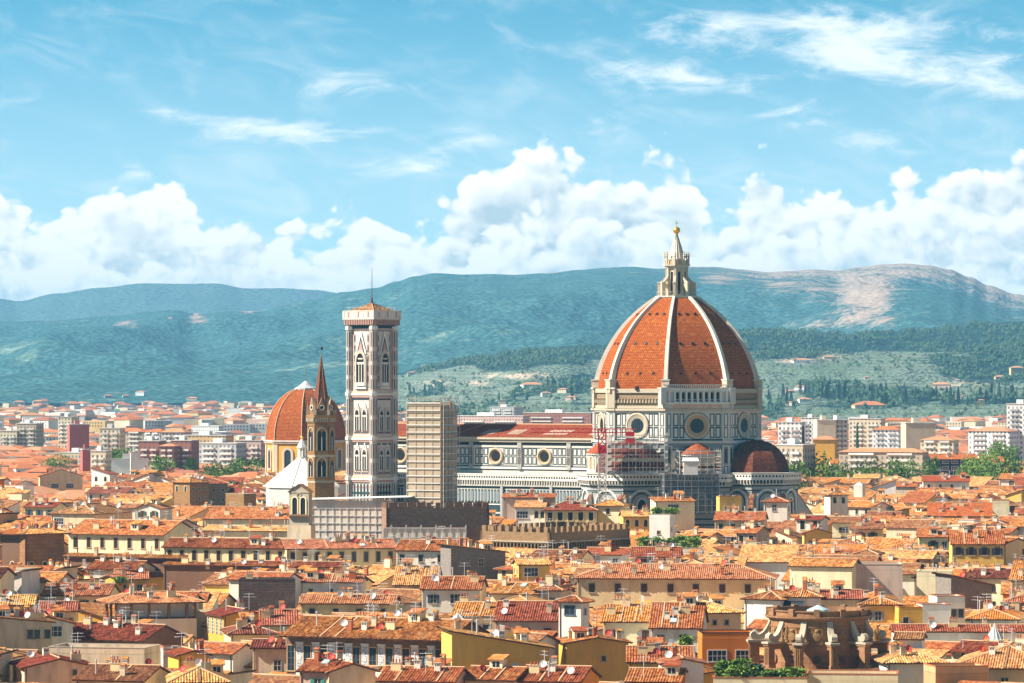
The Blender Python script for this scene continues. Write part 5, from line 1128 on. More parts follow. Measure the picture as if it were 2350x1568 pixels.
def fn(mb): mb.box(-.45, -.36, 0, .45, 0, .7, 'whiteframe'); disc_on(mb, Vector((-.12, -.36, .35)), Vector((1, 0, 0)), ZUP, Vector((0, -1, 0)), 0, 0, [(.27, .01), (.2, .03), (.001, .01)], 12, 'dark')
piece('cooler', fn)
def fn(mb):
    mb.box(-1.1, -1.0, -2.5, 1.1, 1.4, 1.3, 'palecream'); mb.box(-.6, -1.03, .1, .6, -.99, 1.0, 'glass'); mb.box(-.05, -1.05, .1, .05, -1.02, 1.0, 'whiteframe')
    mb.mesh([(-1.4, -1.35, 1.25), (1.4, -1.35, 1.25), (1.4, 1.7, 1.9), (-1.4, 1.7, 1.9), (-1.4, -1.35, 1.4), (1.4, -1.35, 1.4), (1.4, 1.7, 2.05), (-1.4, 1.7, 2.05)], [(3, 2, 1, 0), (4, 5, 6, 7), (0, 1, 5, 4), (1, 2, 6, 5), (3, 0, 4, 7)], 'tile_orange')
piece('dormer', fn)
def fn(mb): mb.box(-.6, -.9, -.05, .6, .9, .14, 'metal'); mb.box(-.5, -.8, .14, .5, .8, .17, 'skyglass')
piece('rooflight', fn)
PNAME = {'win': 'window', 'shut': 'shutter', 'chim': 'chimney', 'flue': 'flue', 'aerial': 'aerial', 'dish': 'satellite_dish', 'cooler': 'air_conditioner', 'rooflight': 'skylight', 'dormer': 'dormer'}

# ------------------------------------------------------------------ one house = wall, roof, windows, chimneys ...
PITCH = .46
def slope_face(mb, O, ex, es, nr, Wd, L, a, b, m, rib):
    """tiled slope: eave from O along ex (length Wd), up es (length L); the top edge runs from u=a to u=b"""
    top = lambda u: L*min(1.0, u/a if a > 1e-6 else 1.0, (Wd-u)/(Wd-b) if b < Wd-1e-6 else 1.0)
    u0_ = random.random()*50
    if rib > 0:
        n = max(1, round(Wd/rib)); h = rib*.30
        for i in range(n):
            x0, x1, x2 = Wd*i/n, Wd*(i+.5)/n, Wd*(i+1)/n
            t0, t1, t2 = top(x0), top(x1), top(x2)
            j_ = es*random.uniform(-.16, .04)+nr*random.uniform(-.02, .035)
            A, B, C = O+ex*x0+j_, O+ex*x1+nr*h*random.uniform(.85, 1.2)+j_, O+ex*x2+j_
            A2, B2, C2 = A+es*t0, B+es*t1, C+es*t2
            mb.face([A, B, B2, A2], m, [(u0_+x0, 0), (u0_+x1, 0), (u0_+x1, t1), (u0_+x0, t0)]); mb.face([B, C, C2, B2], m, [(u0_+x1, 0), (u0_+x2, 0), (u0_+x2, t2), (u0_+x1, t1)])
    else:
        P = [(0, 0), (Wd, 0)] + ([(b, L)] if b < Wd-1e-6 else [(Wd, L)]) + ([(a, L)] if abs(a-b) > 1e-6 else [])
        mb.face([O+ex*x+es*y for x, y in P], m, [(u0_+x, y) for x, y in P])
    if rib > 0 and Wd > 7 and L > 3:
        for _ in range(random.choice((0, 0, 1, 1, 2))):                # pale mortar seams up the slope
            x = random.uniform(max(a, .15*Wd), min(b, .85*Wd)) if b > a+1 else Wd/2
            mb.obox(O+ex*x+nr*.02, ex*.26, es*min(L, top(x)), nr*(rib*.42), 'ridge')
    P = [(0, 0), (Wd, 0)] + [(b, L)] + ([(a, L)] if abs(a-b) > 1e-6 else [])
    lo = [O+ex*x+es*y-nr*.22 for x, y in P]; mb.face(lo[::-1], 'fascia')
    mb.face([O-nr*.22, O+ex*Wd-nr*.22, O+ex*Wd+nr*.02, O+nr*.02], 'fascia')
    for q, r in ((Wd, b), (0, a)):
        mb.face([O+ex*q-nr*.22, O+ex*r+es*L-nr*.22, O+ex*r+es*L+nr*.03, O+ex*q+nr*.03], 'fascia')
def roof_and_walls(s, rib):
    """returns wall MB, roof MB and height function; local frame: front on y=0, x 0..w, inwards +y"""
    w, d, ze, sl, o, ty = s['w'], s['d'], s['ze'], s.get('sl', .30), s.get('o', .7), s['roof']
    wm, rm = s['wall'], s['tile']; wb, rb = MB(), MB(); V = Vector
    hf = {'FL': ze, 'FR': ze, 'BL': ze, 'BR': ze}; apex = None; os_ = min(o, .45)
    X, Y = V((1, 0, 0)), V((0, 1, 0))
    def sl_face(O, ex, run_dir, Wd, run, a, b):
        L = run*sqrt(1+sl*sl); es = (run_dir+ZUP*sl).normalized(); nr = ex.cross(es)
        if nr.z < 0: nr = -nr
        slope_face(rb, O, ex, es, nr, Wd, L, a, b, rm, rib)
    def cap(p, q, r=.17): rb.tube(p+ZUP*.08, q+ZUP*.08, r, r, 6, 'ridge')
    if ty == 'gable_x':
        r = d/2; zr = ze+r*sl
        sl_face(V((-os_, -o, ze-o*sl)), X, Y, w+2*os_, r+o, 0, w+2*os_); sl_face(V((w+os_, d+o, ze-o*sl)), -X, -Y, w+2*os_, r+o, 0, w+2*os_)
        cap(V((-os_, r, zr)), V((w+os_, r, zr))); apex = ('LR', zr)
        rz = lambda x, y: zr-abs(y-r)*sl
    elif ty == 'gable_y':
        r = w/2; zr = ze+r*sl
        sl_face(V((-o, d+os_, ze-o*sl)), -Y, X, d+2*os_, r+o, 0, d+2*os_); sl_face(V((w+o, -os_, ze-o*sl)), Y, -X, d+2*os_, r+o, 0, d+2*os_)
        cap(V((r, -os_, zr)), V((r, d+os_, zr))); apex = ('FB', zr)
        rz = lambda x, y: zr-abs(x-r)*sl
    elif ty in ('hip', 'pyr'):
        W2, D2 = w+2*o, d+2*o; r = min(W2, D2)/2; zb = ze-o*sl; zr = zb+r*sl
        for O, ex, ru, Wd in ((V((-o, -o, zb)), X, Y, W2), (V((w+o, -o, zb)), Y, -X, D2), (V((w+o, d+o, zb)), -X, -Y, W2), (V((-o, d+o, zb)), -Y, X, D2)):
            sl_face(O, ex, ru, Wd, r, r, Wd-r)
        A, B = (V((-o+r, d/2, zr)), V((w+o-r, d/2, zr))) if W2 >= D2 else (V((w/2, -o+r, zr)), V((w/2, d+o-r, zr)))
        if (A-B).length > .3: cap(A, B)
        for P, Q in ((V((-o, -o, zb)), A), (V((w+o, -o, zb)), B if W2 >= D2 else A), (V((w+o, d+o, zb)), B), (V((-o, d+o, zb)), A if W2 >= D2 else B)): cap(P, Q, .15)
        rz = lambda x, y: zb+min(x+o, w+o-x, y+o, d+o-y)*sl
    elif ty.startswith('shed'):
        k = ty[5:] or 'f'
        if k == 'f': sl_face(V((-os_, -o, ze-o*sl)), X, Y, w+2*os_, d+2*o, 0, w+2*os_); hf['BL'] = hf['BR'] = ze+d*sl; rz = lambda x, y: ze+y*sl
        elif k == 'l': sl_face(V((-o, d+os_, ze-o*sl)), -Y, X, d+2*os_, w+2*o, 0, d+2*os_); hf['FR'] = hf['BR'] = ze+w*sl; rz = lambda x, y: ze+x*sl
        else: sl_face(V((w+o, -os_, ze-o*sl)), Y, -X, d+2*os_, w+2*o, 0, d+2*os_); hf['FL'] = hf['BL'] = ze+w*sl; rz = lambda x, y: ze+(w-x)*sl
    else:                                                               # flat terrace behind a parapet
        pz = ze; t = .3; zf = ze-.9
        rb.face([(t, t, zf), (w-t, t, zf), (w-t, d-t, zf), (t, d-t, zf)], 'terrace')
        for a in ((-.06, -.06, w+.06, t), (w-t, t, w+.06, d-t), (-.06, d-t, w+.06, d+.06), (-.06, t, t, d-t)): rb.box(a[0], a[1], ze, a[2], a[3], ze+.14, s.get('coping', 'claypot'))
        for a in ((t, 0, w-t, t), (w-t, 0, w, d), (t, d-t, w-t, d), (0, 0, t, d)):
            rb.box(a[0]+.002, a[1]+.002, zf-.2, a[2]-.002, a[3]-.002, ze, wm)
        rz = lambda x, y: zf
        wb_h = zf-.2; hf = {k: wb_h for k in hf}
    z0 = s.get('z0', 0.0)
    def wall(A, B, ha, hb, ap=None):
        pts = [(A[0], A[1], z0), (B[0], B[1], z0), (B[0], B[1], hb-.04)]
        if ap: pts.append(((A[0]+B[0])/2, (A[1]+B[1])/2, ap-.04))
        pts.append((A[0], A[1], ha-.04)); wb.face(pts, wm)
    aF = apex[1] if apex and apex[0] == 'FB' else None; aL = apex[1] if apex and apex[0] == 'LR' else None
    wall((0, 0), (w, 0), hf['FL'], hf['FR'], aF); wall((w, 0), (w, d), hf['FR'], hf['BR'], aL); wall((w, d), (0, d), hf['BR'], hf['BL'], aF); wall((0, d), (0, 0), hf['BL'], hf['FL'], aL)
    if ty != 'flat' and s.get('gutter', True):                         # rain pipe on the front
        xg = s.get('pipe', .35)
        if xg is not None: wb.tube((xg, -.1, z0), (xg, -.1, ze-.25), .07, .07, 5, 'rust', False)
    if s.get('band'): wb.box(-.02, -.14, ze-s['band'], w+.02, 0, ze-s['band']+.3, 'stone')
    return wb, rb, rz, hf
def house_parts(s, rng, rib):
    """list of (part name, MB or piece key, matrix, parent index)"""
    w, d, ze = s['w'], s['d'], s['ze']; wb, rb, rz, hf = roof_and_walls(s, rib)
    P = [('wall', wb, None, None), ('roof', rb, None, None)]
    I = Matrix.Identity(4); T = Matrix.Translation
    faces = {'F': (I, w), 'R': (T((w, 0, 0)) @ Matrix.Rotation(pi/2, 4, 'Z'), d), 'L': (T((0, d, 0)) @ Matrix.Rotation(-pi/2, 4, 'Z'), d)}
    def place(face, kind, x, z, shc=None):
        M = faces[face][0] @ T((x, 0, z)); P.append(('window', kind, M, 0)); ix = len(P)-1
        if shc:
            hw = {'win_sash': 1.15, 'win_dark': 1.1, 'win_brown': 1.35, 'win_tall': 1.05}.get(kind, 1.1)/2+.36
            for sg in (-1, 1): P.append(('shutter', 'shut_'+shc, M @ T((sg*hw, 0, 0)), ix))
    for spec in s.get('wins', ()):
        face, kind, n, rows, drop, shc = (tuple(spec)+(None,))[:6]
        L = faces[face][1]; top = {'F': min(hf['FL'], hf['FR']), 'R': min(hf['FR'], hf['BR']), 'L': min(hf['FL'], hf['BL'])}[face]
        xs = [L*(i+.5)/n for i in range(n)] if isinstance(n, int) else [L*q for q in n]
        for r in range(rows):
            for x in xs:
                if rng.random() < s.get('skip', 0): continue
                place(face, kind, x, top-drop-r*3.5, shc)
    nf = s['roof'] == 'flat'
    for kind, n in s.get('extra', ()):
        for _ in range(n):
            for _t in range(6):
                x, y = rng.uniform(.12, .88)*w, rng.uniform(.1, .9)*d
                if kind == 'rooflight' and (s['roof'] != 'gable_x' or y > d*.42): continue
                break
            else: continue
            z = rz(x, y); M = T((x, y, z+(.0 if not nf else 0)))
            if kind == 'rooflight': M = M @ Matrix.Rotation(math.atan(s.get('sl', .3)), 4, 'X') @ T((0, 0, .12))
            elif kind.startswith('dish'): M = M @ Matrix.Rotation(radians(rng.uniform(-35, 35))-radians(s['phi']), 4, 'Z')
            elif kind.startswith('aerial'): M = M @ Matrix.Rotation(radians(rng.uniform(-50, 50)), 4, 'Z')
            elif kind == 'cooler':
                M = T((x, -.02, ze-rng.uniform(2.5, 5)))
            P.append((PNAME[kind.split('_')[0]], kind, M, 1 if kind != 'cooler' else 0))
    return P
def emit_thing(s, P):
    t = thing(s['name'], s['label'], s['cat'], (s['x'], s['y'], 0), radians(s['phi']), s.get('group'))
    made = []
    for nm, g, M, par in P:
        if isinstance(g, str): o = bpy.data.objects.new(nm, piece_data(g, nm)); COL.objects.link(o)
        else: o = g.build(nm)
        if par is None: o.parent = t
        else: o.parent = made[par][0]; 
        W_ = M if M is not None else Matrix.Identity(4)
        pw = made[par][1] if par is not None else Matrix.Identity(4)
        o.matrix_basis = pw.inverted() @ W_
        made.append((o, W_))
    return t
def emit_merge(big, s, P):
    B = Matrix.Translation((s['x'], s['y'], 0)) @ Matrix.Rotation(radians(s['phi']), 4, 'Z')
    for nm, g, M, par in P:
        mb = PIECE[g][0] if isinstance(g, str) else g
        big.join(mb, B @ M if M is not None else B)

def corners(s):
    a = radians(s['phi']); tx, ty = cos(a), sin(a); x, y, w, d = s['x'], s['y'], s['w'], s['d']
    return [(x, y), (x+tx*w, y+ty*w), (x+tx*w-ty*d, y+ty*w+tx*d), (x-ty*d, y+tx*d)]
def roof_top(s):
    sl = s.get('sl', .3); ty = s['roof']
    return s['ze']+{'gable_x': s['d']/2*sl, 'gable_y': s['w']/2*sl, 'hip': min(s['w'], s['d'])/2*sl, 'pyr': min(s['w'], s['d'])/2*sl, 'flat': .2, 'shed_f': s['d']*sl, 'shed_l': s['w']*sl, 'shed_r': s['w']*sl}[ty]
def pbox(s):
    us, vs = [], []
    for z in (s['ze'], roof_top(s)):
        for x, y in corners(s): u, v = proj(x, y, z); us.append(u); vs.append(v)
    return min(us), max(us), min(vs), max(vs)
HAND = []; ZF = 18.6
def hh(label, cat, uL, uR, vE, ze, phi=0, vR=None, d=None, roof='gable_x', wall='cream', tile='tile_orange', wins=(), extra=(), vB=None, name=None, anchor=None, **kw):
    """house whose front eave spans uL..uR in the photo; vE is measured at the end nearer to the viewer"""
    Y = F*(H-ze)/(vE-V0); vb_ = vB if vB is not None else vE+35
    if Y > 740 or vE < 1345:                                           # stands behind the roofs that hide its foot
        Y = max(Y, F*(H-ZF)/(vb_-V0)+7)
        if uL > 1060 and uR < 1880 and vE < 1200: Y = min(Y, 1150+(1200-vE)*.6)      # in front of the cathedral
        ze = H-(vE-V0)*Y/F
    a = radians(phi); tx, ty = cos(a), sin(a)
    if anchor is None: anchor = 'R' if phi <= 0 else 'L'
    if anchor == 'R':
        xr = PX(uR, Y); k = (uL-UC)/F; w = (k*Y-xr)/(k*ty-tx); w = abs(w); x, y = xr-tx*w, Y-ty*w
    else:
        x = PX(uL, Y); k = (uR-UC)/F; w = (k*Y-x)/(tx-k*ty); y = Y
    s = dict(label=label, cat=cat, name=name or cat.replace(' ', '_'), x=x, y=y, phi=phi, w=w, d=d or 10, ze=ze, roof=roof, wall=wall, tile=tile, wins=wins, extra=extra, hand=True, **kw)
    if vR is not None and d is None and roof != 'flat':
        lo_, hi_ = 3.0, 26.0
        for _ in range(30):
            s['d'] = (lo_+hi_)/2
            (u, v) = proj(PX((uL+uR)/2, Y), Y+s['d']/2*cos(a) if roof != 'shed_f' else Y+s['d']*cos(a), roof_top(s))
            if v > vR: lo_ = s['d']
            else: hi_ = s['d']
    s['vB'] = vB if vB is not None else vE+35
    HAND.append(s); return s
# ------------------------------------------------------------------ buildings one can point to in the photograph
SH = dict
hh('long cream palazzo wing with orange roof, seven tall windows and rain pipes', 'palazzo', 158, 376, 1226, 28, -24, 1196, roof='gable_x', wall='palecream', tile='tile_red', wins=[('F', 'win_tall', 7, 1, 3.8)], extra=[('chim_white', 1), ('aerial', 2)], vB=1282, o=.9, sl=.34, pipe=2.6)
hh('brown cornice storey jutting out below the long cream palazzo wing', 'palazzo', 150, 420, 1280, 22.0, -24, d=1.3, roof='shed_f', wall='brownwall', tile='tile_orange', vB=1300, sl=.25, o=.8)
hh('long cream wing with a row of small windows, between two taller wings', 'palazzo', 376, 658, 1257, 25.0, -17, 1238, wall='cream', tile='tile_orange', wins=[('F', 'win_tall', 10, 1, 3.5)], extra=[('chim_hat', 2), ('aerial', 2)], vB=1295, sl=.34)
hh('narrow tiled ledge with dark cornice below the row of small windows', 'palazzo', 376, 700, 1299, 20.5, -17, d=1.2, roof='shed_f', wall='brownwall', tile='tile_red', vB=1312, sl=.25)
hh('shaded cream wing with nine dark windows, angled away to the right', 'palazzo', 658, 910, 1258, 24.6, 14, 1240, wall='cream', tile='tile_pale', wins=[('F', 'win_tall', 9, 1, 3.6)], extra=[('rooflight', 2), ('chim_hat', 1)], vB=1296, sl=.34)
hh('broad pale orange roof rising behind the shaded cream wing', 'palazzo', 770, 1010, 1245, 23, 8, 1214, roof='hip', wall='tan', tile='tile_pale', d=16, vB=1250, sl=.34)
hh('cream church block with small square windows beside the stone bell gable', 'church block', 470, 664, 1190, 28.5, -12, 1164, wall='palecream', tile='tile_orange', wins=[('F', 'win_small', 5, 1, 3.2)], vB=1216, sl=.36)
hh('lower cream nave wall with tiled lean-to below the church block', 'church block', 466, 690, 1218, 25.0, -12, 1210, roof='shed_f', wall='palecream', tile='tile_pale', vB=1244, sl=.2)
hh('cream terrace with arches and short pillars in front of the bell gable', 'terrace house', 672, 790, 1225, 24, -6, roof='flat', wall='cream', d=7, wins=[('F', 'win_arch', 4, 1, 4.2)], vB=1245, coping='stone')
hh('grey stained stone block with dark ivy beside the bell gable', 'stone house', 690, 808, 1192, 27, -6, roof='flat', wall='greystone', d=8, wins=[('F', 'win_small', 2, 1, 4.5)], vB=1225)
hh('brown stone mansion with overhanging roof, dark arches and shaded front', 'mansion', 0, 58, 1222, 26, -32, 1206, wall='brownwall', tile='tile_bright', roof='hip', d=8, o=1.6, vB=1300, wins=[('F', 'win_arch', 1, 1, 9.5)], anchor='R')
hh('brown stone flank with tall blind arches and corbel table', 'mansion', 58, 148, 1222, 26.05, 36, 1204, wall='pietra', tile='tile_orange', roof='hip', d=5, o=1.3, wins=[('F', 'win_arch', 3, 1, 9.5)], vB=1300)
hh('square rubble stone house with hipped roof, lit on one side, shaded on the other', 'tower house', 397, 436, 1106, 27.5, -42, roof='hip', wall='sandstone', tile='tile_orange', d=9.5, wins=[('F', 'win_arch', 2, 1, 3.6), ('R', 'win_small', 3, 2, 3.2)], vB=1162, sl=.34)
hh('rubble stone house wing with brown hipped roof and small dark windows', 'tower house', 437, 523, 1109, 26.5, 20, roof='hip', wall='roughbrown', tile='tile_orange', d=10, wins=[('F', 'win_small', 4, 2, 3.2)], vB=1162, sl=.34)
hh('flat topped rough stone stump tower with tan sunlit face', 'stone tower', 518, 560, 1134, 24.5, -38, roof='flat', wall='sandstone', d=6.5, vB=1170, coping='stone')
hh('cream facade with tall glazed bay and stepped roofline', 'house', 92, 190, 1092, 22, 10, 1086, roof='gable_y', wall='beige', tile='tile_red', d=12, wins=[('F', 'win_wide', [.35, .7], 1, 5.5)], vB=1147)
hh('pale hipped roof house with a large glazed corner window', 'house', 118, 216, 1178, 26, -22, 1150, roof='hip', wall='beige', tile='tile_brown', wins=[('F', 'win_wide', [.18], 1, 3.6)], extra=[('chim_hat', 1)], vB=1210, sl=.34)
hh('small red roofed house with two dark windows and roof lights', 'house', 56, 125, 1163, 22, -18, 1152, wall='cream', tile='tile_red', wins=[('F', 'win_dark', 3, 1, 3.0, 'blueshut')], extra=[('rooflight', 2)], vB=1185)
hh('bright yellow house with pale orange roof and two small windows', 'house', 266, 340, 1327, 16, 6, 1307, wall='yellow', tile='tile_pale', wins=[('F', 'win_sash', 2, 1, 3.4)], extra=[('chim_brick', 2), ('chim_pots', 1)], vB=1360, roof='gable_x')
hh('yellow gable end with a leafy roof terrace beside the bright yellow house', 'house', 235, 266, 1326, 16.2, -38, 1312, wall='yellow', tile='tile_pale', roof='gable_y', wins=[('F', 'win_door', 1, 1, 5.2)], vB=1358)
hh('low house with broad orange roof above the yellow terrace', 'house', 200, 312, 1306, 18, -20, 1288, wall='white', tile='tile_red', extra=[('chim_white', 1), ('aerial', 2), ('dish_white', 1)], vB=1325)
hh('white loggia house with hipped pale roof and open pillared gallery', 'loggia house', 265, 452, 1379, 20, 18, roof='hip', wall='white', tile='tile_pale', d=9.5, o=1.5, vB=1452, loggia=True, extra=[('chim_pots', 1), ('chim_hat', 1)], anchor='L')
hh('wide red roof with brown eaves running below the white loggia', 'palazzo', 138, 332, 1466, 14.5, -27, 1434, wall='brownwall', tile='tile_orange', o=1.3, d=14, extra=[('chim_white', 2), ('aerial', 3), ('flue', 1)], vB=1480, sl=.32, wins=[('F', 'win_arch', 5, 1, 3.6)])
hh('stained ochre blank wall with three dark windows and sloping top', 'house', -12, 120, 1428, 18.5, 14, roof='shed_r', sl=.10, wall='stained', tile='tile_brown', d=9, wins=[('F', 'win_dark', [.62, .74, .92], 1, 3.2)], extra=[('dish_red', 1), ('aerial', 3)], vB=1486)
hh('grey white gable wall with shallow red roof above the ochre wall', 'house', 50, 168, 1430, 17.5, 12, roof='gable_y', wall='white', tile='tile_red', d=10, sl=.26, wins=[('F', 'win_wide', [.62], 1, 2.6)], vB=1450)
hh('cream house with ribbed pale roof and three small dark windows', 'house', 92, 176, 1400, 18, 4, 1381, wall='cream', tile='tile_pale', wins=[('F', 'win_small', [.25, .6, .85], 1, 2.6)], extra=[('aerial', 1), ('chim_hat', 1)], vB=1425)
hh('cream house with long pale roof at the edge above green netting', 'house', -20, 78, 1386, 18, 3, 1366, wall='cream', tile='tile_pale', extra=[('dish_red', 1), ('dish_white', 1), ('chim_white', 1)], wins=[('F', 'win_dark', 3, 1, 3)], vB=1410)
hh('pale house with broad pale roof and a dark chimney', 'house', 98, 248, 1364, 18, -5, 1340, wall='palecream', tile='tile_pale', wins=[('F', 'win_dark', 4, 1, 3, 'greenshut')], extra=[('chim_brick', 2), ('aerial', 1)], vB=1385)
hh('long grey white terrace wall streaked with stains', 'terrace house', 112, 332, 1488, 15, -12, roof='flat', wall='stained', d=10, vB=1528, coping='stone', extra=[('aerial', 1)])
hh('big stained gable house with red roof and one shuttered vent', 'house', 57, 217, 1530, 15.5, 16, roof='gable_y', wall='stained', tile='tile_red', d=13, sl=.22, wins=[('F', 'win_small', [.72], 1, 1.6), ('L', 'win_brown', 2, 1, 3.4)], vB=1568)
hh('ochre house with arched white windows and a blank gable', 'house', 514, 608, 1412, 17.5, 22, roof='gable_y', wall='ochre', tile='tile_red', d=11, sl=.25, vB=1442, wins=[('L', 'win_archwhite', 4, 1, 4.0)], extra=[('cooler', 0)])
hh('blank dark brick tower block with chimney stack on top', 'brick tower', 548, 678, 1330, 20, 3, roof='flat', wall='darkbrick', d=8, vB=1406, extra=[('chim_big', 1), ('aerial', 1)], coping='darkbrick')
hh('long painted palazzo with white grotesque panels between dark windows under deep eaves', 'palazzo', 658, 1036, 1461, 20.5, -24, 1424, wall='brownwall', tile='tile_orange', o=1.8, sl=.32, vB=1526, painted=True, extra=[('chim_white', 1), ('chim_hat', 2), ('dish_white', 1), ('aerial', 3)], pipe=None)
hh('large blank mustard wall sloping down beside the painted palazzo', 'house', 1037, 1262, 1484, 19.6, 10, roof='shed_r', sl=.17, wall='mustard', tile='tile_pale', d=11, vB=1545, anchor='R', extra=[('aerial', 2)], pipe=None)
hh('second mustard wall with a gable top and one small square hole', 'house', 1300, 1442, 1474, 17.5, 8, roof='gable_y', sl=.16, wall='mustard', tile='tile_orange', d=10, vB=1560, wins=[('F', 'win_small', [.6], 1, 3.4)], extra=[('chim_pots', 1)], pipe=None)
hh('pale row house with ribbed red roof and copper glass lantern', 'house', 1040, 1140, 1411, 19, -8, 1383, wall='palecream', tile='tile_orange', wins=[('F', 'win_dark', [.75], 1, 3.6, 'greyshut')], extra=[('chim_hat', 1), ('flue', 1), ('dish_white', 0)], vB=1440, sl=.36)
hh('pinkish row house with ribbed red roof and grey shutters, beside the white turret', 'house', 1136, 1281, 1422, 19, -6, 1381, wall='pink', tile='tile_orange', wins=[('F', 'win_brown', 3, 1, 3.6, 'greyshut')], extra=[('chim_hat', 1), ('aerial', 1)], vB=1446, sl=.36)
hh('tall white square turret with tiled cap and blue framed window', 'turret', 1282, 1333, 1378, 24, -26, roof='pyr', wall='white', tile='tile_orange', d=3.6, o=.8, wins=[('F', 'win_blue', [.5], 1, 2.6), ('R', 'win_small', 1, 1, 2.6)], vB=1460, sl=.36)
hh('white house with wide dark glazed bay and ribbed red roof', 'house', 968, 1102, 1350, 20, -6, 1324, wall='white', tile='tile_orange', wins=[('F', 'win_sash', [.2], 1, 3.2, 'blueshut'), ('F', 'win_wide', [.62], 1, 3.2)], extra=[('dish_white', 1), ('aerial', 2)], vB=1408, sl=.36)
hh('small yellow house with one wide grey window and ribbed pale roof', 'house', 1190, 1262, 1294, 21, 10, 1280, wall='yellow', tile='tile_pale', wins=[('F', 'win_wide', [.4], 1, 2.9), ('L', 'win_small', 2, 1, 2.2)], vB=1334, d=7)
hh('white house with shuttered windows and grey stone gable below the fortress', 'house', 910, 1035, 1262, 24, -12, 1240, wall='white', tile='tile_red', wins=[('F', 'win_dark', [.1, .45, .8], 1, 3.0)], extra=[('chim_white', 1)], vB=1308, sl=.34)
hh('rough grey stone party wall with stepped top beside the white house', 'stone wall house', 1035, 1160, 1268, 23, 22, roof='shed_r', sl=.12, wall='greystone', tile='tile_orange', d=7, wins=[('F', 'win_sash', [.55], 1, 3.4)], vB=1330, extra=[('chim_hat', 1), ('chim_brick', 1)], pipe=None)
hh('long sandy cream palazzo with seven dark shuttered windows and pale tiled roof', 'palazzo', 1324, 1772, 1326, 19.5, -6, 1296, wall='cream', tile='tile_pale', wins=[('F', 'win_brown', [.077, .21, .345, .48, .61, .745, .875], 1, 3.5)], extra=[('chim_white', 3), ('chim_pots', 3), ('aerial', 3), ('dish_red', 1)], vB=1396, o=.9, roof='hip', sl=.32)
hh('white house with grey stained gable and shuttered windows below the fortress arcade', 'house', 1340, 1436, 1310-38, 22, -16, 1258, wall='white', tile='tile_red', wins=[('F', 'win_sash', 2, 1, 3.0, 'greyshut')], extra=[('dish_red', 1), ('flue', 1)], vB=1285)
hh('low brown roofed house below the fortress arcade', 'house', 1220, 1330, 1282, 20, -18, 1263, wall='beige', tile='tile_brown', extra=[('aerial', 2)], vB=1290)
hh('bright white square tower with roof garden and arched slit', 'white tower', 1490, 1537, 1181, 30, -16, roof='flat', wall='brightwhite', d=6.4, wins=[('F', 'win_small', [.45], 1, 4.5), ('R', 'win_small', [.3], 1, 3.6)], vB=1245, coping='stone')
hh('cream penthouse with wide dark loggia behind the roof garden', 'penthouse', 1505, 1594, 1150, 29, 10, 1144, roof='shed_f', wall='palecream', tile='tile_orange', d=8, wins=[('F', 'win_wide', [.45], 1, 3.0)], vB=1215, sl=.12)
hh('cream square turret house with tiled cap below the cranes', 'turret', 1368, 1428, 1158, 27, -20, roof='pyr', wall='palecream', tile='tile_orange', d=6.5, o=1.0, wins=[('F', 'win_dark', [.45], 1, 3.0), ('R', 'win_dark', 2, 1, 3.0)], vB=1210, sl=.36)
hh('cream terraced house with row of dark doors and red hipped roof', 'house', 1250, 1368, 1169, 25, -3, 1151, roof='hip', wall='cream', tile='tile_red', wins=[('F', 'win_door', 5, 1, 3.4)], vB=1212, sl=.36)
hh('small cream house with open roof loggia and two arched windows', 'house', 1182, 1250, 1163, 25.5, -6, 1150, wall='white', tile='tile_pale', wins=[('F', 'win_arch', [.72, .92], 1, 3.4), ('F', 'win_wide', [.25], 1, 3.4)], vB=1205)
hh('pale pink house with flat red roof in front of the nave', 'house', 1155, 1272, 1141, 24.5, -3, 1136, wall='pink', tile='tile_red', roof='shed_f', sl=.15, d=6, vB=1162, extra=[('chim_white', 2)])
hh('tan house with orange shaded front and small arched windows', 'house', 1430, 1492, 1184, 26, 4, 1172, wall='yellow', tile='tile_pale', wins=[('F', 'win_arch', 3, 1, 3.2)], vB=1208)
hh('yellow stepped tower house with battlement chimneys', 'tower house', 1651, 1702, 1140, 29, 8, roof='flat', wall='yellow', d=5, wins=[('F', 'win_small', 2, 2, 2.8)], vB=1196, extra=[('chim_white', 2)])
hh('white corner house with tiled cap and two barred windows', 'turret', 1753, 1806, 1150, 29, -14, roof='pyr', wall='white', tile='tile_orange', d=6.5, o=.8, wins=[('F', 'win_sash', [.45], 1, 3.0), ('R', 'win_sash', [.4], 1, 3.0)], vB=1195, sl=.3)
hh('white house with wide dark eaves and low red roof beside the corner house', 'house', 1640, 1752, 1193, 25, -8, 1175, wall='beige', tile='tile_red', wins=[('F', 'win_dark', 4, 1, 3.0)], extra=[('chim_hat', 1)], vB=1215)
hh('low house with long ribbed roof and white awnings below the plants', 'house', 1450, 1560, 1276, 20, -4, 1256, wall='white', tile='tile_red', wins=[('F', 'win_wide', [.3, .7], 1, 2.6)], vB=1295, extra=[('dish_white', 2)])
hh('orange tan house with one shuttered door and shaded gable', 'house', 1845, 1905, 1222, 23, 6, 1213, roof='gable_y', wall='yellow', tile='tile_orange', wins=[('F', 'win_small', 2, 1, 3.4)], vB=1250)
hh('grey house with dark doorways and sunlit cream gable', 'house', 1690, 1735, 1222, 23, -25, 1208, wall='grey', tile='tile_orange', wins=[('F', 'win_door', 2, 1, 3.4)], vB=1250)
hh('cream house with two tall green shuttered doors and tan roof', 'house', 1953, 2024, 1212, 24, -7, 1198, wall='cream', tile='tile_brown', wins=[('F', 'win_brown', [.3, .7], 1, 3.2, 'greenshut')], vB=1234)
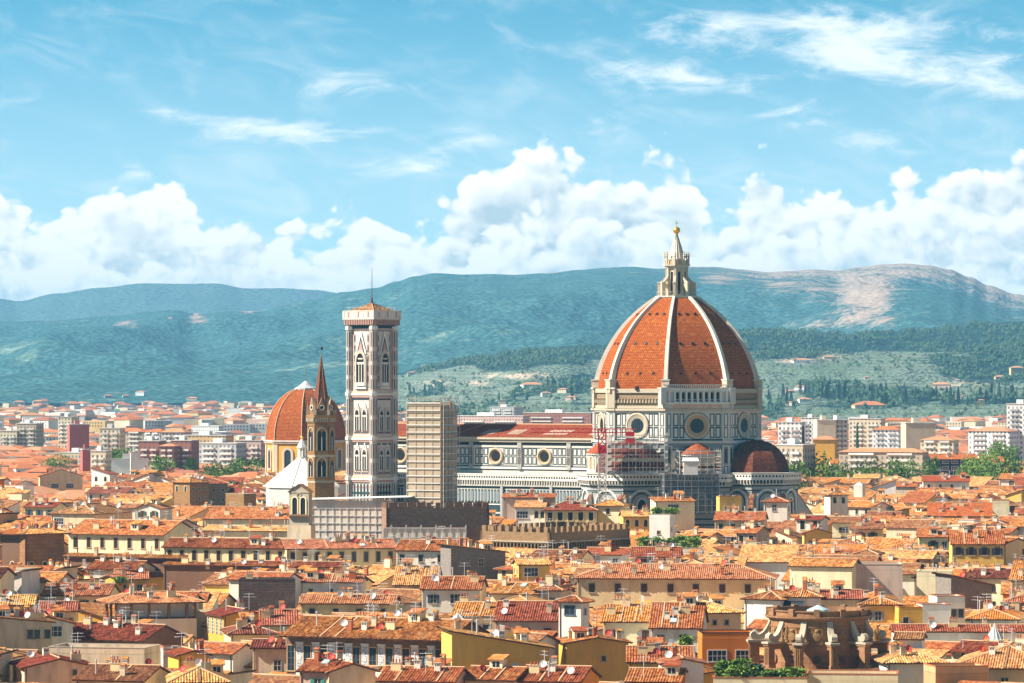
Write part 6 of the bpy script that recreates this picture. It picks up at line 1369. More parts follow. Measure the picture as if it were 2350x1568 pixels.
hh('cream house with deep red roof, one green door and a glazed window', 'house', 2108, 2182, 1231, 24, -5, 1212, wall='cream', tile='tile_red', wins=[('F', 'win_brown', [.45], 1, 3.2, 'greenshut'), ('F', 'win_sash', [.8], 1, 3.2)], vB=1262, extra=[('chim_white', 1)])
hh('broad yellow house with red roof and four blue green shuttered windows', 'house', 2184, 2303, 1247, 23.5, -4, 1218, wall='yellow', tile='tile_red', wins=[('F', 'win_brown', 4, 1, 3.0, 'blueshut')], extra=[('rooflight', 1), ('chim_white', 2)], vB=1300, sl=.36)
hh('yellow gable end house at the edge with one tall window', 'house', 2303, 2365, 1248, 23.3, 35, roof='gable_y', wall='cream', tile='tile_red', d=9, wins=[('F', 'win_tall', [.75], 1, 4)], vB=1290)
hh('large church roof of bright orange tiles with white end wall', 'church', 2130, 2275, 1183, 24, -6, 1154, wall='cream', tile='tile_bright', vB=1190, sl=.4)
hh('tall cream wall house beside the bright orange church roof', 'house', 2276, 2316, 1148, 28, -8, roof='flat', wall='palecream', d=7, vB=1184)
hh('stone tower house with two dark arches and a pale side', 'tower house', 1905, 1945, 1134, 30, 12, roof='hip', wall='white', tile='tile_orange', d=7, o=.9, wins=[('F', 'win_arch', 2, 1, 3.2)], vB=1182)
hh('white villa with four arched windows and orange roof', 'villa', 2118, 2224, 1104, 25, -5, 1092, wall='white', tile='tile_bright', wins=[('F', 'win_arch', 4, 1, 3.6)], vB=1122)
hh('pale green palazzo with two rows of dark shuttered windows', 'palazzo', 1907, 1970, 1063, 24, 3, 1054, wall='palecream', tile='tile_bright', wins=[('F', 'win_dark', 5, 2, 3.4, 'blueshut')], vB=1085)
hh('pale green palazzo with blue shutters beside a dark glazed roof storey', 'palazzo', 2244, 2304, 1058, 24, 3, 1048, wall='palecream', tile='tile_bright', wins=[('F', 'win_dark', 5, 2, 3.4, 'blueshut')], vB=1086)
hh('long house with dark glazed roof storey and orange roof', 'palazzo', 2138, 2243, 1053, 25, 4, 1042, wall='navy', tile='tile_bright', wins=[('F', 'win_wide', 5, 2, 2.4)], vB=1080)
hh('ochre square house with one tall dark window among orange roofs', 'house', 2068, 2112, 1060, 26, -8, roof='flat', wall='ochre', d=9, wins=[('F', 'win_tall', [.6], 1, 4)], vB=1086)
hh('tall bright cream blank wall with grey stained gable behind the yellow balcony', 'house', 2103, 2182, 1312, 21, -10, roof='flat', wall='palecream', d=8, vB=1372, coping='palecream', extra=[('flue', 2)])
hh('grey stained gable wall sloping down from the bright cream wall', 'house', 2182, 2275, 1342, 19.5, 16, roof='shed_r', sl=.22, wall='greystone', tile='tile_orange', d=9, vB=1398, wins=[('F', 'win_small', 2, 1, 3)], pipe=None)
hh('cream house with white shuttered windows behind the round church drum', 'house', 1880, 1976, 1372, 20, -3, 1354, wall='palecream', tile='tile_pale', wins=[('F', 'win_sash', [.12, .45], 1, 3.6, 'brown')], vB=1402)
hh('white house with black awning behind the round church drum', 'house', 1790, 1880, 1368, 20.5, -12, 1350, roof='hip', wall='white', tile='tile_orange', wins=[('F', 'win_wide', [.35], 1, 3.2)], vB=1402, awning=True)
hh('white house with tall flue and hipped orange roof', 'house', 1708, 1790, 1374, 20, -30, 1348, roof='hip', wall='white', tile='tile_orange', wins=[('F', 'win_dark', [.8], 1, 3.4)], extra=[('flue', 2), ('dish_red', 1)], vB=1420)
hh('bright yellow house with balcony and white shutters', 'house', 1976, 2062, 1385, 19, -3, 1356, roof='hip', wall='yellow', tile='tile_orange', wins=[('F', 'win_sash', [.2, .45], 2, 3.4, 'greyshut')], vB=1432, extra=[('aerial', 1)])
hh('golden house with white shuttered tall window beside the balcony house', 'house', 2062, 2116, 1394, 18.5, 4, roof='flat', wall='ochre', d=8, wins=[('F', 'win_tall', [.3], 1, 3.4, 'greyshut')], vB=1432)
hh('white cube house with clay coping and roof pots', 'house', 2116, 2180, 1388, 18.8, 6, roof='flat', wall='brightwhite', d=6, vB=1440)
hh('white tall house with two narrow dark windows', 'house', 2150, 2214, 1369, 20, 8, roof='flat', wall='white', d=7, wins=[('F', 'win_dark', [.6, .85], 1, 3.2)], vB=1436)
hh('white house with bright red roof and two green shuttered windows', 'house', 2226, 2330, 1418, 18, -10, 1396, roof='hip', wall='white', tile='tile_bright', wins=[('F', 'win_small', 3, 1, 3.0)], vB=1446, o=.9, greens=True)
hh('long plain white wall with ribbed tiles on top', 'house', 2050, 2350, 1447, 16.5, -2, 1434, wall='white', tile='tile_orange', vB=1468, roof='gable_x', pipe=None)
hh('huge pale orange roof with four white chimneys in the corner', 'palazzo', 2190, 2420, 1530, 15, -12, 1470, wall='beige', tile='tile_pale', roof='hip', o=1.0, wins=[('F', 'win_sash', 3, 1, 3.8)], extra=[('chim_white', 4), ('aerial', 2)], vB=1568, sl=.34)
hh('hipped pale roof with white cornice beside the round drum', 'house', 2035, 2165, 1517, 16, 6, 1478, wall='white', tile='tile_pale', roof='hip', o=.9, vB=1535, d=12, extra=[('chim_hat', 2)])
hh('tan blank wall block at the bottom edge', 'house', 2146, 2268, 1530, 17, 10, roof='flat', wall='tan', d=7, vB=1568)
hh('white low house with long front between the drum and the pale roof', 'house', 2054, 2115, 1464, 17, -12, 1452, wall='brightwhite', tile='tile_brown', wins=[('F', 'win_small', 2, 1, 3.2)], vB=1490)
hh('orange painted house with two large white framed windows', 'house', 1611, 1734, 1453, 19, 3, roof='flat', wall='orange', d=8, wins=[('F', 'win_wide', [.28, .8], 1, 3.9)], vB=1515, coping='dark')
hh('cream house with ribbed red roof and grey blue shutters', 'house', 1384, 1492, 1424, 19, -7, 1389, wall='palecream', tile='tile_orange', wins=[('F', 'win_brown', [.3, .9], 1, 3.8, 'greyshut')], vB=1480, sl=.36, extra=[('aerial', 1), ('chim_hat', 1)])
hh('whitewashed house with ribbed red roof, glass pyramid and climbing plant', 'house', 1493, 1608, 1438, 18.5, -6, 1384, wall='white', tile='tile_orange', wins=[('F', 'win_sash', [.2], 1, 3.4), ('F', 'win_door', [.65], 1, 4)], vB=1482, sl=.4, extra=[('rooflight', 1)])
hh('pale orange roofed house rising behind the glass pyramid', 'house', 1590, 1700, 1404, 19.5, 12, 1362, roof='hip', wall='cream', tile='tile_pale', wins=[('F', 'win_small', [.15, .45, .7], 1, 2.6)], vB=1450, extra=[('chim_white', 2)])
hh('yellow house with ribbed red roof and one blue window at the bottom', 'house', 1442, 1590, 1516, 17, -2, 1484, wall='yellow', tile='tile_orange', wins=[('F', 'win_brown', [.25], 1, 3.2, 'blueshut')], vB=1550, sl=.36, extra=[('dish_red', 1), ('chim_pots', 1)])
hh('white terrace house with little gable and clay chimney at the bottom', 'house', 1522, 1614, 1520, 18, 4, 1512, roof='gable_y', wall='brightwhite', tile='tile_pale', d=7, sl=.2, vB=1568, extra=[('chim_brick', 1), ('dish_white', 1)])
hh('low ribbed red roof at the bottom edge beside the mustard wall', 'house', 1440, 1560, 1562, 15.5, -10, 1535, wall='orange', tile='tile_orange', vB=1600, extra=[('chim_white', 1)])
hh('pink house with turquoise and green shutters and red roof', 'house', 688, 755, 1538, 16.5, -18, 1506, roof='gable_x', wall='pink', tile='tile_red', d=9, wins=[('F', 'win_sash', [.62], 1, 3.2, 'tealshut')], extra=[('dish_red', 1), ('chim_brick', 1), ('rooflight', 1)], vB=1600)
hh('plain tan gable wall house beside the green shutters', 'house', 755, 862, 1540, 16.4, 22, roof='gable_y', wall='beige', tile='tile_red', d=8, sl=.3, vB=1600, pipe=None)
hh('weathered stained house with one barred window and bent roof', 'house', 580, 684, 1484, 17, -4, 1468, roof='gable_x', wall='stained', tile='tile_brown', wins=[('F', 'win_sash', [.55], 1, 4.2)], vB=1545, extra=[('chim_brick', 1)])
hh('low plaster house with dark purple brown roof behind the weathered one', 'house', 530, 632, 1452, 17.5, 10, 1432, roof='hip', wall='cream', tile='tile_brown', vB=1470, extra=[('dish_red', 1)])
hh('white terrace block with flat roof beside the red roof', 'house', 375, 470, 1490, 16.5, 8, roof='flat', wall='white', d=8, vB=1525, extra=[('chim_white', 2), ('aerial', 1)])
hh('tan house with bright side wall and one tiny window', 'house', 410, 480, 1490+12, 16.2, 18, roof='gable_y', wall='ochre', tile='tile_red', d=8, sl=.25, vB=1535, wins=[('F', 'win_small', [.2], 1, 3)])
hh('hipped orange roof in the lower corner with pale hips', 'house', 395, 520, 1562, 15.5, 6, 1530, roof='hip', wall='cream', tile='tile_pale', vB=1600, sl=.4)
hh('brown roofed house with clay pipe chimneys at the bottom edge', 'house', 175, 330, 1560, 15, -18, 1528, wall='cream', tile='tile_brown', vB=1600, extra=[('chim_pots', 2), ('chim_hat', 2)])
hh('red roof at the bottom edge below the tan gable wall', 'house', 870, 1040, 1562, 15.5, -14, 1532, wall='pink', tile='tile_red', vB=1600, extra=[('chim_hat', 1)])
hh('low red roof with pale edge below the mustard wall', 'house', 1062, 1180, 1558, 15.5, -20, 1532, wall='cream', tile='tile_red', vB=1600, extra=[('dish_white', 1)])
hh('wide red roof with white flashing at the bottom between mustard walls', 'house', 1190, 1330, 1562, 15.3, -16, 1530, wall='ochre', tile='tile_red', vB=1600, extra=[('chim_white', 1)])
hh('cream house with white railing terrace at the bottom below the drum', 'terrace house', 1850, 2060, 1548, 15, -6, roof='flat', wall='palecream', d=8, vB=1600, coping='claypot')
hh('long ribbed pale roof with curled edge in the middle', 'house', 905, 1000, 1340, 17.5, -3, 1300, wall='tan', tile='tile_pale', vB=1350, extra=[('chim_white', 1), ('aerial', 2)], sl=.36)
hh('white house with pale ribbed roof beside the brick tower', 'house', 690, 830, 1334, 18.6, -4, 1318, wall='white', tile='tile_pale', wins=[('F', 'win_small', 3, 1, 2.8)], vB=1362, extra=[('chim_hat', 1), ('dish_red', 1)])
hh('row of cream houses with one small arched door behind the brick tower', 'house', 560, 780, 1300, 19.5, -14, 1290, wall='beige', tile='tile_red', vB=1310, extra=[('dish_red', 1), ('chim_white', 2), ('aerial', 2)])
hh('long low house of pale roofs and coolers beside the brick tower', 'house', 690, 905, 1383, 18, -5, 1366, wall='cream', tile='tile_pale', extra=[('chim_hat', 2), ('cooler', 3), ('aerial', 2)], vB=1405, wins=[('F', 'win_dark', 4, 1, 3)])
hh('pale orange roof running back beside the ochre gable', 'house', 600, 680, 1432, 18, 4, 1400, wall='cream', tile='tile_pale', vB=1445, roof='gable_x', extra=[('dish_white', 1)])
hh('white terrace house with leafy roof garden at the foot of the white tower', 'terrace house', 1454, 1614, 1258, 19, -3, roof='flat', wall='white', d=8, vB=1272, wins=[('F', 'win_small', 3, 1, 3.4)], coping='stone')
hh('low cream terrace with green garden left of the round drum', 'terrace house', 1636, 1852, 1556, 14.5, -3, roof='flat', wall='palecream', d=8, vB=1600)
# ------------------------------------------------------------------ special fronts of three of the hand-built houses
def fn(t, b):
    tc = t.new('ShaderNodeTexCoord').outputs['Object']
    v = t.new('ShaderNodeTexVoronoi', feature='DISTANCE_TO_EDGE'); t.put(v.inputs['Vector'], tc); v.inputs['Scale'].default_value = 2.2; v.inputs['Randomness'].default_value = .7
    w = t.new('ShaderNodeTexWave', wave_type='RINGS'); t.put(w.inputs['Vector'], tc); w.inputs['Scale'].default_value = .9; w.inputs['Distortion'].default_value = 4
    f = t.math('MAXIMUM', t.ss(v.outputs['Distance'], .09, .03), t.ss(w.outputs['Fac'], .8, .95))
    t.put(b.inputs['Base Color'], t.mix(f, (.22, .25, .33, 1), (.78, .76, .74, 1)))
material('grotesque', fn)
def specials(s, P, rng):
    if s.get('painted'):
        w, ze = s['w'], s['ze']; n = 10; st = w/n
        for i in range(n):
            x = st*(i+.5)
            P.append(('window', 'win_painted', Matrix.Translation((x-st*.22, 0, ze-6.6)), 0))
            m = MB(); x0, x1 = x+st*.10, x+st*.52
            m.box(x0, -.12, ze-7.4, x1, -.002, ze-1.9, 'whiteframe'); m.face([(x0+.18, -.13, ze-6.6), (x1-.18, -.13, ze-6.6), (x1-.18, -.13, ze-2.2), (x0+.18, -.13, ze-2.2)], 'grotesque')
            cx_ = (x0+x1)/2; disc_on(m, Vector((cx_, -.13, 0)), Vector((1, 0, 0)), ZUP, Vector((0, -1, 0)), 0, ze-4.3, [(.42, .03), (.34, .05), (.001, .02)], 14, 'whiteframe'); m.box(x0-.1, -.24, ze-1.9, x1+.1, 0, ze-1.6, 'marblepale')
            P.append(('painted_panel', m, None, 0))
        m = MB(); m.box(-.2, -.5, ze-8.0, w+.2, 0, ze-7.6, 'cream'); m.box(-.1, -.3, ze-8.9, w+.1, 0, ze-8.3, 'cream'); m.box(-.05, -.2, ze-10.4, w+.05, -.01, ze-8.9, 'brightwhite'); m.box(-.1, -.4, ze-10.9, w+.1, 0, ze-10.4, 'cream'); P.append(('cornice', m, None, 0))
        for i in range(26): m = MB()
        br = MB()
        for i in range(40): x = w*(i+.5)/40; br.box(x-.12, -1.5, ze-.62, x+.12, 0, ze-.3, 'fascia')
        P.append(('eaves_bracket', br, None, 1))
    if s.get('awning'):
        w, ze = s['w'], s['ze']; m = MB(); m.mesh([(w*.1, -.1, ze-1.0), (w*.6, -.1, ze-1.0), (w*.6, -2.2, ze-2.3), (w*.1, -2.2, ze-2.3)], [(0, 1, 2, 3)], 'navy'); m.box(w*.1, -2.25, ze-2.6, w*.6, -2.2, ze-2.28, 'navy'); P.append(('awning', m, None, 0))
    if s.get('greens'):
        for q in (.35, .8):
            P.append(('window', 'win_dark', Matrix.Translation((s['w']*q, 0, s['ze']-4.2)), 0)); ix = len(P)-1; P.append(('shutter', 'shut_tealshut', Matrix.Translation((s['w']*q+.2, -.06, s['ze']-4.2)), ix))
    return P
piece('win_painted', win(1.3, 4.3, 'tan', 'glass', 'blueshut', False, 1, 3))
def loggia(s):
    """open pillared gallery under the roof: parapet, posts, inner wall"""
    w, d, ze = s['w'], s['d'], s['ze']; m = MB(); zb = ze-3.7
    m.box(0, 0, 0, w, d, zb-.05, s['wall']); m.box(-.08, -.08, zb-.05, w+.08, d+.08, zb+.12, 'brown'); m.box(2.4, 2.6, zb+.12, w-.2, d-.1, ze-.1, s['wall'])
    P = [('wall', m, None, None)]
    p = []
    for x, y in [(.25, .25)]+[(w*q, .25) for q in (.2, .42, .66, .88)]+[(w-.25, .25), (.25, d*.55), (.25, d-.25)]:
        q = MB(); q.box(x-.25, y-.25, zb, x+.25, y+.25, ze-.1, 'wood'); p.append(('pillar', q, None, 0))
    q = MB(); q.box(0, 0, ze-.55, w, .5, ze-.1, 'wood'); p.append(('beam', q, None, 0))
    return P, p
WALLWORD = {'cream': 'cream', 'white': 'white', 'ochre': 'ochre', 'yellow': 'yellow', 'orange': 'orange', 'tan': 'tan', 'pink': 'pink', 'grey': 'grey', 'palecream': 'pale cream', 'brightwhite': 'bright white', 'stained': 'weather stained', 'beige': 'beige', 'mustard': 'mustard'}
# ------------------------------------------------------------------ the ordinary houses in between
rng = random.Random(11)
PROT = []                                                              # (u0, u1, top, bottom, distance): seen parts that nothing nearer may cover
for s in HAND:
    a = pbox(s); PROT.append((a[0], a[1], a[2], s['vB'], s['y']))
PROT += [(1040, 1860, 600, 1152, 1190), (786, 922, 700, 1143, 1270), (930, 1047, 900, 1147, 1070), (700, 775, 800, 1143, 1070), (608, 792, 890, 1082, 1780), (612, 706, 1000, 1122, 1310), (716, 890, 1145, 1218, 1080), (880, 1125, 1150, 1202, 1062), (1078, 1445, 1203, 1258, 1040),
         (656, 716, 1120, 1212, 1030), (1735, 2036, 1400, 1538, 675), (880, 1070, 1208, 1250, 1034)]
FOOT = [(corners(s), s) for s in HAND]
def inside(pt, q, m=0.0):
    sgn = None
    for (x0, y0), (x1, y1) in zip(q, q[1:]+q[:1]):
        L = math.hypot(x1-x0, y1-y0); c = ((x1-x0)*(pt[1]-y0)-(y1-y0)*(pt[0]-x0))/L
        if c < -m: return False
    return True
ED = DC.copy()
def taken(s):
    cs = corners(s); c = (sum(p[0] for p in cs)/4, sum(p[1] for p in cs)/4)
    for q, h_ in FOOT:
        if abs(c[0]-h_['x']) > 60 or abs(c[1]-h_['y']) > 60: continue
        if inside(c, q, 2.0) or any(inside(p, q, -.3) for p in cs) or any(inside(p, cs, -.3) for p in q): return True
    for p in cs+[c]:
        v = Vector((p[0], p[1], 0))-DC; a_, b_ = v.dot(ea), v.dot(eb)
        if v.length < 50 or (0 < a_ < 125 and abs(b_) < 36): return True
        for u, Y, r in ((853.5, 1283, 18), (1000, 1081, 13), (737, 1100, 9), (693, 1330, 22), (702, 1800, 30), (1877, 686, 15.5), (664, 1037, 8), (1000, 1074, 18), (800, 1088, 15), (1110, 1070, 8), (1240, 1060, 26), (1310, 1072, 22), (1000, 1038, 10)):
            if math.hypot(p[0]-PX(u, Y), p[1]-Y) < r: return True
    return False
WK = ['cream']*6+['palecream']*7+['white']*8+['yellow']*2+['ochre']*2+['beige']*4+['tan']*2+['pink']*2+['stained']*3+['grey']*1+['brightwhite']*4+['orange']
TK = ['tile_orange']*5+['tile_pale']*4+['tile_red']*3+['tile_brown']*4+['tile_bright']*1
RK = ['gable_x']*7+['gable_y']*3+['hip']*4+['shed_f']*3+['shed_l', 'shed_r']+['flat']*2
FILL = []
def try_house(x, y, phi, w, d, ze, roof, detail=True):
    s = dict(name='house', cat='house', x=x, y=y, phi=phi, w=w, d=d, ze=ze, roof=roof, wall=rng.choice(WK), tile=rng.choice(TK), hand=False, sl=rng.uniform(.27, .36), o=rng.uniform(.45, .95), pipe=rng.choice((None, .4, w-.4)))
    if roof == 'gable_y' and w > 8.5: s['roof'] = 'gable_x'
    if roof == 'flat' and rng.random() < .5: s['coping'] = 'stone'
    if taken(s): return None
    for _ in range(3):
        u0, u1, v0, v1 = pbox(s); low = None
        for p in PROT:
            if y < p[4]-1 and u1 > p[0]+2 and u0 < p[1]-2 and v0 < p[3]-2 and v0 > p[2]-400:
                low = max(low or 0, p[3])
        if low is None: break
        need = PZ(low+rng.uniform(0, 6), y+d*.4)-(roof_top(s)-s['ze'])
        if need < 6.5: return None
        s['ze'] = min(s['ze'], need)
    else:
        u0, u1, v0, v1 = pbox(s)
        for p in PROT:
            if y < p[4]-1 and u1 > p[0]+4 and u0 < p[1]-4 and v0 < p[3]-8: return None
    FILL.append(s); return s
def fill_rows(y0, y1, ystep, xs, zlo, zhi, ph0):
    y = y0
    while y < y1:
        half = (1175/F)*y+25; x = -half+rng.uniform(-5, 0); z_row = rng.uniform(zlo, zhi)
        while x < half:
            w = rng.uniform(*xs); d = rng.uniform(8, 13); n_ = noise.noise(Vector((x/90, y/120, 3.3)))
            phi = ph0+n_*38+rng.choice((0, 0, 0, 8, -8)); ze = z_row+rng.uniform(-2.5, 2.5)+noise.noise(Vector((x/60, y/60, 9)))*3
            if rng.random() < .07: ze += rng.uniform(2, 5); w *= .6; d *= .7
            try_house(x, y+rng.uniform(-3, 3), phi, w, d, ze, rng.choice(RK)); x += w*.92+rng.choice((0, 0, 0, 1.5, 4))
        y += ystep*rng.uniform(.85, 1.15)
fill_rows(548, 640, 8.5, (6, 11), 13.5, 17, -26)
fill_rows(640, 800, 9.5, (6.5, 12), 15, 19, -26)
fill_rows(800, 1000, 10.5, (7, 14), 17, 22.5, -26)
fill_rows(1000, 1250, 12.0, (8, 16), 17, 21.5, -26)
fill_rows(1250, 1750, 17.0, (10, 20), 15, 20, -26)
# what can be seen of each of them: a coarse painter's pass
import numpy as np
def visible_share(items):
    Wd, Hd = 1175, 400; buf = np.full((Hd, Wd), -1, np.int32)
    def fill(poly, i):
        pts = [(u/2, (v-770)/2) for u, v in poly]; ys = [p[1] for p in pts]
        for yy in range(max(0, int(min(ys))), min(Hd-1, int(max(ys)))+1):
            xs = []
            for (xa, ya), (xb, yb) in zip(pts, pts[1:]+pts[:1]):
                if (ya <= yy+.5) != (yb <= yy+.5): xs.append(xa+(yy+.5-ya)/(yb-ya)*(xb-xa))
            if len(xs) >= 2: a, b = max(0, int(min(xs)+.5)), min(Wd, int(max(xs)+.5)); buf[yy, a:b] = i
    for i, s in sorted(items, key=lambda t: -t[1]['y']):
        cs = corners(s); zt = roof_top(s); e = [proj(x, y, s['ze']) for x, y in cs]; g = [proj(x, y, 0) for x, y in cs]
        cx_, cy = sum(p[0] for p in cs)/4, sum(p[1] for p in cs)/4
        pts = e+g
        if s['roof'] == 'gable_x': tp = [((cs[0][0]+cs[3][0])/2, (cs[0][1]+cs[3][1])/2), ((cs[1][0]+cs[2][0])/2, (cs[1][1]+cs[2][1])/2)]
        elif s['roof'] == 'gable_y': tp = [((cs[0][0]+cs[1][0])/2, (cs[0][1]+cs[1][1])/2), ((cs[2][0]+cs[3][0])/2, (cs[2][1]+cs[3][1])/2)]
        elif s['roof'] == 'flat': tp = []
        elif s['roof'] == 'shed_f': tp = cs[2:]
        elif s['roof'] == 'shed_l': tp = cs[1:3]
        elif s['roof'] == 'shed_r': tp = [cs[0], cs[3]]
        else: tp = [(cx_, cy)]
        pts = pts+[proj(x, y, zt) for x, y in tp]
        pts = sorted(set(pts)); lo_, up = [], []                       # convex hull
        cr = lambda o, a, b: (a[0]-o[0])*(b[1]-o[1])-(a[1]-o[1])*(b[0]-o[0])
        for p in pts:
            while len(lo_) > 1 and cr(lo_[-2], lo_[-1], p) <= 0: lo_.pop()
            lo_.append(p)
        for p in reversed(pts):
            while len(up) > 1 and cr(up[-2], up[-1], p) <= 0: up.pop()
            up.append(p)
        fill(lo_[:-1]+up[:-1], i)
    ids, n = np.unique(buf, return_counts=True); c = dict(zip(ids.tolist(), n.tolist()))
    return c, buf
ALL = HAND+FILL
CNT, BUF = visible_share(list(enumerate(ALL)))
order = sorted((i for i in range(len(HAND), len(ALL)) if CNT.get(i, 0) > 0), key=lambda i: -CNT[i])
n_house_hand = sum(1 for s in HAND if s['name'] == 'house')
KEEP = set(order[:300-n_house_hand])
# landmarks that labels may refer to: (words, u, v)
MARKS = [('the painted palazzo', 850, 1470), ('the large mustard wall', 1150, 1490), ('the second mustard wall', 1375, 1500), ('the dark brick tower block', 612, 1365), ('the white pillared loggia', 350, 1400), ('the round church drum', 1880, 1470), ('the sandy cream palazzo', 1545, 1350),
         ('the white square turret', 1312, 1410), ('the orange painted house', 1670, 1480), ('the battlemented palace', 1260, 1228), ('the dark battlemented wall', 1000, 1178), ('the scaffolded tower', 985, 1030), ('the marble bell tower', 853, 1000), ('the brown spire', 737, 1000),
         ('the roof garden tower', 1525, 1210), ('the long cream palazzo', 265, 1240), ('the brown stone mansion', 75, 1250), ('the shaded cream wing', 785, 1270), ('the bright orange church roof', 2200, 1168), ('the cathedral apse', 1745, 1100), ('the green shuttered yellow house', 2245, 1262),
         ('the bright yellow house', 303, 1335), ('the rubble stone house', 460, 1130), ('the bell gable', 683, 1170), ('the glass cone', 2282, 1450), ('the huge pale corner roof', 2270, 1500), ('the stained gable house', 137, 1530), ('the bright cream wall', 2142, 1340), ('the ochre gable', 560, 1415), ('the white arched villa', 2170, 1105)]
NUMW = {0: 'no', 1: 'one', 2: 'two', 3: 'three', 4: 'four', 5: 'five', 6: 'six', 7: 'seven'}
ROOFW = {'gable_x': 'gabled', 'gable_y': 'gable fronted', 'hip': 'hip roofed', 'pyr': 'cap roofed', 'shed_f': 'lean-to', 'shed_l': 'slant roofed', 'shed_r': 'slant roofed', 'flat': 'flat topped'}
SHW = {'brown': 'brown', 'greenshut': 'green', 'tealshut': 'turquoise', 'blueshut': 'blue', 'greyshut': 'grey'}
USED = set(s['label'] for s in HAND)
XW = {'chim_white': 'white chimney', 'chim_hat': 'capped chimney', 'chim_pots': 'chimney pots', 'chim_brick': 'brick chimney', 'dish_white': 'white dish', 'dish_red': 'red dish', 'aerial': 'aerial', 'aerial_ladder': 'ladder aerial', 'rooflight': 'skylight', 'flue': 'metal flue', 'cooler': 'cooler', 'dormer': 'dormer'}
def label_for(s, i):
    u0, u1, v0, v1 = pbox(s); u, v = (u0+u1)/2, (v0+v1)/2
    near = sorted(MARKS, key=lambda m: math.hypot((m[1]-u), (m[2]-v)*2.2))
    base = WALLWORD[s['wall']]+' '+ROOFW[s['roof']]+' house'
    tile = TILEWORD[s['tile']].replace(' tile', '')+' roof' if s['roof'] != 'flat' else 'roof terrace'
    det = []
    if s.get('shc'): det.append(SHW[s['shc']]+' shutters')
    for k, n in s['extra']:
        if n and k in XW: det.append((NUMW[n]+' '+XW[k]+('s' if n > 1 and not XW[k].endswith('s') else '')) if XW[k] != 'chimney pots' else 'chimney pots')
    for m, mu, mv in near[:3]:
        du, dv = u-mu, (v-mv)*2.2
        rel = ('below' if dv > 0 else 'above') if abs(dv) > abs(du) else ('right of' if du > 0 else 'left of')
        for k in (1, 2, 0, 3):
            for sh in range(max(1, len(det))):
                d_ = det[sh:sh+k]
                l = base+', '+' and '.join([tile]+d_)+', '+rel+' '+m
                if len(l.replace(',', ' ').split()) <= 16 and l not in USED: USED.add(l); return l
    m, mu, mv = near[0]; l = base+' with '+tile+' near '+m
    return l
def dress(s, near):
    """windows and roof clutter of an ordinary house"""
    w, d = s['w'], s['d']; shc = rng.choice((None, None, 'brown', 'greenshut', 'brown', 'blueshut', 'greyshut')); s['shc'] = None
    n = max(1, int(w/3.6)); ws = []
    kind = rng.choice(('win_sash', 'win_sash', 'win_dark', 'win_dark', 'win_small', 'win_brown', 'win_arch', 'win_tall', 'win_wide', 'win_dormer', 'win_door'))
    if kind in ('win_wide', 'win_dormer'): n = max(1, int(w/6.5)); 
    if kind not in ('win_sash', 'win_dark', 'win_brown', 'win_tall'): shc = None
    if rng.random() < .86: ws.append(('F', kind, n, 2, rng.uniform(2.7, 3.4)+(1 if s['roof'] == 'flat' else 0), shc)); s['shc'] = shc
    for sd_ in 'LR':
        if rng.random() < .5: ws.append((sd_, rng.choice(('win_dark', 'win_small', 'win_small', 'win_sash')), max(1, int(d/5.5)), 2, 3.0+(1 if s['roof'] == 'flat' else 0), None))
    s['wins'] = ws; s['skip'] = .16
    ex = []
    if near:
        for k, p, m in (('chim_white', .5, 2), ('chim_hat', .55, 2), ('chim_pots', .4, 2), ('chim_brick', .3, 2), ('aerial', .4, 1), ('aerial_ladder', .3, 1), ('dish_white', .22, 1), ('dish_red', .25, 1), ('rooflight', .25, 2), ('flue', .3, 1), ('cooler', .18, 2), ('chim_big', .15, 1), ('dormer', .14, 1)):
            if rng.random() < p: ex.append((k, rng.randint(1, m)))
    else:
        for k, p in (('chim_white', .6), ('chim_hat', .5), ('chim_pots', .4), ('aerial', .12), ('dormer', .15)):
            if rng.random() < p: ex.append((k, 1))
    s['extra'] = ex
for i, s in enumerate(HAND):
    if s['roof'] != 'flat' and s['w'] > 5:
        k = 1+int(s['w']*s['d']/90); s['extra'] = list(s['extra'])
        for q, p in (('chim_white', .55), ('chim_hat', .5), ('chim_pots', .4), ('aerial', .35), ('aerial_ladder', .25), ('chim_brick', .35), ('dish_white', .22), ('dish_red', .2), ('flue', .35), ('dormer', .25)):
            n = sum(rng.random() < p for _ in range(min(k, 4)))
            if q == 'dormer': n = min(n, 1) if s['w'] > 8 else 0
            if n: s['extra'].append((q, n))
    P = house_parts(s, rng, PITCH if s['y'] < 1000 else 0)
    if s.get('loggia'): W_, p_ = loggia(s); P = [W_[0], P[1]]+p_+[q for q in P[2:] if q[3] == 1]
    specials(s, P, rng); emit_thing(s, P)
BIG = MB(); NSTUFF = 0
for i in range(len(HAND), len(ALL)):
    s = ALL[i]; dress(s, s['y'] < 1000)
    P = house_parts(s, rng, PITCH if s['y'] < 900 and i in KEEP else 0)
    if i in KEEP:
        s['label'] = label_for(s, i); s['group'] = 'houses of the old town'; emit_thing(s, P)
    else:
        P = P[:2]+[p for p in P[2:] if s['y'] > 900 and p[0] in ('window', 'chimney', 'dormer', 'aerial')] if s['y'] > 900 else P[:2]
        emit_merge(BIG, s, P); NSTUFF += 1
BIG.build('distant_rooftops', kind='stuff')
print('houses: hand', len(HAND), 'filler', len(FILL), 'kept', len(KEEP), 'merged', NSTUFF)
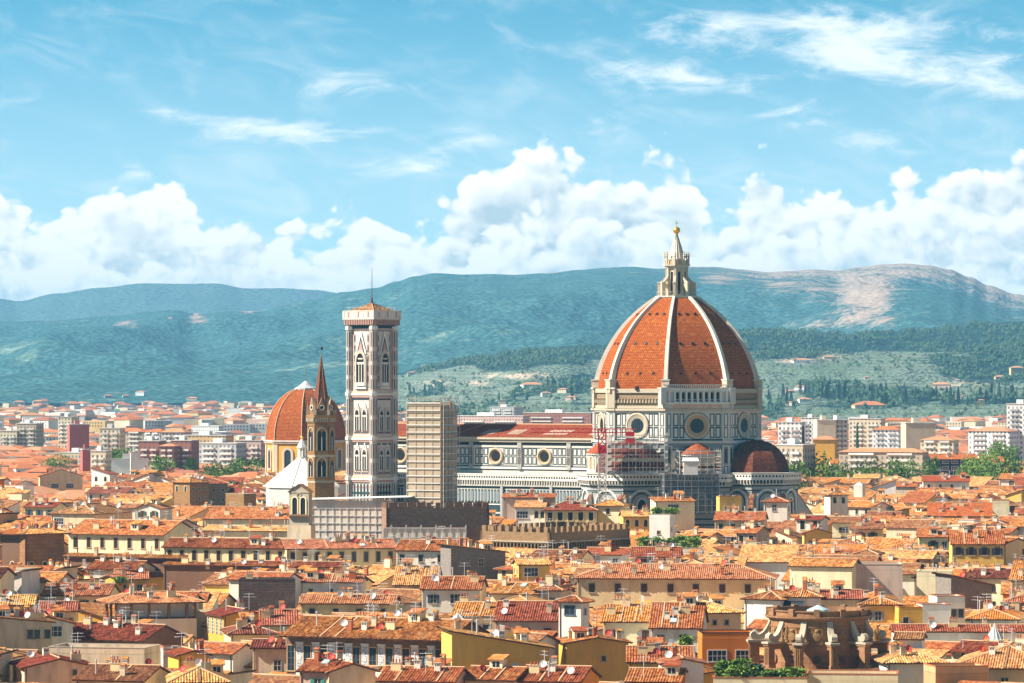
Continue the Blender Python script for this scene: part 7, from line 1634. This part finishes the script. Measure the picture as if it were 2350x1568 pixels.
# ------------------------------------------------------------------ the city beyond: blocks of flats, small houses, trees
def blockmat(key, c, wc, sx=2.6, sz=3.1):
    def fn(t, b):
        tc = t.new('ShaderNodeTexCoord').outputs['Object']; g = t.new('ShaderNodeNewGeometry')
        sp = t.new('ShaderNodeSeparateXYZ'); t.l.new(tc, sp.inputs[0]); nn = t.new('ShaderNodeSeparateXYZ'); t.l.new(g.outputs['Normal'], nn.inputs[0])
        hx = t.math('ADD', sp.outputs[0], t.math('MULTIPLY', sp.outputs[1], 1.0))
        fx = t.math('FRACT', t.math('DIVIDE', hx, sx)); fz = t.math('FRACT', t.math('DIVIDE', sp.outputs[2], sz))
        inx = t.math('MULTIPLY', t.math('GREATER_THAN', fx, .3), t.math('LESS_THAN', fx, .75)); inz = t.math('MULTIPLY', t.math('GREATER_THAN', fz, .3), t.math('LESS_THAN', fz, .78))
        side = t.math('LESS_THAN', t.math('ABSOLUTE', nn.outputs[2]), .4)
        wn = t.new('ShaderNodeTexWhiteNoise', noise_dimensions='3D'); t.l.new(t.xyz(t.math('FLOOR', t.math('DIVIDE', hx, sx)), t.math('FLOOR', t.math('DIVIDE', sp.outputs[2], sz)), 0.0), wn.inputs[0])
        m = t.math('MULTIPLY', t.math('MULTIPLY', inx, inz), t.math('MULTIPLY', side, t.math('ADD', .55, t.math('MULTIPLY', wn.outputs[0], .45))))
        n = t.noise(pos(t), .06, 4)
        t.put(b.inputs['Base Color'], t.mix(m, t.mix(t.math('MULTIPLY', n, .5), rgb(c), rgb([q*.7 for q in c])), rgb(wc)))
    material(key, fn)
for k, c in (('flat_cream', (.70, .60, .42)), ('flat_white', (.80, .79, .76)), ('flat_grey', (.50, .49, .48)), ('flat_ochre', (.62, .42, .20)), ('flat_brick', (.36, .15, .11)), ('flat_tan', (.52, .42, .30)), ('flat_pink', (.62, .42, .36)), ('flat_purple', (.26, .07, .09))):
    blockmat(k, c, (.10, .11, .13))
plaster('far_white', (.80, .78, .74), .3); plaster('far_cream', (.74, .62, .44), .3); plaster('far_pink', (.66, .46, .38), .3); plaster('far_grey', (.52, .50, .50), .3); plaster('far_roof', (.50, .17, .07), .3); plaster('far_roof_pale', (.58, .28, .15), .3); plaster('far_roof_brown', (.36, .14, .08), .3); plaster('far_flat', (.60, .57, .54), .3); plaster('far_yellow', (.72, .50, .22), .3)
def block(label, u0, u1, vt, Y, phi, m, d=14, roof='flat', rm='far_flat', cat='apartment block', name=None, group=None, storeys=True):
    phi -= 24 if m.startswith('flat_') and group is None else 0; z = PZ(vt, Y); x = PX(u0, Y); w = abs((u1-u0)/F*Y/cos(radians(phi))); t = thing(name or 'apartment_block', label, cat, (x, Y, 0), radians(phi), group)
    b = MB(); b.box(0, 0, 0, w, d, z-(0 if roof == 'flat' else 2), m)
    wl = b.build('wall', t)
    bl = MB()
    if m.startswith('flat_') and storeys:
        k = int(z/3.1)
        if not group:
            for j in range(max(1, k-5), k):
                for q in (.12, .58): bl = MB(); bl.box(w*q, -.9, j*3.1, w*(q+.3), -.01, j*3.1+1.0, 'far_white' if m != 'flat_white' else 'far_grey'); bl.build('balcony', wl)
    r = MB()
    if roof == 'flat': r.box(-.3, -.3, z, w+.3, d+.3, z+.5, rm); r.box(w*.3, d*.3, z+.5, w*.55, d*.7, z+3, m if not m.startswith('flat') else 'far_white')
    else:
        o = .8; zz = z-2; r.mesh([(-o, -o, zz), (w+o, -o, zz), (w+o, d+o, zz), (-o, d+o, zz), (min(d/2, w*.3), d/2, zz+min(d, w)*.16), (w-min(d/2, w*.3), d/2, zz+min(d, w)*.16)], [(0, 1, 5, 4), (1, 2, 5), (2, 3, 4, 5), (3, 0, 4), (3, 2, 1, 0)], rm)
    r.build('roof', t); return t
for a in (('tall purple red windowless block beside cream flats', 160, 204, 975, 2700, 12, 'rose', 16), ('cream block of flats with green balconies, leftmost of the tall blocks', 38, 84, 973, 3000, 14, 'flat_tan', 20), ('small pale block tucked against the left of the cream flats', 0, 40, 990, 3000, 12, 'flat_cream', 14),
          ('bright cream stepped block in front of the red windowless block', 133, 165, 958, 3050, 10, 'flat_cream', 18), ('long low grey hall with red edged roof on the plain', 52, 200, 955, 4200, 4, 'flat_grey', 30, 'flat', 'far_roof_brown'), ('tall pale yellow slab with lift tower', 228, 276, 984, 2500, 16, 'flat_cream', 14),
          ('wide tan flats with red roof behind the pale slab', 250, 330, 984, 2800, 8, 'flat_tan', 16, 'hip', 'far_roof'), ('white sided grey flats with red roof', 330, 370, 985, 2750, -10, 'flat_grey', 14, 'hip', 'far_roof'), ('dark grey balcony flats with orange roof', 370, 424, 985, 2600, 10, 'flat_grey', 16, 'hip', 'far_roof_pale'),
          ('long yellow brown flats above the tennis courts', 422, 520, 1000, 2500, 6, 'flat_ochre', 14), ('brick flats with pale balcony bands', 318, 366, 1013, 2250, 12, 'flat_brick', 14), ('brick and orange flats with tiled roof', 366, 400, 1016, 2230, 14, 'flat_brick', 14, 'hip', 'far_roof_pale'), ('narrow brick balcony tower with cream corner', 392, 440, 1012, 2240, 10, 'flat_brick', 14),
          ('blue grey flats with tall white stair shafts', 455, 545, 1018, 2300, 4, 'flat_grey', 14), ('pale pink flats behind the yellow crane', 540, 600, 1012, 2320, 8, 'flat_pink', 14), ('orange brown flats at the dome foot', 585, 618, 1015, 2330, 8, 'flat_brick', 12),
          ('white boxy tower with crenellated wall', 300, 320, 1039, 2050, 8, 'brightwhite', 6), ('low white wall with scalloped top', 256, 340, 1055, 2080, 6, 'brightwhite', 4), ('dark maroon cube beside a pinkish wall', 190, 208, 1033, 2200, 14, 'rose', 10), ('pale yellow four storey house left of the belvedere', 208, 244, 1036, 2150, 10, 'flat_cream', 10),
          ('long white shed roof on the plain behind the flats', 460, 600, 958, 5200, 0, 'far_white', 60, 'flat', 'far_white'), ('long white shed on the plain beside a teal block', 250, 360, 955, 5200, 0, 'far_white', 60, 'flat', 'far_white'), ('small teal glass block on the plain', 251, 290, 944, 5600, 0, 'greensheet', 20), ('blue striped office block on the plain', 296, 352, 943, 5600, 0, 'flat_grey', 20), ('white water tower like block on the plain', 397, 408, 936, 5000, 0, 'far_white', 14),
          ('long red brick flats behind the cathedral nave', 1200, 1355, 948, 3300, 3, 'flat_brick', 16), ('pale slab flats with blue roofs behind the nave', 1043, 1200, 955, 3300, 2, 'flat_pink', 14), ('dark roofed hall above the nave', 1125, 1180, 935, 4200, 0, 'flat_grey', 26), ('pale tower block on the plain above the nave', 1143, 1160, 919, 5000, 0, 'far_cream', 16),
          ('bright white tower of flats at the far edge', 2310, 2372, 928, 2450, 8, 'flat_white', 18), ('pale office block with three dark glass bays', 2079, 2147, 972, 2300, 4, 'far_cream', 18), ('white flats with blue windows and tiled roof', 2222, 2310, 982, 2450, -6, 'flat_white', 16, 'hip', 'far_roof_pale'), ('white three storey block with red roof left of the office', 2002, 2060, 979, 2500, 6, 'flat_white', 14, 'hip', 'far_roof'),
          ('cream balcony flats with long front', 1948, 2020, 962, 2700, 8, 'flat_cream', 16), ('plain sandy block without balconies beside a shaded wing', 1875, 1918, 965, 2500, 4, 'far_cream', 16), ('shaded tan wing of the sandy block', 1918, 1946, 965, 2505, 40, 'flat_tan', 16), ('white ribbed flats with loggias', 1838, 1880, 960, 2750, 10, 'flat_white', 14), ('low white house with strip windows', 1785, 1838, 970, 2400, 8, 'flat_white', 12), ('long low palazzo with red roof behind green trees', 1925, 2110, 1028, 1950, 4, 'flat_tan', 12, 'hip', 'far_roof_pale'),
          ('white four storey house with shadowed ground floor', 2112, 2185, 1002, 2150, 4, 'flat_cream', 12, 'hip', 'far_roof_pale'), ('ochre gabled hall among tiled roofs', 1865, 1915, 1000, 2000, -10, 'ochre', 14, 'hip', 'far_roof_pale'), ('beige flats beside the red dome', 1780, 1840, 1022, 1800, -8, 'flat_tan', 12)):
    block(*a, **({'cat': 'building', 'name': 'hall' if 'hall' in a[0] or 'shed' in a[0] else 'apartment_block'} if not a[6].startswith('flat_') else {}))
t_ = None
rng2 = random.Random(5)
PROTF = [(786, 922, 1270), (608, 792, 1790), (1040, 1860, 1260)]
FLATS = ['flat_cream', 'flat_cream', 'flat_cream', 'flat_white', 'flat_tan', 'flat_grey', 'flat_ochre', 'flat_brick', 'flat_tan', 'flat_tan', 'flat_pink']
FW = {'flat_cream': 'cream', 'flat_white': 'white', 'flat_grey': 'grey', 'flat_ochre': 'ochre', 'flat_brick': 'brick red', 'flat_tan': 'tan', 'flat_pink': 'pinkish'}
RW = {'far_roof': 'red hipped roof', 'far_roof_pale': 'pale orange hipped roof', 'far_roof_brown': 'brown hipped roof', 'far_flat': 'flat roof'}
FM = [('the red windowless block', 182, 1000), ('the long grey hall', 126, 960), ('the brick balcony flats', 360, 1035), ('the yellow crane', 527, 1040), ('the great white tower of flats', 2335, 970), ('the three bay office block', 2112, 990), ('the sandy block', 1896, 985), ('the long palazzo behind trees', 2015, 1035), ('the red chapel dome', 702, 970), ('the brick flats above the nave', 1280, 955),
      ('the white striped flats', 500, 1035), ('the villa block on the rise', 2000, 938), ('the teal block', 270, 950), ('the pale slab', 250, 1010), ('the ochre hall', 1890, 1020), ('the cathedral dome', 1700, 960)]
made = 0
for _ in range(400):
    if made >= 90: break
    Y = rng2.uniform(2300, 5200); u = rng2.choice((rng2.uniform(-20, 600), rng2.uniform(1770, 2360), rng2.uniform(1770, 2360), rng2.uniform(930, 1340)))
    z = rng2.uniform(12, 20); vt = V0-F*(z-H)/Y; w = rng2.uniform(14, 34)*F/Y
    m = rng2.choice(FLATS); hp = rng2.random() < .62; rm = rng2.choice(('far_roof', 'far_roof_pale', 'far_roof_brown', 'far_roof')) if hp else 'far_flat'
    near = sorted(FM, key=lambda q: math.hypot(q[1]-u, (q[2]-vt)*4))
    lab = None
    for k in range(4):
        mk = near[k]; du, dv = u-mk[1], (vt-mk[2])*4; rel = ('below' if dv > 0 else 'beyond') if abs(dv) > abs(du) else ('right of' if du > 0 else 'left of')
        for sz in ('wide' if w > 130 else 'narrow' if w < 75 else 'mid sized', 'plain', 'many windowed', 'small' if w < 90 else 'long'):
            l = sz+' '+FW[m]+' block of flats with '+RW[rm]+', '+rel+' '+mk[0]
            if l not in USED and len(l.replace(',', '').split()) <= 16: lab = l; break
        if lab: break
    if not lab: continue
    USED.add(lab); block(lab, u, u+w, vt, Y, rng2.choice((-18, -25, -12, 15, -32, 4)), m, rng2.uniform(11, 16), 'hip' if hp else 'flat', rm, group='blocks of flats beyond the old town'); made += 1
far = MB()
def cover_at(u, Y): return 1
for k_ in range(16000):
    q = rng2.random(); Y = 1500+(6700-1500)*q**1.5 if k_ < 9000 else rng2.uniform(4300, 8800)
    u = rng2.uniform(-150, 2500)
    if u > 900 and Y > 4500: continue
    if k_ >= 12500: u = rng2.uniform(1740, 2450); Y = rng2.uniform(2200, 4500); x_ = 1
    elif k_ >= 9000: u = rng2.uniform(-150, 1000)
    x = PX(u, Y); w = rng2.uniform(8, 20)*(1+Y/9000); d = rng2.uniform(8, 16)*(1+Y/9000); z = rng2.uniform(7, 15)*(1 if Y < 4000 else rng2.choice((.8, 1.1, 1.7))); a = radians(rng2.choice((10, -20, -32, 0, 58, 25)))
    wm = rng2.choice(('far_white', 'far_white', 'far_cream', 'far_cream', 'far_pink', 'far_grey', 'far_yellow')); rm = rng2.choice(('far_roof', 'far_roof_pale', 'far_roof_brown', 'far_roof') if rng2.random() < (.85 if Y < 3000 else .38) else ('far_flat', 'far_white'))
    M = Matrix.Translation((x, Y, 0)) @ Matrix.Rotation(a, 4, 'Z'); o = .6; b = MB()
    polywalls(b, [(0, 0), (w, 0), (w, d), (0, d)], 0, z, wm)
    if rm in ('far_flat', 'far_white'): b.face([(0, 0, z), (w, 0, z), (w, d, z), (0, d, z)], rm)
    else: b.mesh([(-o, -o, z), (w+o, -o, z), (w+o, d+o, z), (-o, d+o, z), (min(d/2, w*.3), d/2, z+d*.16), (w-min(d/2, w*.3), d/2, z+d*.16)], [(0, 1, 5, 4), (1, 2, 5), (2, 3, 4, 5), (3, 0, 4)], rm)
    if Y < 4200:
        for j in (1, 2):
            zz = z-j*3.1
            for i in range(int(w/3.2)): xx = 1.2+i*3.2; b.face([(xx, -.03, zz), (xx+1.1, -.03, zz), (xx+1.1, -.03, zz+1.6), (xx, -.03, zz+1.6)], 'navy')
    far.join(b, M)
far.build('distant_city', kind='stuff')

# ------------------------------------------------------------------ trees
def leafmat(key, c1, c2):
    def fn(t, b):
        g = t.new('ShaderNodeNewGeometry'); oi = t.new('ShaderNodeObjectInfo')
        n = t.noise(pos(t), .5, 3); r = t.math('ADD', t.math('MULTIPLY', g.outputs['Random Per Island'], .6), t.math('MULTIPLY', n, .4))
        t.put(b.inputs['Base Color'], t.mix(r, rgb(c1), rgb(c2))); b.inputs['Roughness'].default_value = .7
    material(key, fn)
leafmat('leaf', (.045, .10, .012), (.15, .24, .03)); leafmat('leafdark', (.022, .055, .03), (.055, .105, .04)); leafmat('leaffresh', (.09, .17, .02), (.22, .32, .05)); leafmat('leafolive', (.10, .13, .06), (.19, .21, .11))
def crown(mb, rs, c, r, n, ls, m, squash=.8):
    lobes = [(Vector((rs.gauss(0, .42), rs.gauss(0, .42), rs.gauss(0, .32)*squash)), rs.uniform(.38, .62)) for _ in range(9)]
    for _ in range(n):
        l, lr = rs.choice(lobes); v = Vector((rs.gauss(0, 1), rs.gauss(0, 1), rs.gauss(0, 1))).normalized()*lr*(rs.random()**.35); p = l+v; p = Vector(c)+Vector((p.x*r, p.y*r, p.z*r*squash))
        a = Vector((rs.gauss(0, 1), rs.gauss(0, 1), rs.gauss(0, .6))).normalized(); b = a.orthogonal().normalized(); s_ = ls*rs.uniform(.6, 1.3)
        mb.face([p-a*s_, p+b*s_*.6, p+a*s_, p-b*s_*.6], m)
TREE = {}
def tree_proto(kind, seed):
    rs = random.Random(seed); c, tr = MB(), MB()
    if kind == 'cypress_tree':
        for _ in range(420):
            z = rs.random()**.8*12; r = 1.5*(1-z/12.6)**.7*min(1, z/1.5+.4); a = rs.uniform(0, 6.28); rr = r*rs.random()**.4; p = Vector((rr*cos(a), rr*sin(a), z+.6)); u = Vector((rs.gauss(0, .3), rs.gauss(0, .3), 1)).normalized(); v = u.orthogonal(); s_ = rs.uniform(.3, .7); c.face([p-u*s_, p+v*s_*.5, p+u*s_, p-v*s_*.5], 'leafdark')
        tr.tube((0, 0, 0), (0, 0, 9), .25, .08, 6, 'wood')
    else:
        m = {'broadleaf_tree': 'leaf', 'pine_tree': 'leafdark', 'olive_tree': 'leafolive'}[kind]; hgt = 6.5
        crown(c, rs, (0, 0, hgt), 4.6, 1700, .30, m, .8 if kind != 'pine_tree' else .45)
        tr.tube((0, 0, 0), (0, 0, hgt*.6), .4, .28, 7, 'wood')
        for i in range(5): a = i*1.26+rs.uniform(-.3, .3); tr.tube((0, 0, hgt*.5), (2.6*cos(a), 2.6*sin(a), hgt*.5+rs.uniform(1, 3)), .2, .06, 5, 'wood', False)
    return c.data('crown'), tr.data('trunk')
for k in ('broadleaf_tree', 'cypress_tree', 'pine_tree', 'olive_tree'): TREE[k] = [tree_proto(k, q) for q in range(3)]
def tree(kind, label, u, vtop, Y, size, group, base_z=0.0):
    c, tr = TREE[kind][rng2.randrange(3)]; t = thing(kind, label, 'tree', (PX(u, Y), Y, base_z), rng2.uniform(0, 6), group); s_ = size
    for nm, me in (('crown', c), ('trunk', tr)): o = bpy.data.objects.new(nm, me); COL.objects.link(o); o.parent = t
    t.scale = (s_, s_, s_ if vtop is None else (PZ(vtop, Y)-base_z)/(10.2 if kind != 'cypress_tree' else 13.2))
    return t
G1 = 'leafy trees among the far roofs'
for lab, u, v, Y, sz in (('tall dark tree left of the flat brick flats', 277, 1005, 2350, 2.0), ('dark tree beside the tall floodlight masts', 262, 1018, 2330, 1.5), ('lighter rounded tree below the tall dark one', 290, 1020, 2250, 1.6), ('dark round tree in front of the brick flats', 372, 1023, 2150, 1.8), ('narrow dark tree between brick and yellow flats', 437, 1028, 2180, 1.1),
                        ('bushy tree left of the yellow crane foot', 497, 1045, 2150, 2.0), ('dark tree right of the yellow crane', 548, 1033, 2200, 1.9), ('broad tree at the chapel dome foot', 580, 1030, 2250, 2.2), ('small tree between two cranes of flats', 470, 1062, 2100, 1.2), ('dark shrubby tree near the maroon cube', 128, 1022, 2300, 1.5),
                        ('tree rising behind the right red half dome', 1772, 1012, 1650, 1.7), ('big tree left of the long palazzo roof', 1858, 1018, 1800, 2.2), ('lower tree left of the long palazzo roof', 1830, 1030, 1780, 1.3), ('dark small tree in front of the long palazzo', 1907, 1040, 1820, 1.2), ('second dark small tree in front of the palazzo', 1938, 1040, 1830, 1.3),
                        ('largest tree at the right end of the palazzo roof', 2035, 1025, 1850, 2.0), ('bright tree overlapping the palazzo roof end', 2075, 1026, 1840, 2.1), ('low tree in front of the palazzo roof end', 1990, 1042, 1780, 1.9), ('small bushy tree beyond the palazzo roof end', 2140, 1024, 1950, 1.2), ('tall bright tree beside the red roofed row', 2246, 1007, 1900, 2.3), ('round tree at the far edge below the white tower', 2322, 1019, 1850, 1.8),
                        ('leafy tree at the foot of the great white tower', 2302, 988, 2350, 1.9), ('wide tree in front of the sandy block', 1890, 985, 2350, 1.7), ('tree hiding the ground floor of the white flats', 2290, 998, 2300, 1.6), ('low pale tree beside the office block', 2160, 990, 2250, 1.3)):
    tree('broadleaf_tree', lab, u, v+8, Y, sz, G1)
for lab, u, v, Y, sz in (('single dark cypress beside the cream balcony flats', 2037-70, 968, 2450, 1.1), ('short cypress in front of white ribbed flats', 1843, 972, 2350, 1.0)): tree('cypress_tree', lab, u, v, Y, sz, 'cypresses among the flats')
# cypresses, pines and villas on the nearer slope
def on_slope(u, v):
    """point of the nearer slope seen at u, v"""
    f = HILLS['wooded_hill']; lo_, hi_ = 0.0, 1.0; best = None
    for i in range(80):
        X, Y, Z = f(u, i/80); vv = V0-F*(Z-H)/Y
        if vv <= v: best = (X, Y, Z); break
    return best or f(u, .9)
CY = []
for cu, cv, su, sv, n in ((1930, 912, 75, 10, 34), (2160, 925, 40, 8, 14), (2090, 920, 30, 6, 8), (2290, 912, 60, 12, 16), (2030, 935, 40, 5, 8), (1380, 930, 60, 8, 5), (1790, 925, 40, 10, 7), (2230, 935, 40, 8, 5), (960, 900, 40, 12, 4), (1200, 915, 90, 14, 6)):
    for _ in range(n):
        u, v = rng2.gauss(cu, su*.6), rng2.gauss(cv, sv*.7)
        CY.append((u, v))
for i, (u, v) in enumerate(CY):
    X, Y, Z = on_slope(u, v); c, tr = TREE['cypress_tree'][i % 3]; t = thing('cypress_tree', 'dark pointed cypress standing in the groves on the lower green slope', 'tree', (X, Y, Z-1), rng2.uniform(0, 6), 'cypresses on the green slope'); s_ = rng2.uniform(1.2, 2.0); t.scale = (s_*1.35, s_*1.35, s_*rng2.uniform(.75, 1.1))
    for nm, me in (('crown', c), ('trunk', tr)): o = bpy.data.objects.new(nm, me); COL.objects.link(o); o.parent = t
wood = MB()
for _ in range(5200):
    u = rng2.uniform(900, 2450); k = rng2.random()
    X, Y, Z = HILLS['wooded_hill'](u, rng2.uniform(.02, .98)); v = V0-F*(Z-H)/Y; c = ncover(u, v, .5, X, Y)
    if c[0] < .55 and rng2.random() < .6: continue
    r = rng2.uniform(4.5, 9.5); m = 'leafdark' if c[0] > .55 else rng2.choice(('leafolive', 'leafdark'))
    if c[0] <= .55: r *= .55
    for _j in range(5):
        p = Vector((X+rng2.gauss(0, r*.5), Y+rng2.gauss(0, r*.5), Z+r*.6+rng2.gauss(0, r*.3))); b = MB(); s_ = r*rng2.uniform(.35, .7); n_ = 5
        top = p+ZUP*s_*1.1; ring = [p+Vector((s_*cos(6.283*i/n_+_j), s_*sin(6.283*i/n_+_j), rng2.uniform(-.3, .2)*s_)) for i in range(n_)]
        bb = len(wood.v); wood.v.extend([tuple(q) for q in ring]+[tuple(top)]); 
        for i in range(n_): wood.f.append((bb+i, bb+(i+1) % n_, bb+n_)); wood.m.append(m)
wood.build('hillside_woods', kind='stuff')
VM = ['far_cream', 'far_white', 'far_pink', 'far_yellow']; VWD = {'far_cream': 'cream', 'far_white': 'white', 'far_pink': 'pink', 'far_yellow': 'yellow'}
def villa(label, u, v, wpx, hpx, wm, rm='far_roof_pale', name='villa', f='wooded_hill'):
    if f == 'wooded_hill': X, Y, Z = on_slope(u, v)
    else:
        X, Y, Z = next(((x, y, z) for x, y, z in (HILLS[f](u, i/100) for i in range(100)) if V0-F*(z-H)/y <= v), HILLS[f](u, .5))
    w, z = wpx/F*Y, hpx/F*Y; d = w*.6; t = thing(name, label, 'villa', (X-w/2, Y, Z-4), radians(rng2.choice((6, -12, 14, -25))), 'villas on the slopes'); b = MB(); b.box(0, 0, 0, w, d, z+4, wm)
    for i in range(max(1, int(w/4))):
        for j in range(max(1, int(z/4))): b.face([(1+i*4, -.04, z+2-j*4-.2), (2.2+i*4, -.04, z+2-j*4-.2), (2.2+i*4, -.04, z+3.6-j*4-.2), (1+i*4, -.04, z+3.6-j*4-.2)], 'navy')
    b.build('wall', t); r = MB(); o = .8; r.mesh([(-o, -o, z+4), (w+o, -o, z+4), (w+o, d+o, z+4), (-o, d+o, z+4), (w*.3, d/2, z+4+d*.2), (w*.7, d/2, z+4+d*.2)], [(0, 1, 5, 4), (1, 2, 5), (2, 3, 4, 5), (3, 0, 4)], rm); r.build('roof', t)
for a in (('cream villa block with red roof on the rise', 1999, 941, 74, 9, 'far_cream', 'far_roof'), ('long pink villa with hipped roof amid cypresses on the slope', 2158, 893, 44, 10, 'far_pink'), ('white farmhouse with outbuilding high on the olive terraces', 1842, 835, 40, 7, 'far_white'), ('row of cream farm buildings below the wooded crest', 1905, 826, 26, 6, 'far_cream'), ('tall yellow villa at the far edge of the slope', 2335, 862, 30, 16, 'far_yellow'), ('low yellow annex beside the tall edge villa', 2300, 872, 30, 6, 'far_yellow'),
          ('square yellow tower villa at the foot of the slope', 2252, 938, 16, 14, 'far_yellow'), ('cream villa between two groups of cypresses', 2195, 925, 24, 8, 'far_cream'), ('white hamlet house below the olive terraces', 1835, 898, 26, 8, 'far_white'), ('pink hamlet house left of the dark wood', 1815, 908, 20, 6, 'far_pink'), ('cream house low on the slope behind the dome', 1810, 935, 16, 10, 'far_cream'),
          ('white villa low beside the cypress wood', 1850, 925, 30, 7, 'far_white'), ('small cream hut among the olive trees', 1990, 870, 12, 4, 'far_cream'), ('white farm on the terraces left of the dome', 1255, 915, 22, 7, 'far_white'), ('cream hamlet house left of the dome', 1290, 905, 22, 8, 'far_cream'), ('pink house below the hamlet left of the dome', 1310, 922, 26, 6, 'far_pink'), ('long white farm wall on the olive terraces', 1225, 890, 48, 3, 'far_white'), ('stone houses on the knoll right of the bell tower', 945, 848, 18, 8, 'far_cream'), ('white house on the knoll right of the bell tower', 975, 846, 14, 6, 'far_white')):
    villa(*a)
for a in (('white convent on the mountain foot left of the dome', 322, 912, 22, 9, 'far_white'), ('cream villa beside the white convent', 290, 916, 16, 5, 'far_cream'), ('pink villa left of the convent', 250, 917, 20, 5, 'far_pink'), ('small white house high up the mountain left', 450, 724, 14, 3, 'far_white'), ('pale barns on the mountain shoulder', 390, 735, 10, 3, 'far_cream'), ('pale quarry buildings low on the mountain', 440, 925, 26, 5, 'far_cream')):
    villa(*a, name='villa', f='mountain')
# ------------------------------------------------------------------ roof gardens, glass cone, lantern roofs
def bush(label, u0, u1, vt, vb, Y, n, m='leaffresh', cat='plant', name='potted_bush', group='plants of the roof gardens'):
    X = PX((u0+u1)/2, Y); w = (u1-u0)/F*Y/2; z0, z1 = PZ(vb, Y), PZ(vt, Y); t = thing(name, label, cat, (X, Y, z0), 0, group); rs = random.Random(int(u0*7+vt)); b = MB(); hgt = z1-z0
    for _ in range(n):
        p = Vector((rs.gauss(0, .45)*w, rs.gauss(0, .4)*w*.6, hgt*(.15+.8*rs.random()**.8))); p.z *= 1-.35*min(1, abs(p.x/w))*rs.random(); a = Vector((rs.gauss(0, 1), rs.gauss(0, 1), rs.gauss(0, .8))).normalized(); q = a.orthogonal().normalized(); s_ = rs.uniform(.18, .40); b.face([p-a*s_, p+q*s_*.6, p+a*s_, p-q*s_*.6], m)
    b.build('foliage', t); p = MB(); p.lathe([(.25, -.4), (.38, .35), (.42, .35)], 10, 'claypot')
    for i in range(4): p.tube((0, 0, .2), (rs.uniform(-.5, .5)*w, rs.uniform(-.2, .2), hgt*.6), .05, .02, 4, 'wood', False)
    p.build('pot', t)
for a in (('rounded bush at the left end of the lower roof garden', 1460, 1494, 1229, 1260, 1063, 620), ('thin shrub with open twigs left of the white tower', 1488, 1522, 1230, 1260, 1064, 420), ('low planting in the middle of the lower roof garden', 1518, 1552, 1234, 1260, 1063, 460, 'leaf'), ('tall leafy bush right of the white tower foot', 1543, 1582, 1226, 1260, 1065, 640), ('bright bush overhanging the terrace wall', 1556, 1582, 1238, 1268, 1059.3, 460), ('broad bush at the right end of the lower roof garden', 1574, 1612, 1230, 1260, 1063, 640),
          ('clipped plant on the white tower, left of its pole', 1493, 1521, 1163, 1184, 1115, 460), ('clipped plant on the white tower, right of its pole', 1523, 1556, 1163, 1184, 1115, 520),
          ('palm like bush beside the cream chimney at the bottom', 1640, 1672, 1512, 1558, 656, 520, 'leaf'), ('climbing green mound left of the round drum', 1668, 1728, 1508, 1558, 657, 1100, 'leaf'), ('light green bush in the lower garden', 1664, 1724, 1526, 1560, 653, 1000), ('dark red leaved shrub in the lower garden', 1722, 1752, 1522, 1558, 655, 560, 'leafdark'), ('yellow green bush right in the lower garden', 1786, 1850, 1530, 1560, 653, 1000), ('low bush between pots in the lower garden', 1742, 1798, 1536, 1560, 653, 640, 'leaf'), ('climbing plant on the whitewashed house wall', 1560, 1590, 1458, 1482, 722, 360), ('green planting on the yellow house terrace', 262, 292, 1322, 1340, 951, 360)):
    bush(*a)
def glass_roof(label, u, vt, vb, wpx, Y, n, name='glass_lantern'):
    z0, z1 = PZ(vb, Y), PZ(vt, Y); r = wpx/2/F*Y; t = thing(name, label, 'skylight', (PX(u, Y), Y, z0), 0); g = MB(); P = [(r*cos(2*pi*i/n+.4), r*sin(2*pi*i/n+.4)) for i in range(n)]; g.prism(P, -3.0, .02, 'white')
    g.build('kerb', t); g = MB()
    for i in range(n): A, B = P[i], P[(i+1) % n]; g.face([(A[0], A[1], .05), (B[0], B[1], .05), (0, 0, z1-z0)], 'skyglass')
    gl = g.build('glazing', t); f = MB()
    for i in range(n):
        f.tube((P[i][0], P[i][1], .05), (0, 0, z1-z0+.05), .09, .07, 4, 'whiteframe')
    for q in (.33, .66):
        for i in range(n): A, B = Vector((*P[i], .05)).lerp(Vector((0, 0, z1-z0)), q), Vector((*P[(i+1) % n], .05)).lerp(Vector((0, 0, z1-z0)), q); f.tube(A, B, .06, .06, 4, 'whiteframe')
    f.build('glazing_frame', gl)
glass_roof('pointed glass cone with white ribs behind the pale corner roof', 2282, 1431, 1475, 50, 726, 14)
glass_roof('glass pyramid skylight on the whitewashed house roof', 1588, 1366, 1391, 46, 742, 4)
glass_roof('pale green copper and glass lantern behind the mustard wall', 1050, 1407, 1432, 62, 690, 6)
glass_roof('small white glass pyramid lower left of the red half dome', 1972, 1106, 1114, 30, 1010, 4)
build_haze()
